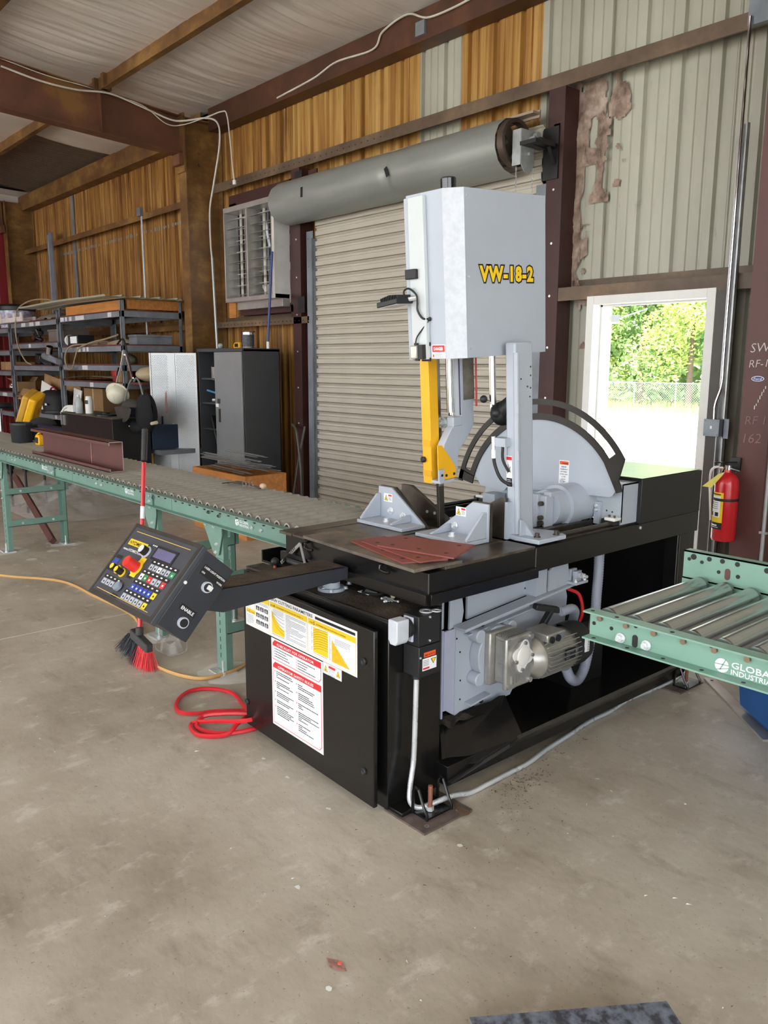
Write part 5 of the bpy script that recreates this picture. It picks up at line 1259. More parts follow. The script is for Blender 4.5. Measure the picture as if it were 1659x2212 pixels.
b = MB(HT); b.cyl((-2.48, .01, .20), (-2.48, .035, .20), .008, 8); b.build('guide_tip', STEEL, parent=SAW)
# guide arm (grey), grey bar upper part
b = MB(HT)
b.prism([(.097, .47), (.095, .78), (.180, .78), (.176, .452), (.128, .392), (.076, .345), (.069, .254), (.045, .236), (-.010, .236), (-.020, .30), (-.013, .385), (.036, .45), (.06, .465)], -2.458, -2.418, 'x')
b.box(-2.455, -2.415, .045, .10, .455, .495)
b.build('guide_arm', GREY, parent=SAW, bev=.004)
b = MB(HT); b.box(-2.418, -2.4165, .112, .180, .562, .78); b.build('bare_arm_face', mat('ground_steel', (124, 120, 112), .5, .4, var=.2, sc=20), parent=SAW)
b = MB(HT); b.tube([(-2.41, .185, .53), (-2.41, .187, .78)], .004, 6); b.build('red_air_line', REDH, parent=SAW)
b = MB(HT); b.tube([(-2.42, .093, .50), (-2.42, .091, .78)], .003, 6); b.build('dark_cable', mat('indigo_cable', (44, 42, 66), .5), parent=SAW)
b = MB(HT); b.cyl((-2.475, .09, .51), (-2.475, .09, .78), .0165, 20); b.cyl((-2.475, .09, .495), (-2.475, .09, .51), .009, 10)
b.build('guide_rod', CHROME, parent=SAW)
b = MB(HT); b.cyl((-2.475, .065, .47), (-2.475, .04, .47), .024, 20); b.cyl((-2.475, .04, .47), (-2.475, .025, .47), .016, 6); b.cyl((-2.475, .025, .47), (-2.475, .012, .47), .011, 12); b.build('rod_end_bolt', GALV, parent=SAW)
b = MB(HT); b.cyl((-2.26, .125, .55), (-2.26, .125, .78), .0125, 16); b.cyl((-2.275, .13, .53), (-2.275, .13, .78), .008, 10); b.build('gas_strut', CHROME, parent=SAW)
for (x, q, u, r_) in ((-2.215, .09, .518, .018), (-2.29, .10, .572, .016)):
    b = MB(HT); b.sph((x, q, u), r_, 18, 12); b.build('strut_ball', BLACKP, parent=SAW)
b = MB(HT); b.sph((-2.275, .20, .503), .052, 24, 14); b.cyl((-2.275, .20, .503), (-2.21, .20, .545), .045, 20); b.build('accumulator', BLACKP, parent=SAW)
b = MB(HT); b.box(-2.21, -2.15, .07, .11, .385, .42); b.build('hose_bracket', GREY, parent=SAW)
b = MB(HT); b.tube(catmull([(-2.213, .07, .425), (-2.213, .07, .37), (-2.21, .072, .31), (-2.185, .08, .25), (-2.14, .09, .225)], 8), .007, 10); b.tube(catmull([(-2.172, .08, .385), (-2.172, .08, .33), (-2.15, .09, .28)], 6), .006, 8); b.build('hydraulic_hose', BLACKP, parent=SAW)
b = MB(HT); b.cyl((-2.213, .07, .37), (-2.213, .07, .425), .0085, 10); b.build('hose_fitting', ZINC, parent=SAW)
b = MB(HT); b.cyl((-2.213, .07, .335), (-2.213, .07, .37), .0098, 12); b.build('hose_tag', WHITEP, parent=SAW)
# column
b = MB(HT); b.box(-2.172, -2.120, .10, .212, -.0, .80); COLM = b.build('column', GREY, parent=SAW, bev=.008)
b = MB(HT); b.tube([(-2.121, .108, .02), (-2.121, .108, .76)], .012, 10)
for u in (.12, .33, .52): b.tube([(-2.112, .104, u), (-2.112, .104, u+.04)], .006, 8)
b.build('corner_weld', GREY, parent=COLM)
b = MB(HT)
for q, u in ((.195, .70), (.195, .665), (.135, .655), (.175, .622), (.195, .615), (.19, .58)): b.cyl((-2.12, q, u), (-2.1185, q, u), .0035, 8)
b.build('tapped_hole', INK, parent=COLM)
b = MB(HT); b.use(WHITEP); b.quad((-2.170, .0985, .215), (-2.139, .0985, .215), (-2.139, .0985, .345), (-2.170, .0985, .345)); b.use(RINK); b.quad((-2.169, .098, .328), (-2.140, .098, .328), (-2.140, .098, .342), (-2.169, .098, .342)); b.use(INK); b.quad((-2.169, .098, .217), (-2.140, .098, .217), (-2.140, .098, .253), (-2.169, .098, .253))
b.use(INKG); b.add([(-2.165, .0978, .27), (-2.146, .0978, .30), (-2.148, .0978, .302), (-2.167, .0978, .272)], [(0, 1, 2, 3)]); b.add([(-2.163, .0978, .31), (-2.150, .0978, .275), (-2.148, .0978, .277), (-2.161, .0978, .312)], [(0, 1, 2, 3)])
b.use(WHITEP)
for k in range(4): b.quad((-2.166, .0976, .244-k*.007), (-2.148+(k % 2)*.004, .0976, .244-k*.007), (-2.148+(k % 2)*.004, .0976, .246-k*.007), (-2.166, .0976, .246-k*.007))
b.build('warning_sticker', None, parent=COLM, smooth=False)
b = MB(); b.prism([(-2.175, 2.565), (-2.10, 2.545), (-1.985, 2.555), (-1.985, 2.735), (-2.06, 2.775), (-2.175, 2.73)], .906, .924, 'z'); BP = b.build('column_base', GREY, parent=SAW, bev=.003)
b = MB(); b.prism([(2.57, .924), (2.66, .924), (2.58, .99), (2.57, .99)], -2.10, -2.09, 'x'); b.add([(-2.12, 2.60, .99), (-2.12, 2.60, .924), (-2.045, 2.60, .924), (-2.12, 2.61, .99), (-2.12, 2.61, .924), (-2.045, 2.61, .924)], [(0, 1, 2), (5, 4, 3), (0, 3, 4, 1), (1, 4, 5, 2), (2, 5, 3, 0)]); b.build('gusset', GREY, parent=BP)
for (x, y) in ((-2.03, 2.60), (-2.01, 2.70)):
    b = MB(); b.cyl((x, y, .924), (x, y, .928), .014, 14); b.cyl((x, y, .928), (x, y, .942), .0095, 16); b.build('socket_bolt', DSTEEL, parent=BP)

# head housing
b = MB(HT); u0, u1 = .75, 1.377
b.prism([(-2.458, -.145), (-2.258, -.145), (-2.2, -.09), (-2.2, .396), (-2.76, .396), (-2.76, .20), (-2.55, .0), (-2.485, -.10)], u0, u1, 'z')
HEAD = b.build('head_housing', GREY, parent=SAW, bev=.002)
b = MB(HT); b.prism([(-2.2575, -.1465), (-2.1985, -.0905), (-2.1985, -.089), (-2.259, -.1455)], u0+.001, u1-.001, 'z'); b.build('lit_brushed_corner', GREYW, parent=HEAD)  # chamfer strip in paler grey, painting in the light it catches
b = MB(HT); b.prism([(-2.430, -.165), (-2.345, -.165), (-2.345, -.145), (-2.43, -.145)], u0, u1-.012, 'z'); b.build('door_panel', mat('white_grey_paint', (196, 203, 206), .35, var=.03), parent=HEAD, bev=.003)
b = MB(HT); b.prism([(-2.456, -.160), (-2.432, -.160), (-2.432, -.145), (-2.456, -.145)], u0-.004, u1-.012, 'z'); b.build('door_edge', GREY, parent=HEAD, bev=.003)
b = MB(HT); b.box(-2.44, -2.38, -.182, -.165, 1.060, 1.098); b.build('door_handle', BLACKP, parent=HEAD, bev=.003)
b = MB(HT)
for q, u in ((-.072, 1.348), (-.072, 1.055), (-.072, .785)): b.cyl((-2.2, q, u), (-2.197, q, u), .0048, 10)
b.build('panel_screw', ZINC, parent=HEAD)
b = MB(HT); b.cyl((-2.345, -.02, u1), (-2.345, -.02, u1+.055), .031, 28); b.cyl((-2.345, -.02, u1+.055), (-2.345, -.02, u1+.060), .031, 28, .027); b.build('tension_cap', mat('gloss_black_cap', (20, 20, 22), .08, var=.02, coat=.6), parent=HEAD)
# model lettering: yellow with black outline
def letters(body, q0, u0_, h, fit):
    for m, off, lift, grow in ((INK, .125, .0008, 1), (YINK, .05, .0014, 0)):
        b = MB(HT); b.use(m); vs, fs, w, hh = text_mesh(body, off, 1.13); vs0, _, w0, _ = text_mesh(body, .05, 1.13)
        sx_ = fit/w0; dx = (w-w0)/2
        b.add([(-2.2+lift+v[2]*.0002, q0+(v[0]-dx)*sx_, u0_+v[1]*h*1.0) for v in vs], fs); yield b
for nm, b in zip(('lettering_outline', 'lettering'), letters('VW-18-2', -.012, 1.040, .078, .325)): b.build(nm, None, parent=HEAD, smooth=False)
def paint_danger(d, rect, tx, lines):
    rect(RINK, -2.334, -2.266, .778, .803); tx(WHITEP, 'DANGER', -2.326, .784, .017, fit=.052, off=.03, l=3)
    lines(INKG, -2.318, -2.27, .774, .757, .005, .0016, 3); rect(RINK, -2.332, -2.325, .758, .768)
def FT(p): return HT((p[0], -.145-p[1], p[2]))
decal(HEAD, 'danger_sticker', FT, -2.338, -2.262, .753, .806, paint_danger, lift=.0006)
# interlock switch
b = MB(HT); b.box(-2.412, -2.378, -.195, -.150, .755, .805); b.build('interlock_switch', mat('satin_silver', (196, 194, 188), .35, .4), parent=HEAD, bev=.004)
b = MB(HT); b.box(-2.378, -2.352, -.185, -.148, .752, .808); b.box(-2.39, -2.342, -.152, -.146, .742, .756); b.box(-2.39, -2.342, -.152, -.146, .802, .816); b.cyl((-2.395, -.175, .805), (-2.395, -.175, .815), .009, 10); b.cyl((-2.39, -.175, .745), (-2.39, -.175, .755), .010, 10); b.build('switch_bracket', BLACKP, parent=HEAD)
b = MB(HT); b.tube(catmull([(-2.40, -.175, .81), (-2.39, -.172, .84), (-2.355, -.162, .88), (-2.340, -.150, .905)], 6), .0028, 6); b.tube(catmull([(-2.340, -.152, .905), (-2.36, -.170, .91), (-2.38, -.175, .94), (-2.38, -.175, .97)], 6), .0042, 8); b.sph((-2.340, -.150, .905), .008, 10, 6); b.build('switch_cable', BLACKP, parent=HEAD)
# flood lamp on a stub arm: finned body and flat frame pointing down
LT = lambda p: HT((-2.465+p[0]*.97-p[1]*.10, -.215+p[1]*.95+p[0]*.1, .975+p[2]+p[0]*.12))
b = MB(LT); b.box(-.055, .055, -.055, .055, -.012, .008); LMP = b.build('work_lamp', BLACKP, parent=HEAD, bev=.003)
b = MB(LT)
for i in range(11): b.box(-.045+i*.009, -.0425+i*.009, -.042, .042, .008, .028-.0011*abs(i-5))
b.build('cooling_fin', BLACKP, parent=LMP, kind='stuff')
b = MB(HT); b.cyl((-2.385, -.165, .99), (-2.42, -.185, .985), .009, 10); b.build('lamp_stub', ZINC, parent=LMP)
b = MB(HT); b.tube(catmull([(-2.43, -.19, .985), (-2.44, -.19, 1.015), (-2.415, -.185, 1.025), (-2.385, -.175, 1.0), (-2.38, -.175, .97)], 6), .004, 8); b.build('lamp_cable', BLACKP, parent=LMP)
b = MB(LT); b.box(-.048, .048, -.048, .048, -.0135, -.0125); b.build('lamp_lens', WHITE, parent=LMP)

# --- quadrant plate
QC = Vector((-2.416, 3.10, .914))
def arc(r, a0, a1, n): return [(QC.x+r*math.cos(rad(a0+(a1-a0)*i/n)), QC.z+r*math.sin(rad(a0+(a1-a0)*i/n))) for i in range(n+1)]
def band(b, r0, r1, a0, a1, y0, y1, n):
    A = arc(r0, a0, a1, n); B = arc(r1, a0, a1, n)
    for i in range(n): b.prism([A[i], A[i+1], B[i+1], B[i]], y0, y1, 'y')
b = MB()
def ringband(b, r0, r1, a0, a1, y0, y1, n):
    A = arc(r0, a0, a1, n); B = arc(r1, a0, a1, n); vs = []; fs = []
    for (x, z), (X_, Z_) in zip(A, B): vs += [(x, y0, z), (X_, y0, Z_), (X_, y1, Z_), (x, y1, z)]
    for i in range(n):
        for k in range(4): fs.append((i*4+k, i*4+(k+1) % 4, i*4+4+(k+1) % 4, i*4+4+k))
    fs += [(0, 1, 2, 3), (n*4+3, n*4+2, n*4+1, n*4)]
    b.add(vs, fs)
ringband(b, .520, .547, 169, 33, 3.095, 3.103, 56); ringband(b, .448, .479, 163, 19, 3.095, 3.103, 56)
# left end: rounded slot bottom with flat foot
A1 = arc(.448, 169, 163, 2); 
b.prism(arc(.547, 168, 162.5, 3)+arc(.448, 162.5, 168, 3), 3.095, 3.103, 'y')
b.prism(arc(.522, 163, 161, 2)+arc(.478, 161, 163, 2), 3.095, 3.103, 'y')
rr_ = [(QC.x+.545*math.cos(rad(33)), QC.z+.545*math.sin(rad(33))), (QC.x+.547*math.cos(rad(38)), QC.z+.547*math.sin(rad(38))), (QC.x+.448*math.cos(rad(38)), QC.z+.448*math.sin(rad(38))), (QC.x+.448*math.cos(rad(20)), QC.z+.448*math.sin(rad(20))), (-1.995, 1.080)]
b.prism(rr_, 3.0952, 3.1028, 'y')
QUAD = b.build('quadrant_track', mat('burnt_black_steel', (48, 45, 42), .4, .5, var=.25, sc=12), parent=SAW, ang=50)
# gap cut: the slot end is drawn by a round hole edge
P_ = arc(.449, 162, 21, 50)
pl = P_+[(-2.015, 1.045), (-2.03, 1.038), (-2.60, 1.016), (-2.625, 1.013), (-2.64, .995), (-2.655, .99), (-2.80, 1.005)]
b = MB(); b.prism(pl, 3.103, 3.112, 'y'); QP = b.build('quadrant_plate', GREY, parent=SAW)
b = MB(); b.prism([(x, z) for x, z in ((-2.845, 1.03), (-2.02, 1.09), (-2.02, 1.12), (-2.845, 1.06))], 3.112, 3.12, 'y')
b.build('plate_backing', GREY, parent=QP)
b = MB(); b.cyl((-2.29, 3.103, 1.082), (-2.29, 3.099, 1.082), .011, 18); b.build('plate_bolt', GREYW, parent=QP)
def QT(p): return (p[0], 3.1028-p[1], p[2])
def paint_q(d, rect, tx, lines):
    rect(OINK, -2.306, -2.256, 1.160, 1.176); tx(INK, 'WARNING', -2.292, 1.163, .009, fit=.034, l=3)
    for i, w in enumerate(('ENSURE', 'CLEARANCE', 'BETWEEN', 'GUIDE ARM', '& VISE', 'AT ALL', 'TIMES')): 
        ww = [.028, .042, .036, .042, .022, .024, .024][i]; tx(INK, w, -2.281-ww/2, 1.147-i*.0115, .0085, fit=ww, l=3)
decal(QP, 'warning_sticker', QT, -2.309, -2.253, 1.070, 1.180, paint_q, lift=.0005)
# carriage
b = MB()
cp = [(-2.815, .94), (-2.60, .935), (-2.58, .985), (-2.33, .985), (-2.22, .985), (-2.205, .965), (-2.20, .94), (-2.185, .925), (-2.02, .918), (-2.0, .918), (-2.0, 1.093), (-2.815, 1.04)]
b.prism(cp, 3.157, 3.167, 'y'); CAR = b.build('carriage', mat('pale_grey_paint', (176, 185, 192), .42, var=.06, sc=5), parent=SAW)
b = MB(); b.box(-2.006, -2.0, 3.155, 3.288, .908, 1.093); b.box(-2.10, -2.0, 3.167, 3.288, 1.087, 1.093); b.build('carriage_side', GREY, parent=CAR)
b = MB(); b.cyl((-2.225, 3.157, .985), (-2.225, 2.98, .985), .098, 36); b.cyl((-2.225, 2.98, .985), (-2.225, 2.90, .985), .082, 36); b.build('tilt_bearing', GREY, parent=CAR, ang=40)
b = MB(); b.box(-2.262, -2.180, 2.845, 2.90, .905, 1.05); b.box(-2.215, -2.175, 2.87, 2.96, 1.04, 1.065); b.box(-2.262, -2.215, 2.83, 2.85, .905, 1.055); b.build('bearing_flange', GREY, parent=CAR, bev=.003)
for z in (1.015, .952, .927):
    b = MB(); b.cyl((-2.200, 2.845, z), (-2.200, 2.828, z), .0105 if z > .93 else .012, 16); b.build('flange_bolt', DSTEEL, parent=CAR)
b = MB(); b.box(-2.132, -2.098, 3.140, 3.155, .90, 1.003); b.build('strap', GREY, parent=CAR)
for z in (.985, .965):
    b = MB(); b.cyl((-2.115, 3.140, z), (-2.115, 3.130, z), .0095, 6); b.cyl((-2.115, 3.130, z), (-2.115, 3.122, z), .006, 10); b.build('strap_bolt', ZINC, parent=CAR)
b = MB()
for x, z in ((-2.075, .965), (-2.045, .962), (-2.022, .94), (-2.03, 1.07)): b.cyl((x, 3.157, z), (x, 3.156, z), .004, 10)
b.build('carriage_hole', INK, parent=CAR)
for x0, y0 in ((-2.05, 3.10), (-2.86, 3.13)):
    b = MB(); b.box(x0, x0+.055, y0, y0+.055, .93, .945); o = b.build('bearing_pad', WHITE, parent=CAR, bev=.004)
    b = MB(); b.box(x0+.005, x0+.05, y0+.005, y0+.05, .912, .93); b.box(x0-.02, x0+.004, y0+.01, y0+.04, .91, .935); b.build('bearing_block', BLACKP, parent=o)
    b = MB(); b.cyl((x0+.015, y0+.02, .945), (x0+.015, y0+.02, .955), .005, 8); b.cyl((x0+.042, y0+.02, .945), (x0+.042, y0+.02, .955), .005, 8); b.build('pad_bolt', DSTEEL, parent=o)
b = MB(); b.box(-2.745, -2.665, 3.06, 3.14, .90, .975); b.build('grey_block', GREY, parent=CAR)
b = MB(); b.box(-2.80, -2.62, 3.09, 3.15, .90, .935); b.build('black_block', BLACKM, parent=CAR)
# linear rails
for x, m in ((-2.025, DSTEEL), (-2.85, BLACKG)):
    b = MB(); b.box(x-.018, x+.018, 2.70 if x > -2.5 else 2.56, 3.75, .898, .906); b.cyl((x, 2.72 if x > -2.5 else 2.58, .917), (x, 3.75, .917), .010, 12); b.build('linear_rail', m, parent=SAW)
b = MB(); b.box(-2.17, -2.135, 2.68, 3.14, .885, .915); b.build('feed_beam', DSTEEL, parent=SAW)
b = MB(); b.cyl((-2.20, 2.70, .90), (-2.20, 3.12, .90), .016, 14); b.cyl((-2.18, 3.08, .912), (-2.18, 3.14, .912), .03, 16); b.build('feed_cylinder', BLACKG, parent=SAW)
# rear cover box
b = MB(); b.prism([(3.285, .898), (3.83, .898), (3.83, 1.105), (3.285, 1.108)], -2.75, XR, 'x'); o = b.build('rear_cover', BLACKM, parent=SAW, bev=.003)
b = MB(); b.box(-2.745, XR-.004, 3.290, 3.825, 1.1085, 1.1095); b.build('cover_glare_sheet', mat('glare_lightened_black', (70, 72, 76), .3, var=.2, sc=6, coat=.5, bump=.2, bsc=9), parent=o)  # top sheet coloured lighter than the cover to stand in for glare
b = MB(); b.cyl((XR, 3.29, .882), (XR+.004, 3.29, .882), .007, 10); b.build('cover_screw', ZINC, parent=o)
# lower frame, panels
b = MB(); b.box(-2.05, -1.972, 2.04, 3.82, .045, .125); b.build('base_beam', BLACKG, parent=SAW, bev=.002)
b = MB(); b.box(-2.90, -2.82, 2.10, 3.82, .045, .125); b.build('base_beam', BLACKG, parent=SAW)
b = MB(); b.box(-2.90, -1.972, 3.74, 3.82, .045, .125); b.build('base_beam', BLACKG, parent=SAW)
b = MB(); b.box(-2.05, XR, 3.64, 3.80, .125, .80); b.build('rear_leg', BLACKG, parent=SAW, bev=.003)
b = MB(); b.box(-2.90, -2.84, 3.64, 3.80, .125, .80); b.box(-2.90, -2.84, 2.10, 2.2, .125, .8); b.build('rear_leg', BLACKG, parent=SAW)
b = MB(); b.box(-2.91, -2.90, 2.10, 3.80, .06, .80); b.box(-2.90, -2.0, 3.70, 3.71, .1, .80); b.box(-2.90, -1.99, 2.10, 3.72, .10, .11); b.build('dark_backing_panel', BLACKG, parent=SAW)  # black sheets added so the saw interior looks dark
b = MB(); b.cyl((XR+.002, 3.655, .13), (XR+.002, 3.655, .795), .0015, 5); b.build('weld_line', DSTEEL, parent=SAW)
# chip gutter
b = MB(); b.prism([(-1.915, .168), (-1.905, .158), (-1.965, .092), (-2.06, .102), (-2.06, .108), (-1.97, .102)], 2.38, 3.62, 'y'); b.add([], [])
b.build('chip_gutter', mat('floor_reflection_sheet', (60, 57, 53), .3, .3, var=.15, coat=.3), parent=SAW)  # grey-brown colour stands in for floor reflected in black sheet
b = MB(); b.add([(-2.12, 2.14, .245), (-2.10, 2.40, .235), (-2.075, 2.445, .265), (-2.055, 2.46, .27), (-1.91, 2.40, .165), (-1.955, 2.19, .10), (-2.02, 2.06, .115)], [(0, 1, 2, 3, 4, 5, 6)])
b.add([(-2.12, 2.14, .24), (-2.02, 2.06, .11), (-1.955, 2.19, .095), (-1.91, 2.40, .16), (-2.055, 2.46, .265)], [(0, 1, 2, 3, 4)])
b.build('chip_chute', BLACKG, parent=SAW, smooth=False)
b = MB(); b.prism([(2.05, .06), (2.15, .075), (2.39, .10), (2.39, .155), (2.2, .09)], -1.965, -1.955, 'x'); b.build('gutter_end', mat('grey_black_sheet', (54, 54, 56), .4), parent=SAW)
b = MB()
def chipf(a, c):
    x = -2.14+.09*a; y = 2.12+.28*c; return (x, y, .235+.02*noise.noise(Vector((x*30, y*30, 5)))-.03*abs(c-.3))
b.grid(chipf, 14, 40); b.build('chip_pile', GRIME, parent=SAW)

# --- grey lower wheel frame
b = MB(); b.prism([(2.205, .24), (2.205, .600), (2.90, .655), (2.92, .60), (2.90, .30), (2.56, .255), (2.545, .235), (2.33, .235), (2.33, .25)], -2.108, -2.100, 'x'); WF_ = b.build('wheel_frame', GREY, parent=SAW)
b = MB(); b.prism([(2.205, .24), (2.205, .60), (2.145, .60), (2.145, .272), (2.16, .272)], -2.112, -2.104, 'x'); b.box(-2.165, -2.108, 2.138, 2.146, .24, .603); b.build('frame_cheek', mat('lavender_grey_paint', (172, 176, 198), .4, var=.03), parent=WF_)
b = MB(); b.box(-2.155, -2.12, 2.135, 2.139, .235, .285); b.build('foot_tab', GREY, parent=WF_)
b = MB(); b.prism([(2.20, .60), (2.93, .665), (2.93, .675), (2.20, .612)], -2.108, -2.045, 'x'); b.prism([(2.25, .565), (2.66, .598), (2.66, .604), (2.25, .572)], -2.100, -2.075, 'x'); b.prism([(2.26, .275), (2.38, .29), (2.38, .296), (2.26, .282)], -2.10, -2.06, 'x'); b.build('flange', GREY, parent=WF_, bev=.001)
b = MB(); b.prism([(2.30, .612), (2.80, .655), (2.80, .775), (2.30, .775)], -2.14, -2.13, 'x'); b.prism([(2.83, .665), (2.89, .668), (2.87, .77), (2.78, .775), (2.74, .75), (2.74, .66)], -2.075, -2.067, 'x'); b.prism([(2.66, .645), (2.73, .65), (2.73, .775), (2.66, .775)], -2.13, -2.07, 'x'); b.build('upper_web', GREY, parent=WF_)
b = MB(); b.prism([(2.18, .60), (2.25, .61), (2.26, .66), (2.24, .775), (2.185, .775)], -2.12, -2.112, 'x'); b.cyl((-2.15, 2.16, .60), (-2.15, 2.16, .775), .02, 10); b.build('blade_channel_cover', GREY, parent=WF_)
b = MB(); b.cyl((-2.135, 2.14, .60), (-2.135, 2.14, .77), .015, 10); b.build('blade_return', DSTEEL, parent=WF_)
b = MB()
for y, z in ((2.30, .588), (2.345, .593), (2.35, .265)): b.cyl((-2.10, y, z), (-2.085, y, z), .010, 14)
b.build('frame_bolt', BLACKP, parent=WF_)
b = MB()
for y, z in ((2.23, .50), (2.235, .38), (2.235, .30), (2.62, .69), (2.21, .56)): b.cyl((-2.10, y, z), (-2.098, y, z), .004, 8)
b.build('frame_hole', INK, parent=WF_)
b = MB(); b.box(-2.10, -2.02, 2.87, 2.96, .672, .684); b.box(-2.075, -2.06, 2.885, 2.93, .684, .735); b.box(-2.05, -2.035, 2.885, 2.93, .684, .73); b.cyl((-2.09, 2.908, .712), (-2.02, 2.908, .712), .014, 14); CLV = b.build('clevis', GREY, parent=WF_, bev=.002)
b = MB(); b.cyl((-2.02, 2.908, .712), (-2.005, 2.908, .712), .013, 6); b.cyl((-2.005, 2.908, .712), (-1.99, 2.908, .712), .007, 10)
for y in (2.88, 2.945): b.cyl((-2.03, y, .684), (-2.03, y, .692), .009, 6); b.cyl((-2.03, y, .692), (-2.03, y, .70), .005, 8)
b.build('clevis_bolt', ZINC, parent=CLV)
# gearbox
b = MB(); b.prism([(2.325, .365), (2.470, .355), (2.470, .575), (2.325, .575)], -2.06, -2.035, 'x')
for y, z in ((2.30, .56), (2.30, .38), (2.49, .56)): b.cyl((-2.10, y, z), (-2.05, y, z), .028, 18)
b.cyl((-2.10, 2.40, .47), (-2.05, 2.40, .47), .115, 28)
GB = b.build('gearbox_flange', GREY, parent=SAW, bev=.004)
b = MB(); b.box(-2.05, -2.02, 2.318, 2.46, .358, .578); b.box(-2.02, -1.955, 2.345, 2.48, .372, .565); b.box(-1.955, -1.935, 2.318, 2.475, .362, .574)
b.build('gearbox', CAST, parent=GB, bev=.007)
b = MB()
for i in range(5): b.box(-2.01+i*.011, -2.006+i*.011, 2.352, 2.47, .565, .571)
for z in (.392, .45, .545): b.box(-2.0, -1.965, 2.341, 2.346, z, z+.006)
b.cyl((-1.936, 2.400, .485), (-1.926, 2.400, .485), .068, 26)
for k in range(4): b.box(-1.935, -1.927, 2.345+k*.016, 2.351+k*.016, .385, .42)
for y, z in ((2.332, .56), (2.462, .56), (2.332, .378), (2.462, .378)): b.cyl((-1.935, y, z), (-1.926, y, z), .011, 12)
b.build('gearbox_rib', CAST, parent=GB)
b = MB(); cyv, czv = 2.405, .492; pts = []
for k in range(36):
    a = k*math.pi/18; r_ = .052+.010*math.cos(4*a+.9); pts.append((cyv+r_*math.cos(a), czv+r_*math.sin(a)*1.08))
b.prism(pts, -1.926, -1.920, 'x'); b.sph((-1.920, cyv, czv), .040, 20, 10, (.18, 1, 1)); b.build('output_cap', WHITE, parent=GB)
b = MB()
for a in (-.1, 1.5, 3.4, 4.5): b.cyl((-1.920, cyv+.050*math.cos(a), czv+.054*math.sin(a)), (-1.912, cyv+.050*math.cos(a), czv+.054*math.sin(a)), .0075, 8)
b.build('cap_bolt', STEEL, parent=GB)
# motor along y
mc = Vector((-1.975, 0, .445)); y0m, y1m = 2.475, 2.80
b = MB(); b.lathe((mc.x, 0, mc.z), [(0, 2.47), (.055, 2.47), (.085, 2.50), (.090, 2.515), (.082, 2.53), (.082, 2.75)], 36, (0, 1, 0)); MT = b.build('motor', CAST, parent=GB, ang=40)
b = MB()
for k in range(30):
    a = 2*math.pi*k/30
    if .9 < a < 1.9: continue
    p0 = Vector((mc.x+math.cos(a)*.088, 2.535, mc.z+math.sin(a)*.088)); p1 = p0+Vector((0, .205, 0))
    b.bar(p0, p1, .003, .014, (math.cos(a), 0, math.sin(a)))
b.build('cooling_fin', CAST, parent=MT, kind='stuff')
b = MB(); b.lathe((mc.x, 0, mc.z), [(.093, 2.72), (.095, 2.725), (.095, 2.80), (.088, 2.83), (.07, 2.84), (0, 2.84)], 36, (0, 1, 0)); b.build('fan_cowl', BLACKP, parent=MT, ang=40)
b = MB(); b.box(-2.03, -1.91, 2.54, 2.66, .515, .548); b.build('terminal_box', CAST, parent=MT, bev=.006)
b = MB()
for y in (2.565, 2.605): b.cyl((-1.912, y, .525), (-1.902, y, .525), .014, 16)
b.build('terminal_plug', BLACKP, parent=MT)
b = MB().use(INK); b.box(-1.889, -1.886, 2.63, 2.70, .425, .472); b.use(INKG)
for k in range(5): b.box(-1.8858, -1.8852, 2.637, 2.66+.03*(k % 2), .432+k*.008, .435+k*.008)
b.build('nameplate', None, parent=MT, smooth=False)
b = MB().use(WHITEP); b.box(-1.882, -1.8785, 2.755, 2.785, .435, .505); b.use(INK)
for k in range(8): b.box(-1.8784, -1.878, 2.772, 2.782, .44+k*.0075, .443+k*.0075)
b.build('barcode_label', None, parent=MT, smooth=False)
# hoses
def rib(path, r, name, parent, m=HOSE, n=10, step=.006):
    pts = catmull(path, 24); L = [0]
    for p, q in zip(pts, pts[1:]): L.append(L[-1]+(q-p).length)
    N = int(L[-1]/step); out = []; j = 0
    for i in range(N+1):
        s_ = L[-1]*i/N
        while j < len(L)-2 and L[j+1] < s_: j += 1
        t = (s_-L[j])/max(L[j+1]-L[j], 1e-9); out.append(pts[j]*(1-t)+pts[j+1]*t)
    b = MB(); b.tube(out, lambda i: r if i % 2 else r*.88, n); return b.build(name, m, parent=parent, ang=60)
rib([(-2.03, 3.05, .80), (-2.03, 3.05, .70), (-2.03, 3.045, .60), (-2.03, 3.04, .50), (-2.035, 3.02, .38), (-2.03, 2.98, .27), (-2.01, 2.90, .235), (-1.99, 2.82, .27), (-1.99, 2.78, .33)], .0235, 'corrugated_hose', SAW, n=14)
rib([(-2.0, 2.74, .585), (-1.99, 2.80, .590), (-2.0, 2.84, .57), (-2.03, 2.88, .53), (-2.07, 2.92, .47), (-2.12, 2.97, .40)], .021, 'corrugated_hose', SAW, n=14)
b = MB(); b.bar((-2.06, 2.64, .615), (-2.02, 2.75, .588), .035, .025); b.bar((-2.03, 2.72, .60), (-2.04, 2.66, .52), .03, .02); b.build('hose_elbow', BLACKP, parent=SAW, bev=.004)
b = MB(); b.box(-2.055, -2.045, 2.66, 2.675, .60, .62); b.build('elbow_clip', mat('light_green_clip', (120, 200, 130), .4), parent=SAW)
b = MB(); b.tube(catmull([(-2.11, 2.93, .63), (-2.08, 2.98, .60), (-2.07, 3.0, .52), (-2.09, 3.0, .45)], 8), .008, 8); b.build('red_hose', REDH, parent=SAW)
b = MB(); b.box(-2.45, -2.15, 3.05, 3.30, .11, .42); o = b.build('hydraulic_unit', BLACKM, parent=SAW)
b = MB(); b.box(-2.149, -2.147, 3.08, 3.13, .36, .40); b.box(-2.149, -2.147, 3.18, 3.23, .37, .41); b.build('unit_label', INKG, parent=o)

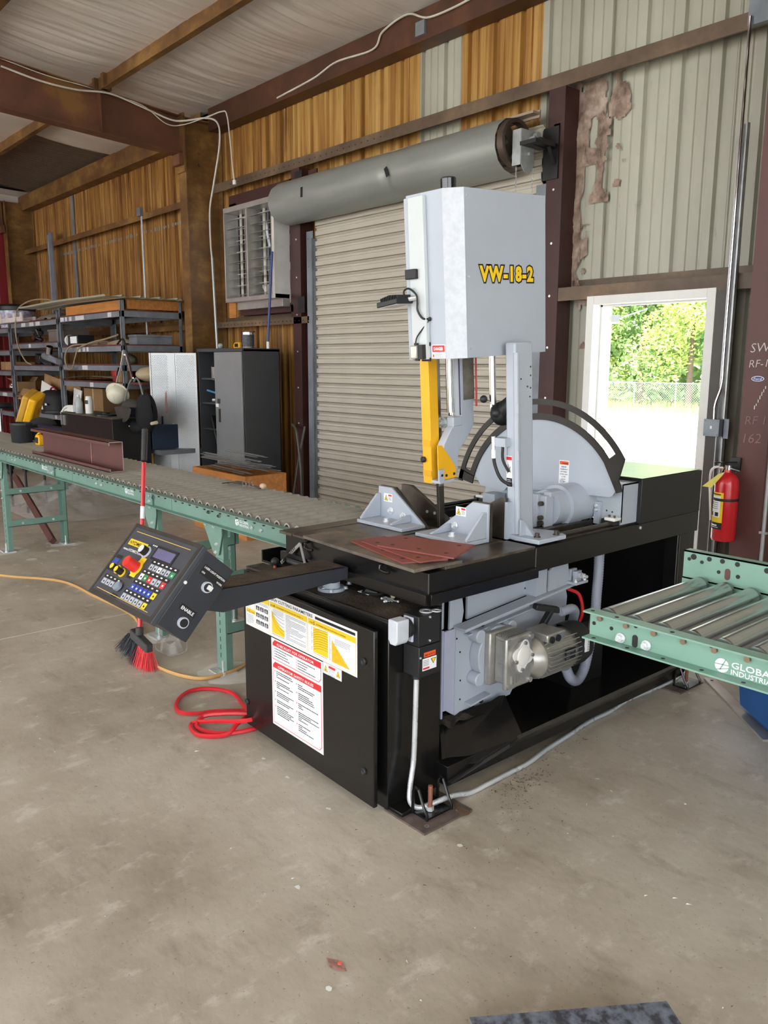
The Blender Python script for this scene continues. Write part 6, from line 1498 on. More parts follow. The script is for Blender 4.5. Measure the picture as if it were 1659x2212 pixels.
# --- mains disconnect switch on the right of the cabinet
DS = thing('disconnect_switch', 'dark mains switch box with a grey rotary handle on the saw cabinet', 'switch', (-2.0, 1.93, .5))
b = MB(); b.box(-2.043, -1.962, 1.872, 1.978, .640, .750); b.build('switch_box', BLACKP, parent=DS, bev=.003)
b = MB(); b.box(-2.043, -1.960, 1.874, 1.980, .525, .638); b.build('wiring_box', BLACKP, parent=DS, bev=.003)
b = MB(); b.box(-2.03, -1.985, 1.862, 1.871, .655, .745); b.build('handle_plate', mat('lilac_grey_plastic', (200, 204, 220), .4), parent=DS, bev=.002)
b = MB(); b.cyl((-2.008, 1.862, .705), (-2.008, 1.848, .705), .036, 20); b.build('handle_collar', BLACKP, parent=DS)
b = MB(); b.add([], []); b.prism([(-2.032, .745), (-1.984, .745), (-1.984, .672), (-1.995, .655), (-2.022, .655), (-2.032, .672)], 1.790, 1.848, 'y'); b.build('rotary_handle', mat('light_grey_handle', (206, 212, 222), .4), parent=DS, bev=.004)
b = MB()
for y, z in ((1.925, .742), (1.925, .655), (1.880, .60)): b.cyl((-1.962, y, z), (-1.957, y, z), .004, 10)
b.build('cover_screw', ZINC, parent=DS)
b = MB(); b.cyl((-2.0, 1.90, .525), (-2.0, 1.90, .508), .017, 14); b.build('cable_gland', BLACKP, parent=DS)
b = MB().use(OINK); X_ = -1.9595
b.quad((X_, 1.897, .597), (X_, 1.955, .597), (X_, 1.955, .615), (X_, 1.897, .615)); b.use(INK); b.text('480 VOLTS', (X_+.0003, 1.901, .601), (0, 1, 0), (0, 0, 1), .010, fit=.05)
b.use(WHITEP); b.quad((X_, 1.890, .548), (X_, 1.960, .548), (X_, 1.960, .593), (X_, 1.890, .593))
b.use(INK); b.quad((X_+.0003, 1.944, .565), (X_+.0003, 1.957, .587), (X_+.0003, 1.931, .587)); b.use(YINK); b.quad((X_+.0006, 1.944, .569), (X_+.0006, 1.953, .5855), (X_+.0006, 1.935, .5855))
b.use(RINK); b.quad((X_+.0003, 1.893, .552), (X_+.0003, 1.925, .552), (X_+.0003, 1.925, .559), (X_+.0003, 1.893, .559)); b.use(INKG)
for k in range(4): b.quad((X_+.0003, 1.894, .566+k*.006), (X_+.0003, 1.922, .566+k*.006), (X_+.0003, 1.922, .568+k*.006), (X_+.0003, 1.894, .568+k*.006))
b.build('hazard_sticker', None, parent=DS, smooth=False)
for i, (x, y, r_, lb) in enumerate(((-1.995, 1.94, .025, 'larger steel washer lying on the switch box top'), (-1.968, 1.965, .018, 'smaller steel washer overlapping the larger one on the switch box'))):
    b = MB(); b.ring((x, y, .7515+i*.003), (x, y, .7545+i*.003), r_, r_*.55, 24); tag(b.build('washer', ZINC), lb, 'washer')
# flexible conduit: own thing
cp_ = [(-2.0, 1.90, .508), (-2.0, 1.898, .42), (-2.0, 1.895, .30), (-2.0, 1.89, .19), (-1.995, 1.87, .10), (-1.985, 1.862, .045), (-1.965, 1.885, .022), (-1.945, 1.93, .028), (-1.93, 1.99, .036), (-1.925, 2.05, .03), (-1.925, 2.12, .012), (-1.925, 2.22, .012), (-1.928, 2.36, .012), (-1.93, 2.47, .012), (-1.955, 2.62, .012), (-1.975, 2.80, .012), (-2.0, 3.0, .012), (-2.0, 3.15, .012), (-2.02, 3.35, .012), (-2.01, 3.55, .012), (-1.985, 3.72, .03), (-1.975, 3.82, .07)]
o = rib(cp_, .0105, 'flexible_conduit', None, ZINC, 10, .0036); tag(o, 'silver ribbed conduit dropping from the switch and trailing over the floor', 'conduit')
# floor plates and levelling feet
for nm, y0, y1, lb in (('floor_plate', 1.80, 2.045, 'rust-grey steel floor plate under the front corner foot'), ('floor_plate', 3.62, 3.85, 'steel floor plate under the far corner foot')):
    b = MB(); b.box(-2.06, -1.845 if y0 < 2 else -1.90, y0, y1, .0, .008); PLT = b.build(nm, mat('rust_grey_plate', (112, 98, 92), .5, .3, var=.25, sc=18)); tag(PLT, lb, 'steel plate')
    h = MB()
    for (x, y) in ((-1.875, y0+.04), (-1.875, y1-.045), (-1.93, y0+.12)): h.ring((x, y, .008), (x, y, .0088), .009, .005, 14)
    h.build('anchor_hole', STEEL, parent=PLT, kind='stuff')
    for yy_ in (y0+.06, y0+.185):
        f = MB(); q = yy_
        pts = [(-1.97, .01), (-1.965, .10), (-1.955, .115), (-1.94, .112), (-1.91, .05), (-1.895, .03), (-1.895, .01)]
        inner = [(-1.958, .02), (-1.956, .085), (-1.945, .088), (-1.92, .045), (-1.907, .03), (-1.907, .02)]
        f.tube([(x, q, z) for x, z in pts], .006, 6); f.build('foot_bracket', BLACKG, parent=SAW)
    f = MB(); f.box(-1.972, -1.895, y0+.06, y0+.185, .009, .016); f.build('foot_base', BLACKG, parent=SAW)
    f = MB(); f.cyl((-1.93, y0+.11, .016), (-1.93, y0+.11, .115), .0085, 6); f.build('jack_bolt', mat('rusty_bolt', (150, 96, 76), .6, .3), parent=SAW)
    f = MB(); f.cyl((-1.93, y0+.11, .018), (-1.93, y0+.11, .034), .014, 6); f.build('jack_nut', ZINC, parent=SAW)

# --- left tray corner: trays, levers, A-shaped stop
b = MB(); b.box(-3.06, -2.86, 1.93, 2.10, .735, .745); b.box(-3.06, -3.05, 1.93, 2.10, .745, .79); b.box(-3.06, -2.88, 2.10, 2.11, .735, .80); b.build('side_tray', BLACKG, parent=SAW)
b = MB(); b.box(-3.00, -2.80, 1.812, 1.90, .726, .745); b.build('lever_box', GRIME, parent=SAW)
b = MB(); b.sph((-2.86, 1.87, .782), .018, 16, 10); b.build('lever_knob', BLACKP, parent=SAW)
b = MB(); b.cyl((-2.86, 1.87, .74), (-2.86, 1.87, .77), .007, 10); b.build('lever_stem', mat('copper', (190, 110, 80), .35, .8), parent=SAW)
b = MB(); b.cyl((-2.825, 1.86, .74), (-2.825, 1.86, .76), .008, 8); b.build('tray_stud', ZINC, parent=SAW)
b = MB(); b.bar((-2.88, 1.915, .765), (-2.748, 1.925, .872), .014, .003, (0, 1, 0)); b.bar((-2.748, 1.925, .872), (-2.683, 1.905, .79), .016, .003, (0, 1, 0)); o = b.build('length_stop', STEEL, parent=SAW)
b = MB()
for i in range(12): b.bar((-2.88+.0095*i, 1.913, .768+.0077*i), (-2.876+.0095*i, 1.913, .760+.0077*i), .002, .003, (0, 1, 0))
b.build('stop_notch', BLACKM, parent=o, kind='stuff')
b = MB(); b.use(BLACKP); b.box(-2.83, -2.70, 1.908, 1.911, .778, .80); b.use(INKG); b.text('EN SCANNING', (-2.82, 1.9075, .783), (1, 0, 0), (0, 0, 1), .011, fit=.10); b.build('scale_label', None, parent=SAW)
b = MB(); b.box(-3.0, -2.9, 1.80, 1.86, .70, .73)
b.build('tray_wing', BLACKG, parent=SAW)

# --- swing arm and control panel
b = MB(); b.add([(-2.56, 1.915, .79), (-2.56, 1.30, .765), (-2.56, 1.23, .80), (-2.56, 1.23, .85), (-2.56, 1.915, .838), (-2.41, 1.915, .79), (-2.41, 1.36, .765), (-2.41, 1.29, .787), (-2.41, 1.26, .85), (-2.41, 1.915, .838)],
      [(0, 1, 2, 3, 4), (9, 8, 7, 6, 5), (0, 5, 6, 1), (1, 6, 7, 2), (2, 7, 8, 3), (3, 8, 9, 4), (4, 9, 5, 0)]); ARM = b.build('swing_arm', CHARC, parent=SAW, bev=.003)
b = MB(); b.grid(lambda a, c: (-2.555+.14*a, 1.37+.53*c, .8415+.0+.003*abs(noise.noise(Vector((a*9, c*30, 3))))+(.0085*(1-c))), 8, 30); b.build('swarf_layer', GRIME, parent=ARM)
n_ = Vector((0, -.750, .662)).normalized(); uy_ = Vector((0, .662, .750)); TLp = Vector((-2.862, 1.262, 1.026))
Wp, Hp, Dp = .507, .302, .154
def PT(p):   # x right along panel, y up along panel from bottom edge, z out of the face
    x, y, z = p; q = TLp+Vector((1, 0, .006))*x-uy_*(Hp-y)+n_*z; return tuple(q)
b = MB(PT); b.box(.012, Wp, .012, Hp-.006, -Dp, -.022); CP_ = b.build('control_panel', CHARC, parent=SAW, bev=.003)
b = MB(PT); b.box(0, Wp, 0, Hp, -.022, 0); b.build('panel_lid', mat('dark_grey_face', (62, 66, 74), .45, var=.08), parent=CP_, bev=.002)
b = MB(PT)
for (a, c, e_, f) in ((0, Wp, 0, .018), (0, Wp, Hp-.014, Hp), (0, .013, .018, Hp-.014), (Wp-.018, Wp, .018, Hp-.014)): b.box(a, c, e_, f, 0, .0015)
b.build('lid_border', mat('worn_black_border', (50, 46, 42), .5, var=.3, sc=20), parent=CP_)
def pr_(m, x0, x1, y0, y1, z=.002, name=None):
    b = MB(PT).use(m); b.box(x0, x1, y0, y1, .0, z); return b
U = Wp/.507
pb = MB(PT)
def pq(m, x0, x1, y0, y1, z=.0012): pb.use(m); pb.quad((x0, y0, z), (x1, y0, z), (x1, y1, z), (x0, y1, z))
def ptx(m, s_, x, y, h, fit=None, z=.0016, off=0):
    pb.use(m); vs, fs, w, hh = text_mesh(s_, off); sx_ = h if fit is None else fit/max(w, 1e-6); pb.add([(x+v[0]*sx_, y+v[1]*h, z+v[2]*.0001) for v in vs], fs)
# face map measured as fractions u (0..1 left->right), v (0..1 top->bottom)
def UV(u, v): return (u*Wp, Hp-v*Hp)
def rectuv(m, u0, u1, v0, v1, z=.0012): pq(m, u0*Wp, u1*Wp, Hp-v1*Hp, Hp-v0*Hp, z)
rectuv(YLINE, .08, .90, .095, .102); rectuv(YLINE, .08, .90, .905, .912)
rectuv(YINK, .075, .36, .205, .285, .0012); ptx(INK, 'HYDMECH', .085*Wp+.005, Hp-.272*Hp, .020, fit=.125, off=.02)
ptx(WHITEP, 'www.HYDMECH.com', .06*Wp, Hp-.362*Hp, .0145, fit=.155, off=.012)
KEYG = GREYINK
rows = [  # v0, v1, list of (u0,u1,mat)
    (.405, .475, [(.56, .61, KEYG), (.62, .67, KEYG), (.68, .73, WHITEP), (.74, .79, KEYG), (.80, .85, KEYG), (.86, .92, GINK)]),
    (.545, .620, [(.52, .57, WHITEP), (.58, .63, GINK), (.64, .695, RINK), (.70, .76, KEYG), (.77, .82, KEYG), (.835, .89, RINK)]),
    (.690, .765, [(.50, .555, BINK), (.565, .615, BINK), (.625, .675, BINK), (.685, .735, BINK), (.745, .80, BINK), (.815, .87, YINK)]),
    (.830, .900, [(.47, .52, KEYG), (.53, .585, KEYG), (.595, .65, KEYG), (.66, .71, KEYG), (.72, .775, KEYG), (.785, .84, YINK)]),
    (.770, .840, [(.085, .14, KEYG), (.15, .205, KEYG), (.215, .27, KEYG), (.28, .335, KEYG)]),
]
for v0, v1, ks in rows:
    rectuv(INK, ks[0][0]-.012, ks[-1][1]+.012, v0-.055, v0-.008, .0010)
    for u0, u1, m in ks:
        rectuv(m, u0, u1, v0, v1, .0014)
        uc = (u0+u1)/2; rectuv(WHITEP, uc-.014, uc+.012, v0-.042, v0-.026, .0013)
        rectuv(INK if m in (KEYG, WHITEP, YINK) else WHITEP, uc-.008, uc+.010, v0+.030, v0+.052, .0016)
rectuv(BINK, .045, .12, .50, .57); rectuv(INK, .04, .14, .445, .49, .0010); rectuv(INK, .03, .32, .62, .665, .0010); rectuv(INK, .36, .43, .60, .66, .001); rectuv(INK, .33, .42, .885, .93, .001)
rectuv(YINK, .385, .465, .37, .63, .0011)
for k in range(3): rectuv(WHITEP, .42+k*.025, .436+k*.025, .185, .20, .0013)
pb.build('key_print', None, parent=CP_, smooth=False)
b = MB(PT); x0, y0 = UV(.50, .355); x1, y1 = UV(.80, .175); b.box(x0, x1, y0, y1, 0, .003); o = b.build('display_bezel', BLACKP, parent=CP_)
b = MB(PT); b.box(x0+.010, x1-.010, y0+.009, y1-.009, .003, .0036); b.build('display', mat('violet_lcd', (104, 102, 140), .2, var=.05), parent=o)
def knob(u, v, r, h, mb_, mt_, nm, base=None):
    x, y = UV(u, v); b = MB(PT)
    if base: b.use(base); b.cyl((x, y, .001), (x, y, .006), r*1.35, 22)
    b.use(mb_); b.cyl((x, y, .005), (x, y, h), r, 22, r*.96); b.use(mt_); b.cyl((x, y, h), (x, y, h+.0015), r*.86, 22)
    return b.build(nm, None, parent=CP_)
knob(.405, .30, .017, .028, BLACKP, WHITE, 'selector_knob', GREYW)
knob(.425, .515, .0215, .052, REDP, REDP, 'emergency_stop', YINK)
knob(.195, .62, .0125, .030, BLACKP, YINK, 'speed_knob', YINK); knob(.285, .635, .0125, .032, BLACKP, YINK, 'speed_knob', YINK)
knob(.375, .80, .018, .016, mat('silver_blue_button', (150, 164, 180), .3, .3), mat('silver_blue_button', (150, 164, 180), .3, .3), 'round_button')
# side face (x = +)
def ST(p): # a along depth from front (0) to back, y up, o out
    a, y, o_ = p; return PT((Wp+o_, y, -a))
b = MB(ST); b.box(.003, .0045, .002, Hp-.004, 0, .0005); b.build('lid_edge_highlight', mat('edge_highlight_grey', (104, 106, 108), .4), parent=CP_)  # pale strip painted as the highlight along the lid edge
for (a, y, nm, lt, cm) in ((.098, .198, 'key_switch', 'BLADE', BLACKP), (.098, .060, 'enable_button', 'ENABLE', BLACKP)):
    b = MB(ST).use(GREYW); b.cyl((a, y, 0), (a, y, .010), .019, 24); b.use(cm); b.cyl((a, y, .010), (a, y, .013), .0145, 22)
    if nm == 'key_switch': b.use(WHITE); b.box(a-.004, a+.013, y-.006, y+.009, .013, .022)
    b.build(nm, None, parent=CP_)
b = MB(ST).use(INK)
def stx(m, s_, a, y, h, fit):
    b.use(m); vs, fs, w, hh = text_mesh(s_, .02); sx_ = fit/w; b.add([(a+v[0]*sx_, y+v[1]*h, .0010+v[2]*.0001) for v in vs], fs)
b.quad((.055, .090, .0006), (.125, .090, .0006), (.125, .112, .0006), (.055, .112, .0006)); stx(WHITEP, 'ENABLE', .062, .094, .016, .055)
b.use(INK); b.quad((.045, .222, .0006), (.15, .222, .0006), (.15, .258, .0006), (.045, .258, .0006)); stx(WHITEP, 'LASER LIGHT POSITION', .05, .246, .010, .095); stx(WHITEP, 'ON', .05, .228, .009, .014); stx(WHITEP, 'WORK', .12, .228, .009, .026)
b.build('side_print', None, parent=CP_, smooth=False)
b = MB(ST); b.cyl((.022, .17, 0), (.022, .17, .003), .0058, 14); b.build('hole_plug', WHITE, parent=CP_)
b = MB(PT); b.box(.25, .42, .02, .10, -Dp-.02, -Dp); b.build('mount_plate', CHARC, parent=CP_)

# ================================================================== STEEL CABINET with open door
CB = thing('steel_cabinet', 'tall dark steel cabinet with two grey doors, the left one swung open', 'cabinet', (-8.8, 5.2, 0))
CBK = mat('dark_grey_cabinet', (66, 68, 72), .45, var=.08, sc=3)
x0, x1, y0, y1, zt_ = -9.27, -8.20, 4.99, 5.49, 1.785
b = MB(); t = .012
b.box(x0, x0+t, y0, y1, .0, zt_); b.box(x1-t, x1, y0, y1, 0, zt_); b.box(x0, x1, y1-t, y1, 0, zt_); b.box(x0, x1, y0-.02, y1, zt_-.03, zt_+.01); b.box(x0, x1, y0, y1, .02, .06)
b.build('body', CBK, parent=CB, bev=.003)
for z in (.45, .80, 1.12, 1.42):
    b = MB(); b.box(x0+t, x1-t, y0+.03, y1-t, z, z+.02); b.build('shelf', CBK, parent=CB)
DGR = mat('dusty_grey_door', (140, 142, 144), .4, .2, var=.08, sc=2)
b = MB(); b.box(x1-.62, x1-.005, y0-.03, y0-.008, .06, zt_-.035); DR_ = b.build('door', DGR, parent=CB, bev=.003)
b = MB(); b.box(x1-.565, x1-.50, y0-.034, y0-.03, 1.14, 1.20); b.box(x1-.54, x1-.50, y0-.036, y0-.03, .92, 1.08); b.build('door_handle', DSTEEL, parent=DR_)
b = MB(); b.box(x1-.60, x1-.53, y0-.038, y0-.034, 1.10, 1.14); b.build('paper_tag', WHITEP, parent=DR_)
# open door: hinge at left front corner, swung toward the left
hx = Vector((x0-.0, y0-.02, 0)); ex = Vector((-9.78, 4.55, 0)); dd = (ex-hx).normalized()
dd = Vector((-.70, -.71, 0)).normalized(); nn_ = Vector((dd.y, -dd.x, 0)); 
if nn_.y > 0: nn_ = -nn_
Wd = .60
def DO(p): a, o_, z = p; q = hx+dd*a+nn_*o_; return (q.x, q.y, z)
b = MB(DO); b.box(.0, Wd, -.010, .012, .06, zt_-.04)
b.box(.0, .02, .012, .02, .06, zt_-.04); b.box(Wd-.02, Wd, .012, .02, .06, zt_-.04); b.box(.272, .278, .012, .016, .07, zt_-.05)
DPL = mat('embossed_silver_door', (166, 168, 170), .34, .5, var=.08, sc=3)
OD = b.build('door', DPL, parent=CB, bev=.002)
b = MB(DO)
for (a0, a1) in ((.025, .25), (.37, .575)):
    j = 0; z = .09
    while z < zt_-.07:
        a = a0+(.011 if j % 2 else 0)
        while a < a1: 
            b.add([(a, .0125, z), (a+.014, .0125, z+.008), (a+.012, .0125, z+.013), (a-.002, .0125, z+.005), (a+.006, .016, z+.0065)], [(0, 1, 4), (1, 2, 4), (2, 3, 4), (3, 0, 4)]); a += .022
        z += .017; j += 1
b.build('diamond_tread', DPL, parent=OD, kind='stuff', smooth=False)
b = MB(DO).use(BLACKM); b.box(.452, .475, .012, .0165, .84, .96); b.use(WHITE); b.box(.318, .333, .012, .016, .86, .875); b.use(mat('rust_smear', (150, 104, 90), .6)); 
b.prism([(.40, .0), (.425, .0)], 0, 0, 'z') if False else None
b.add([(.385, .0125, 1.02), (.41, .0125, .98), (.425, .0125, 1.10), (.415, .0125, 1.25), (.395, .0125, 1.28)], [(0, 1, 2, 3, 4)])
b.build('lock_fitting', None, parent=OD)
# items in and on the cabinet
FS = thing('face_shield', 'clear face shield visor on the upper cabinet shelf', 'visor', (-8.9, 5.12, 1.44))
b = MB(); b.grid(lambda a, c: (-8.98+.13*math.cos(a*3.1), 5.10-.06*math.sin(a*3.1), 1.445+.16*c-.03*math.sin(a*3)), 14, 4); b.build('visor', mat('smoky_clear', (150, 146, 140), .12, var=.2), parent=FS, ang=60)
b = MB(); b.sph((-8.92, 5.12, 1.60), .03, 10, 6); b.build('crown_pad', WHITE, parent=FS)
b = MB(); b.cyl((-9.0, 5.05, 1.17), (-8.88, 5.05, 1.17), .035, 14); b.sph((-8.86, 5.05, 1.17), .032, 12, 8); tag(b.build('chrome_tool', CHROME), 'chrome bodied tool on the middle cabinet shelf', 'tool')
b = MB(); b.bar((-9.15, 5.04, 1.29), (-8.84, 5.04, 1.25), .02, .022); tag(b.build('spirit_level', mat('blue_level', (70, 130, 180), .4)), 'thin blue level standing across the middle cabinet shelf', 'level')
GT = thing('hedge_saw', 'orange handled black tool leaning inside the cabinet bottom', 'tool', (-8.95, 5.05, .47))
b = MB(); b.bar((-9.05, 5.05, .98), (-8.90, 5.05, .60), .07, .03); b.build('blade_cover', BLACKM, parent=GT, bev=.01)
b = MB(); b.sph((-8.90, 5.05, .58), .05, 12, 8, (1, .7, 1.3)); b.bar((-8.90, 5.05, .55), (-8.84, 5.05, .48), .05, .04); b.build('handle', mat('orange_tool', (206, 150, 60), .5), parent=GT)
PC = thing('paint_can', 'silver paint can standing on top of the dark cabinet', 'can', (-8.47, 5.28, zt_+.01))
b = MB(); b.lathe((-8.50, 5.25, zt_+.011), [(0, 0), (.085, 0), (.088, .006), (.085, .012), (.085, .185), (.09, .192), (.085, .2), (.07, .196), (0, .196)], 26); b.build('body', CHROME, parent=PC)
b = MB(); b.grid(lambda a, c: (-8.50+.0862*math.cos(-1.55+a*1.9), 5.25+.0862*math.sin(-1.55+a*1.9), zt_+.03+.14*c), 10, 1); b.build('can_label', mat('charcoal_label', (70, 70, 74), .5, var=.4, sc=40), parent=PC)
TM = thing('tape_measure', 'yellow tape measure lying beside the silver can on the cabinet', 'tape measure', (-8.72, 5.25, zt_+.01))
b = MB(); b.prism([(-8.80, zt_+.012), (-8.66, zt_+.012), (-8.66, zt_+.085), (-8.78, zt_+.085), (-8.81, zt_+.05)], 5.22, 5.26, 'y'); b.build('case', YEL, parent=TM, bev=.008)
b = MB(); b.box(-8.765, -8.69, 5.216, 5.22, zt_+.03, zt_+.07); b.build('window', BLACKM, parent=TM)
b = MB(); b.sph((-9.08, 5.2, zt_+.045), .04, 9, 6, (1.2, .8, .9)); tag(b.build('crumpled_foil', GALV, smooth=False), 'crumpled piece of foil on the cabinet top by the conduit', 'foil')

# ================================================================== SHELVING
def shelving(xa, xb, ya, yb, levels, label, zt, front_labels=()):
    t = thing('steel_shelving', label, 'shelving', ((xa+xb)/2, (ya+yb)/2, 0))
    for x in (xa, xb):
        for y in (ya, yb):
            p = MB(); s1 = 1 if x == xa else -1; s2 = 1 if y == ya else -1
            p.box(min(x, x+.045*s1), max(x, x+.045*s1), min(y, y+.004*s2), max(y, y+.004*s2), 0, zt); p.box(min(x, x+.004*s1), max(x, x+.004*s1), min(y, y+.045*s2), max(y, y+.045*s2), 0, zt)
            p.build('post', DGALV, parent=t)
    for z in levels:
        for (y, s) in ((ya, 1), (yb, -1)):
            p = MB(); p.box(xa+.01, xb-.01, min(y, y+.004*s), max(y, y+.004*s), z-.075, z); p.box(xa+.01, xb-.01, min(y, y+.03*s), max(y, y+.03*s), z-.004, z); p.build('beam', DGALV, parent=t)
        for (x, s) in ((xa, 1), (xb, -1)):
            p = MB(); p.box(min(x, x+.004*s), max(x, x+.004*s), ya+.01, yb-.01, z-.075, z); p.build('beam', DGALV, parent=t)
        p = MB(); p.box(xa+.006, xb-.006, ya+.006, yb-.006, z, z+.014); p.build('shelf_board', REDSH, parent=t)
    l = MB()
    for (x, z, w) in front_labels: l.box(x, x+w, ya-.002, ya, z-.068, z-.008)
    if front_labels: l.build('shelf_label', mat('faded_label', (206, 202, 206), .6), parent=t, kind='stuff')
    return t
shelving(-12.56, -10.33, 4.48, 5.34, (2.285, 1.845, 1.59, 1.355, .90, .54), 'grey steel shelving unit nearest the rusty column, corrugated sheet on top', 2.42,
         [(-12.5, 2.285, .14), (-12.3, 2.285, .07), (-12.15, 2.285, .10), (-11.9, 2.285, .32), (-10.75, 2.285, .12), (-11.9, 1.845, .12), (-11.7, 1.845, .09), (-11.55, 1.845, .07), (-10.7, 1.355, .12), (-11.5, 1.355, .12), (-11.75, 1.59, .2)])
shelving(-14.9, -12.63, 4.48, 5.34, (2.265, 1.925, 1.57, .82, .36), 'grey steel shelving unit left of the one topped with corrugated sheet', 2.38, [(-14.3, 2.265, .2), (-13.9, 2.265, .2), (-13.6, 2.265, .2), (-14.0, 1.925, .1), (-13.0, .82, .08)])
shelving(-17.3, -14.98, 4.48, 5.34, (2.2, 1.82, 1.47, 1.10, .76), 'grey steel shelving unit furthest left, against the red end wall', 2.3, [(-15.6, 1.10, .25)])
# end label strips facing right
# corrugated sheets and timbers on top of unit A
CS = MB()
def csf(a, c):
    x = -13.5+3.35*c; y = 4.2+1.5*a; ph = (y*1/.26) % 1
    return (x, y, 2.452+(.028 if ph < .12 else (0 if ph > .24 else .028*(1-(ph-.12)/.12)))+.008*math.sin(x*2))
CS.grid(csf, 90, 10); CS.grid(lambda a, c: (csf(a, c)[0], csf(a, c)[1], csf(a, c)[2]-.004), 90, 10)
o = CS.build('corrugated_sheet', mat('sage_white_sheet', (186, 186, 166), .45, var=.05), ang=20); tag(o, 'pale ribbed metal sheet laid over timbers on top of the shelving', 'metal sheet')
for nm, pa, pb, lb in (('timber', (-12.3, 4.52, 2.36), (-10.36, 4.52, 2.36), 'long pine timber along the front edge of the top shelf'), ('timber', (-10.38, 4.58, 2.375), (-10.38, 5.4, 2.375), 'pine timber across the end of the top shelf nearest the column')):
    b = MB(); b.bar(pa, pb, .05, .125); tag(b.build(nm, WOODP, bev=.003), lb, 'timber')
def boxthing(name, label, cat, x0, x1, y0, y1, z0, z1, m, part='body', extra=None, bev=.004, group=None):
    t = thing(name, label, cat, ((x0+x1)/2, (y0+y1)/2, z0), group)
    b = MB(); b.box(x0, x1, y0, y1, z0, z1); b.build(part, m, parent=t, bev=bev)
    if extra: extra(t)
    return t
def flap(x0, x1, y0, y1, z):
    def f(t):
        b = MB(); b.add([(x0, y0, z), (x1, y0, z), (x1+.02, y0-.08, z+.06), (x0-.02, y0-.08, z+.06)], [(0, 1, 2, 3)]); b.add([(x0, y1, z), (x1, y1, z), (x1, y1+.05, z+.08), (x0, y1+.05, z+.08)], [(0, 1, 2, 3)]); b.build('flap', CARD, parent=t)
    return f
def tape(x0, x1, y0, z0, z1):
    def f(t):
        b = MB(); b.box((x0+x1)/2-.025, (x0+x1)/2+.025, y0-.002, y0, z0, z1); b.build('packing_tape', mat('tan_tape', (176, 146, 104), .3), parent=t)
    return f
def lid(x0, x1, y0, y1, z, m):
    def f(t):
        b = MB(); b.box(x0-.01, x1+.01, y0-.01, y1+.01, z, z+.03); b.build('lid', m, parent=t, bev=.004)
    return f
# white slotted tray, bucket
WT = thing('slotted_tray', 'white slotted plastic tray on the top shelf at far left', 'tray', (-14.9, 4.55, 2.28))
b = MB(); xa, xb = -15.6, -14.05; b.box(xa, xb, 4.42, 4.44, 2.285, 2.36); b.box(xa, xb, 4.62, 4.64, 2.285, 2.36); b.box(xa, xb, 4.44, 4.62, 2.28, 2.29)
for i in range(5): b.box(xa+i*.36, xa+i*.36+.10, 4.42, 4.44, 2.36, 2.43)
b.build('tray_body', mat('pinkish_white_plastic', (216, 206, 204), .5), parent=WT)
BK = thing('bucket', 'clear bucket with a black lid on the top shelf at the left edge', 'bucket', (-15.5, 4.75, 2.25))
b = MB(); b.lathe((-15.55, 4.8, 2.22), [(0, 0), (.27, 0), (.30, .30)], 24); b.build('tub', mat('clear_blue_tub', (176, 178, 204), .2, var=.4, sc=18), parent=BK)
b = MB(); b.lathe((-15.55, 4.8, 2.52), [(.31, 0), (.33, .01), (.33, .07), (.30, .11), (0, .12)], 24); b.build('lid', BLACKM, parent=BK)
PB = MB(); PB.grid(lambda a, c: (-14.1+1.4*a, 4.52+.4*c, 2.29+.10*math.sin(math.pi*a)*math.sin(math.pi*c)+.03*noise.noise(Vector((a*9, c*5, 1)))), 30, 10); tag(PB.build('plastic_sack', mat('grey_sack_film', (150, 142, 132), .3, var=.25), ang=60), 'flattened grey plastic sack on the top shelf beside the white tray', 'sack')
cable('cable', [(-14.3, 4.42, 2.44), (-14.0, 4.40, 2.52), (-13.5, 4.42, 2.58), (-12.9, 4.45, 2.56), (-12.6, 4.5, 2.48)], .012, mat('tan_cable', (150, 132, 108), .5), 'tan cable arching over the top of the shelving at left')
cable('cable', [(-14.35, 4.44, 2.44), (-14.35, 4.40, 2.20), (-14.3, 4.40, 1.9), (-14.1, 4.44, 1.65), (-13.98, 4.5, 1.585)], .012, mat('tan_cable', (150, 132, 108), .5), 'tan cable hanging down the front of the left shelving unit')
# level 2 items
boxthing('label_box', 'dark box with a white barcode label on the second shelf of the right unit', 'box', -12.45, -12.05, 4.55, 4.8, 1.862, 2.02, BLACKM, extra=lambda t: (lambda b: b.build('box_label', WHITEP, parent=t))(MB().box(-12.33, -12.08, 4.545, 4.549, 1.90, 2.0)))
b = MB(); b.cyl((-12.50, 4.6, 1.95), (-12.44, 4.6, 1.95), .08, 20); tag(b.build('tape_roll', WHITE), 'white tape roll standing beside the barcode box', 'tape roll')
boxthing('tool_box', 'brown lidded box under the second shelf of the left unit', 'box', -13.4, -12.75, 4.6, 5.0, 1.94, 2.10, mat('taupe_box', (110, 100, 92), .6), extra=lid(-13.4, -12.75, 4.6, 5.0, 2.10, mat('taupe_box', (110, 100, 92), .6)))
b = MB()
for i in range(40): b.bar((-14.0+R.uniform(-.12, .12), 4.62+R.uniform(-.05, .1), 1.95+R.uniform(0, .2)), (-14.0+R.uniform(-.15, .3), 4.62, 1.95+R.uniform(0, .22)), .03, .02)
tag(b.build('hose_bundle', BLACKM), 'knotted black hose bundle on the second shelf of the left unit', 'hose')
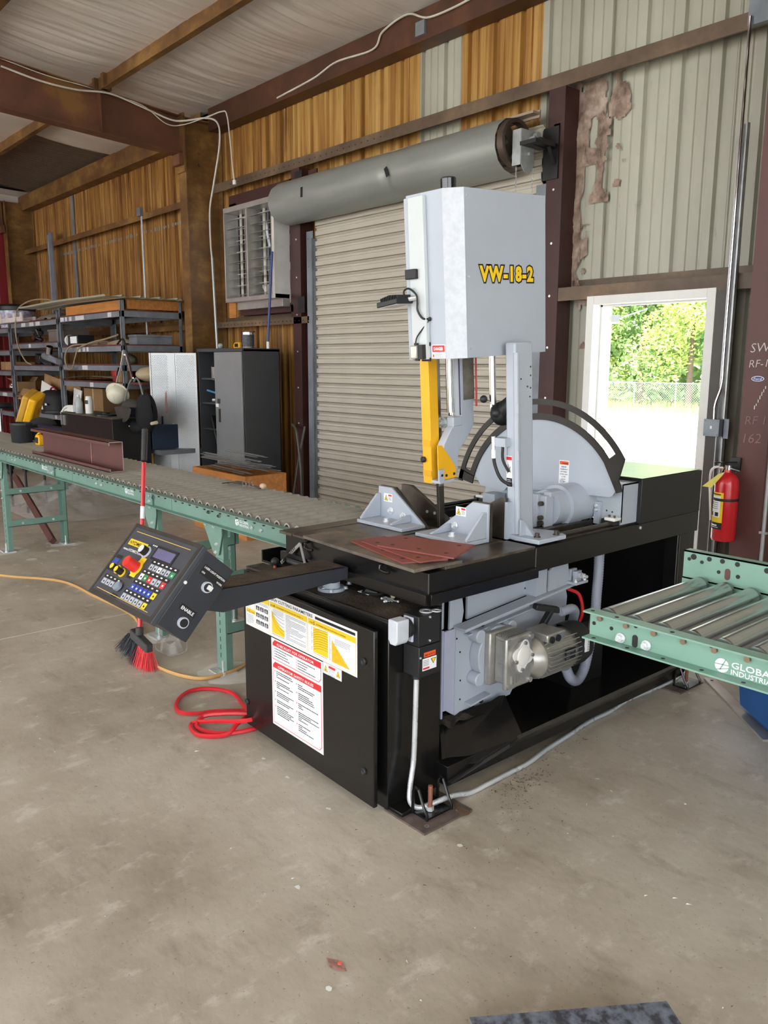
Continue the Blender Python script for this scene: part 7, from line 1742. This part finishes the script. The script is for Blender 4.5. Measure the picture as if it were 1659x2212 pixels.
for k, (xx, r0_, zb) in enumerate(((-11.6, .22, 1.86), (-11.2, .28, 1.862), (-10.9, .2, 1.87))):
    b = MB()
    for q in range(3): b.tube([(xx+(r0_-.02*q)*math.cos(t*.42)*1.4, 4.75+.2*math.sin(t*.42), zb+.018*q+.02*math.sin(t)) for t in range(16)], .011, 6)
    tag(b.build('cable_coil', [mat('tan_cable', (150, 132, 108), .5), mat('brown_cable', (96, 78, 62), .5), mat('tan_cable', (150, 132, 108), .5)][k]), ['loosely coiled tan cable left on the second shelf', 'dark brown cable coil in the middle of the second shelf', 'tan cable coil by the right post on the second shelf'][k], 'cable')
cable('cable', [(-11.6, 4.52, 1.88), (-11.95, 4.42, 1.86), (-12.15, 4.40, 1.75), (-12.18, 4.40, 1.62), (-12.08, 4.40, 1.53), (-11.92, 4.40, 1.55), (-11.80, 4.40, 1.68), (-11.68, 4.42, 1.82), (-11.4, 4.5, 1.90), (-11.0, 4.5, 1.93), (-10.6, 4.5, 1.97), (-10.4, 4.45, 1.98)], .012, mat('tan_cable', (150, 132, 108), .5), 'tan cable drooping in a loop below the second shelf')
boxthing('grey_box', 'small grey tin on the second shelf against the right end', 'box', -10.62, -10.38, 4.7, 5.2, 1.862, 1.96, DGALV, extra=lid(-10.62, -10.38, 4.7, 5.2, 1.96, DGALV))
for i in range(6):
    b = MB(); x = -11.9+i*.24; b.sph((x, 4.9+R.uniform(-.1, .2), 1.60+.275), .06+.02*R.random(), 10, 6, (1.4, 1, .8)); tag(b.build('rusty_part', mat('mottled_part_%d' % (i % 3), [(96, 60, 56), (70, 66, 62), (120, 104, 92)][i % 3], .7, var=.4, sc=30)), ['reddish', 'charcoal', 'sandy'][i % 3]+' lump of hardware '+['at the left of', 'just in from the left on', 'left of centre on', 'right of centre on', 'near the right of', 'at the right end of'][i]+' the second shelf', 'hardware')
# level 3
BT = thing('cordless_tool', 'blue wrapped power tool on the third shelf of the left unit', 'tool', (-13.5, 4.6, 1.58))
b = MB(); b.sph((-13.48, 4.6, 1.66), .1, 12, 8, (1.9, 1, .75)); b.build('wrap', mat('bright_blue_cloth', (40, 130, 210), .6), parent=BT)
b = MB(); b.bar((-13.75, 4.6, 1.66), (-13.95, 4.6, 1.70), .1, .14); b.build('grip', BLACKM, parent=BT, bev=.01)
GRD = thing('angle_grinder', 'grey angle grinder lying against the shared shelf posts', 'tool', (-12.85, 4.42, 1.6))
b = MB(); b.cyl((-13.05, 4.40, 1.72), (-12.45, 4.40, 1.63), .055, 14, .045); b.build('motor_body', DGALV, parent=GRD)
b = MB(); b.cyl((-12.85, 4.40, 1.76), (-12.80, 4.40, 1.86), .05, 14); b.build('gear_head', CHROME, parent=GRD)
b = MB(); b.cyl((-13.15, 4.38, 1.66), (-12.75, 4.42, 1.60), .03, 10); b.build('side_handle', BLACKP, parent=GRD)
boxthing('carton', 'small brown carton on the third shelf of the far left unit', 'box', -16.0, -15.35, 4.6, 5.0, 1.485, 1.63, CARD, extra=tape(-16.0, -15.35, 4.6, 1.485, 1.63))
b = MB(); b.sph((-11.0, 4.85, 1.66), .09, 14, 8, (2.3, 1, .9)); tag(b.build('cloth_roll', mat('olive_cloth', (72, 68, 56), .8, var=.3)), 'rolled dark olive cloth on the third shelf', 'cloth')
# level 4
RB = thing('bucket', 'red plastic bucket with a white rim behind the shelf post', 'bucket', (-10.9, 4.75, 1.37))
b = MB(); b.lathe((-10.88, 4.72, 1.371), [(0, 0), (.15, 0), (.175, .19)], 22); b.build('tub', mat('dull_red_plastic', (170, 44, 50), .4, var=.1), parent=RB)
b = MB(); b.lathe((-10.88, 4.72, 1.56), [(.178, 0), (.185, .004), (.185, .03), (.175, .035)], 22); b.build('rim', mat('cream_rim', (220, 206, 180), .5), parent=RB)
SK = MB(); SK.grid(lambda a, c: (-10.2+.22*math.cos(a*6.283)*math.sin(c*3.14)**.6, 4.8+.2*math.sin(a*6.283)*math.sin(c*3.14)**.6, 1.37+.21*c+.02*noise.noise(Vector((a*6, c*9, 2)))), 24, 10)
b = MB()
o = SK.build('canvas_sack', mat('cream_sack', (190, 172, 140), .85, var=.1), ang=70); tag(o, 'slumped cream sack on the shelf edge behind the open cabinet door', 'sack')
b = MB(); b.box(-10.5, -9.95, 4.55, 5.1, 1.34, 1.369); tag(b.build('shelf_extension', REDSH), 'red board carrying the cream sack and brown carton', 'board')
boxthing('carton', 'small brown carton between the red bucket and the cream sack', 'box', -10.62, -10.45, 4.5, 4.65, 1.37, 1.52, CARDD, extra=tape(-10.62, -10.45, 4.5, 1.37, 1.52))
CV = MB(); CV.grid(lambda a, c: (-12.62+2.15*a, 4.38+.5*c-.05*a, 1.372+.03+.045*math.sin(a*2.6)*(1-.4*c)+.012*noise.noise(Vector((a*14, c*5, 4)))-.03*(1-a)*(1-c)), 50, 8)
tag(CV.build('folded_tarp', CANVAS, ang=60), 'folded beige canvas tarp hanging over the fourth shelf', 'tarp')
# level 5 (z .90) and cardboard
boxthing('carton', 'large brown taped carton on the fifth shelf behind the toolbox', 'box', -12.2, -11.5, 4.65, 5.2, .915, 1.25, CARDD, extra=tape(-12.2, -11.5, 4.65, .915, 1.25))
CT = thing('cardboard_sheet', 'large upright cardboard sheet behind the white panel on the left unit', 'cardboard', (-13.5, 4.9, .83))
b = MB(); b.add([(-14.35, 4.75, .85), (-12.70, 4.75, .85), (-12.70, 4.80, 1.24), (-14.30, 4.80, 1.44), (-14.35, 4.765, .85), (-12.70, 4.765, .85), (-12.70, 4.815, 1.24), (-14.30, 4.815, 1.44)], [(0, 1, 2, 3), (7, 6, 5, 4), (3, 2, 6, 7), (0, 3, 7, 4), (1, 5, 6, 2)]); b.build('sheet', CARD, parent=CT)
b = MB(); b.add([(-14.9, 4.62, 1.18), (-14.3, 4.62, 1.16), (-14.25, 4.55, .98), (-14.95, 4.5, 1.0)], [(0, 1, 2, 3)]); b.build('flap', CARD, parent=CT)
b = MB(); b.add([(-14.1, 4.60, .86), (-13.15, 4.60, .84), (-13.22, 4.64, 1.18), (-13.98, 4.64, 1.33), (-14.1, 4.61, .86), (-13.15, 4.61, .84), (-13.22, 4.65, 1.18), (-13.98, 4.65, 1.33)], [(0, 1, 2, 3), (7, 6, 5, 4), (3, 2, 6, 7), (0, 3, 7, 4), (1, 5, 6, 2)]); tag(b.build('foam_board', WHITE), 'white sheet of board leaning behind the black shop vacuum', 'panel')
b = MB(); b.add([(-12.62, 4.62, .92), (-12.35, 4.62, .92), (-12.30, 4.66, 1.20), (-12.62, 4.66, 1.24)], [(0, 1, 2, 3)]); b.add([(-12.62, 4.63, .92), (-12.35, 4.63, .92), (-12.30, 4.67, 1.20), (-12.62, 4.67, 1.24)], [(3, 2, 1, 0)]); tag(b.build('paper_sheet', WHITE), 'white paper sheet just right of the shared shelf posts', 'paper')
VC = thing('shop_vacuum', 'black round shop vacuum with red latch and handle on the shelf', 'vacuum', (-13.05, 4.52, .835))
b = MB(); b.lathe((-13.05, 4.55, .836), [(0, 0), (.24, 0), (.25, .01), (.25, .05), (.215, .055), (.235, .24), (.24, .26)], 26); b.build('drum', BLACKP, parent=VC)
b = MB(); b.lathe((-13.05, 4.55, 1.096), [(.245, 0), (.25, .02), (.22, .07), (.16, .10), (0, .11)], 26); b.box(-13.38, -13.28, 4.45, 4.55, 1.07, 1.15); b.build('motor_head', BLACKP, parent=VC)
b = MB(); b.box(-13.20, -13.12, 4.30, 4.33, 1.03, 1.14); b.build('latch', REDP, parent=VC, bev=.004)
b = MB(); b.tube(catmull([(-13.2, 4.5, 1.19), (-13.12, 4.5, 1.23), (-13.0, 4.5, 1.23), (-12.9, 4.5, 1.19)], 6), .014, 8); b.build('carry_handle', mat('dark_red_handle', (140, 34, 40), .4), parent=VC)
b = MB(); b.box(-12.96, -12.88, 4.32, 4.325, .97, 1.0); b.build('maker_label', WHITEP, parent=VC)
for i, (x, z, w) in enumerate(((-15.1, 1.12, .3), (-14.75, .835, .22), (-14.45, .835, .2), (-14.2, .835, .18))):
    boxthing('carton', ['brown open carton on the fourth shelf at far left', 'small open carton left of the crumpled clear bag', 'small upright carton in the middle of the row at left', 'small carton nearest the yellow tool case'][i], 'box', x-w/2, x+w/2, 4.55, 4.55+w, z, z+.17, CARD, extra=flap(x-w/2, x+w/2, 4.55, 4.55+w, z+.17))
b = MB()
for i in range(9): b.sph((-15.35+R.uniform(-.15, .15), 4.6, 1.18+R.uniform(0, .12)), .045, 8, 5)
tag(b.build('chrome_fittings', CHROME), 'bright tangle of chrome fittings on the far left shelf', 'fittings')
ST_ = thing('workshop_stool', 'black workshop stool with a round seat at the left edge', 'stool', (-12.75, 3.6, 0))
b = MB(); b.lathe((-12.75, 3.6, .96), [(0, 0), (.17, 0), (.19, .03), (.18, .07), (0, .08)], 24); b.build('seat', BLACKP, parent=ST_)
b = MB(); b.cyl((-12.75, 3.6, .12), (-12.75, 3.6, .96), .03, 12); b.build('gas_post', CHROME, parent=ST_)
for k in range(5):
    b = MB(); a = k*1.2566; b.bar((-12.75, 3.6, .14), (-12.75+.28*math.cos(a), 3.6+.28*math.sin(a), .08), .04, .04); b.sph((-12.75+.28*math.cos(a), 3.6+.28*math.sin(a), .04), .04, 8, 6); b.build('leg', BLACKP, parent=ST_)
# black tool chest with bottle etc.
def chest_extra(t):
    b = MB(); b.box(-11.16, -9.44, 3.92, 4.40, .955, .965); b.build('lid', mat('olive_edge', (84, 78, 56), .5), parent=t)
    for k in range(2):
        b = MB(); b.box(-11.12+.10*k, -11.09+.10*k, 3.90, 3.92, .80, .93); b.build('latch', GALV, parent=t)
boxthing('tool_chest', 'big black tool chest behind the maroon channel', 'tool chest', -11.15, -9.45, 3.92, 4.40, .36, .955, mat('satin_black_chest', (20, 21, 24), .4), extra=chest_extra)
b = MB(); b.box(-11.1, -9.5, 3.95, 4.38, 0, .358); tag(b.build('plinth', BLACKM), 'dark plinth carrying the black tool chest', 'stand')
WB_ = thing('water_bottle', 'clear water bottle standing on the black tool chest', 'bottle', (-10.75, 4.02, .966))
b = MB(); b.lathe((-10.75, 4.02, .966), [(0, 0), (.045, 0), (.05, .02), (.047, .08), (.05, .13), (.04, .17), (.02, .20), (.02, .215)], 20); b.build('bottle_body', mat('clear_pet', (196, 202, 206), .1, var=.15, alpha=.6), parent=WB_)
b = MB(); b.cyl((-10.75, 4.02, 1.18), (-10.75, 4.02, 1.205), .02, 14); b.build('cap', WHITE, parent=WB_)
SP = thing('spray_can', 'white spray can right behind the water bottle', 'can', (-10.60, 4.10, .966))
b = MB(); b.cyl((-10.60, 4.10, .966), (-10.60, 4.10, 1.15), .05, 18); b.build('can_body', WHITE, parent=SP)
b = MB(); b.cyl((-10.60, 4.10, 1.15), (-10.60, 4.10, 1.19), .046, 18, .04); b.build('cap', WHITE, parent=SP)
b = MB(); b.grid(lambda a, c: (-10.60+.0507*math.cos(-2.2+a*1.6), 4.10+.0507*math.sin(-2.2+a*1.6), 1.09+.05*c), 6, 1); b.build('label_band', BLACKM, parent=SP)
b = MB(); b.tube(catmull([(-11.18, 3.94, .95), (-11.05, 3.95, 1.03), (-10.9, 3.96, 1.05), (-10.78, 3.97, 1.05)], 6), .018, 8); b.tube(catmull([(-11.18, 3.96, .98), (-11.0, 3.97, 1.0), (-10.78, 3.98, 1.0)], 6), .018, 8); b.box(-11.0, -10.78, 3.95, 3.99, .98, 1.06); tag(b.build('plastic_scoop', WHITE), 'white curved plastic handle lying on the tool chest corner', 'handle')
b = MB(); b.lathe((-9.95, 4.05, .966), [(0, 0), (.13, 0), (.13, .02), (.05, .03), (.05, .045), (0, .05)], 24); tag(b.build('grinding_disc', BLACKM), 'black disc lying on the right of the tool chest', 'disc')
b = MB(); 
boxthing('tool_case', 'dark blue power tool case on the low shelf by the post', 'tool case', -10.0, -9.45, 4.42, 4.9, .56, .86, NAVY, extra=lambda t: ((lambda b: b.build('case_handle', STEEL, parent=t))(MB().bar((-9.75, 4.38, .83), (-9.5, 4.38, .83), .03, .02)), (lambda b: b.build('red_lettering', mat('dull_red_print', (150, 40, 48), .6), parent=t))(MB().text('BOSCH', (-9.78, 4.416, .66), (1, 0, 0), (0, 0, 1), .07, off=.02, fit=.28))))
b = MB(); b.box(-10.33, -9.3, 4.46, 5.2, .50, .556); tag(b.build('low_shelf', DGALV), 'short grey shelf carrying the dark blue tool case', 'shelf')
# helmets, caps and bag hanging from the post
HP = thing('hard_hat', 'white hard hat hanging by its strap on the shelf post', 'hard hat', (-10.05, 4.3, 1.15))
hc = Vector((-10.02, 4.25, 1.245)); da = Vector((.55, -.62, -.50)).normalized()
b = MB(); b.lathe(hc, [(.150, 0), (.150, .006), (.128, .008), (.126, .05), (.112, .09), (.085, .118), (.045, .134), (0, .138)], 30, da); b.lathe(hc, [(.150, 0), (.11, .002), (.10, .05), (0, .09)], 30, da)
e_ = da.cross(Vector((0, 0, 1))).normalized()
b.tube([hc+da*(.13*math.sin(t*.2618)+.006)+e_.cross(da)*(.128*math.cos(t*.2618)) for t in range(13)], .008, 6)
b.build('shell', mat('ivory_helmet', (226, 222, 200), .3, var=.03), parent=HP)
b = MB(); b.bar((-10.15, 4.30, 1.38), (-10.02, 4.32, 1.60), .02, .01); b.bar((-10.02, 4.32, 1.60), (-9.97, 4.34, 1.78), .035, .012); b.build('strap', mat('grey_white_strap', (190, 186, 180), .6), parent=HP)
HK = thing('spring_clamp', 'chrome snap hooks and black handles hanging at the shelf post', 'clamp', (-10.0, 4.36, 1.5))
b = MB(); b.sph((-9.98, 4.36, 1.72), .03, 10, 6); b.cyl((-9.97, 4.36, 1.74), (-9.80, 4.36, 1.42), .014, 8); b.build('jaw', CHROME, parent=HK)
b = MB(); b.tube(catmull([(-10.3, 4.4, 1.86), (-10.1, 4.38, 1.92), (-9.97, 4.36, 1.86), (-9.93, 4.36, 1.75), (-9.80, 4.36, 1.42)], 6), .012, 8); b.bar((-10.16, 4.32, 1.46), (-10.10, 4.32, 1.56), .03, .02); b.build('grip', BLACKM, parent=HK)
CPt = thing('cap', 'dark grey cap hanging over the bag on the shelf post', 'cap', (-9.4, 4.1, 1.0))
b = MB(); b.grid(lambda a, c: (-9.42+.21*math.cos(3.3+a*2.8)*(c*.9+.1), 4.10-.07*math.sin(c*1.57)+.03*a, 1.07+.05+.20*math.sin(3.3+a*2.8)*(c*.9+.1)*1.0), 20, 8); b.build('brim', mat('charcoal_felt', (66, 62, 58), .9, var=.1), parent=CPt, ang=60)
b = MB(); b.sph((-9.42, 4.16, 1.10), .17, 18, 8, (1.1, .6, .55), 0, 90); b.build('crown', mat('charcoal_felt', (66, 62, 58), .9, var=.1), parent=CPt)
BG = thing('hanging_bag', 'black bag and jacket bundle hanging from the shelf end', 'bag', (-9.5, 4.25, .8))
def bagf(seed, cx, cz, w, h, d=.12, cy=4.25):
    return lambda a, c: (cx+w*math.cos(a*6.283)*math.sin(c*3.14)**.5*(1+.25*noise.noise(Vector((a*5, c*4, seed)))), cy+d*math.sin(a*6.283)*math.sin(c*3.14)**.5, cz+h*(c-.5)*2*(1+.1*noise.noise(Vector((a*7, 1, seed)))))
for nm, sd, cx, cz, w, h in (('jacket', 1, -9.22, 1.03, .17, .25), ('pouch', 2, -9.75, .98, .13, .13), ('lower_pocket', 3, -9.50, .86, .26, .10)):
    b = MB(); b.grid(bagf(sd, cx, cz, w, h), 28, 14); b.build(nm, CLOTHB if nm != 'pouch' else mat('blue_black_cloth', (34, 40, 54), .8), parent=BG, ang=80)
b = MB(); b.tube(catmull([(-9.8, 4.2, 1.0), (-9.72, 4.22, 1.2), (-9.78, 4.3, 1.36), (-9.74, 4.32, 1.42)], 6), .012, 6); b.tube(catmull([(-9.18, 4.2, 1.25), (-9.25, 4.2, 1.38), (-9.38, 4.22, 1.44), (-9.50, 4.24, 1.40)], 6), .012, 6); b.build('strap', mat('grey_webbing', (120, 124, 126), .6), parent=BG)
b = MB(); b.box(-9.50, -9.42, 4.12, 4.125, .86, .875); b.cyl((-8.98, 4.2, .92), (-8.85, 4.2, .94), .02, 8); b.build('white_tag', mat('ivory', (214, 200, 170), .5), parent=BG)
boxthing('dark_bin', 'dark blue bin on the lowest shelf left of the post', 'bin', -14.6, -12.9, 4.55, 5.1, .38, .60, NAVY, extra=lid(-14.6, -12.9, 4.55, 5.1, .60, BLACKM))
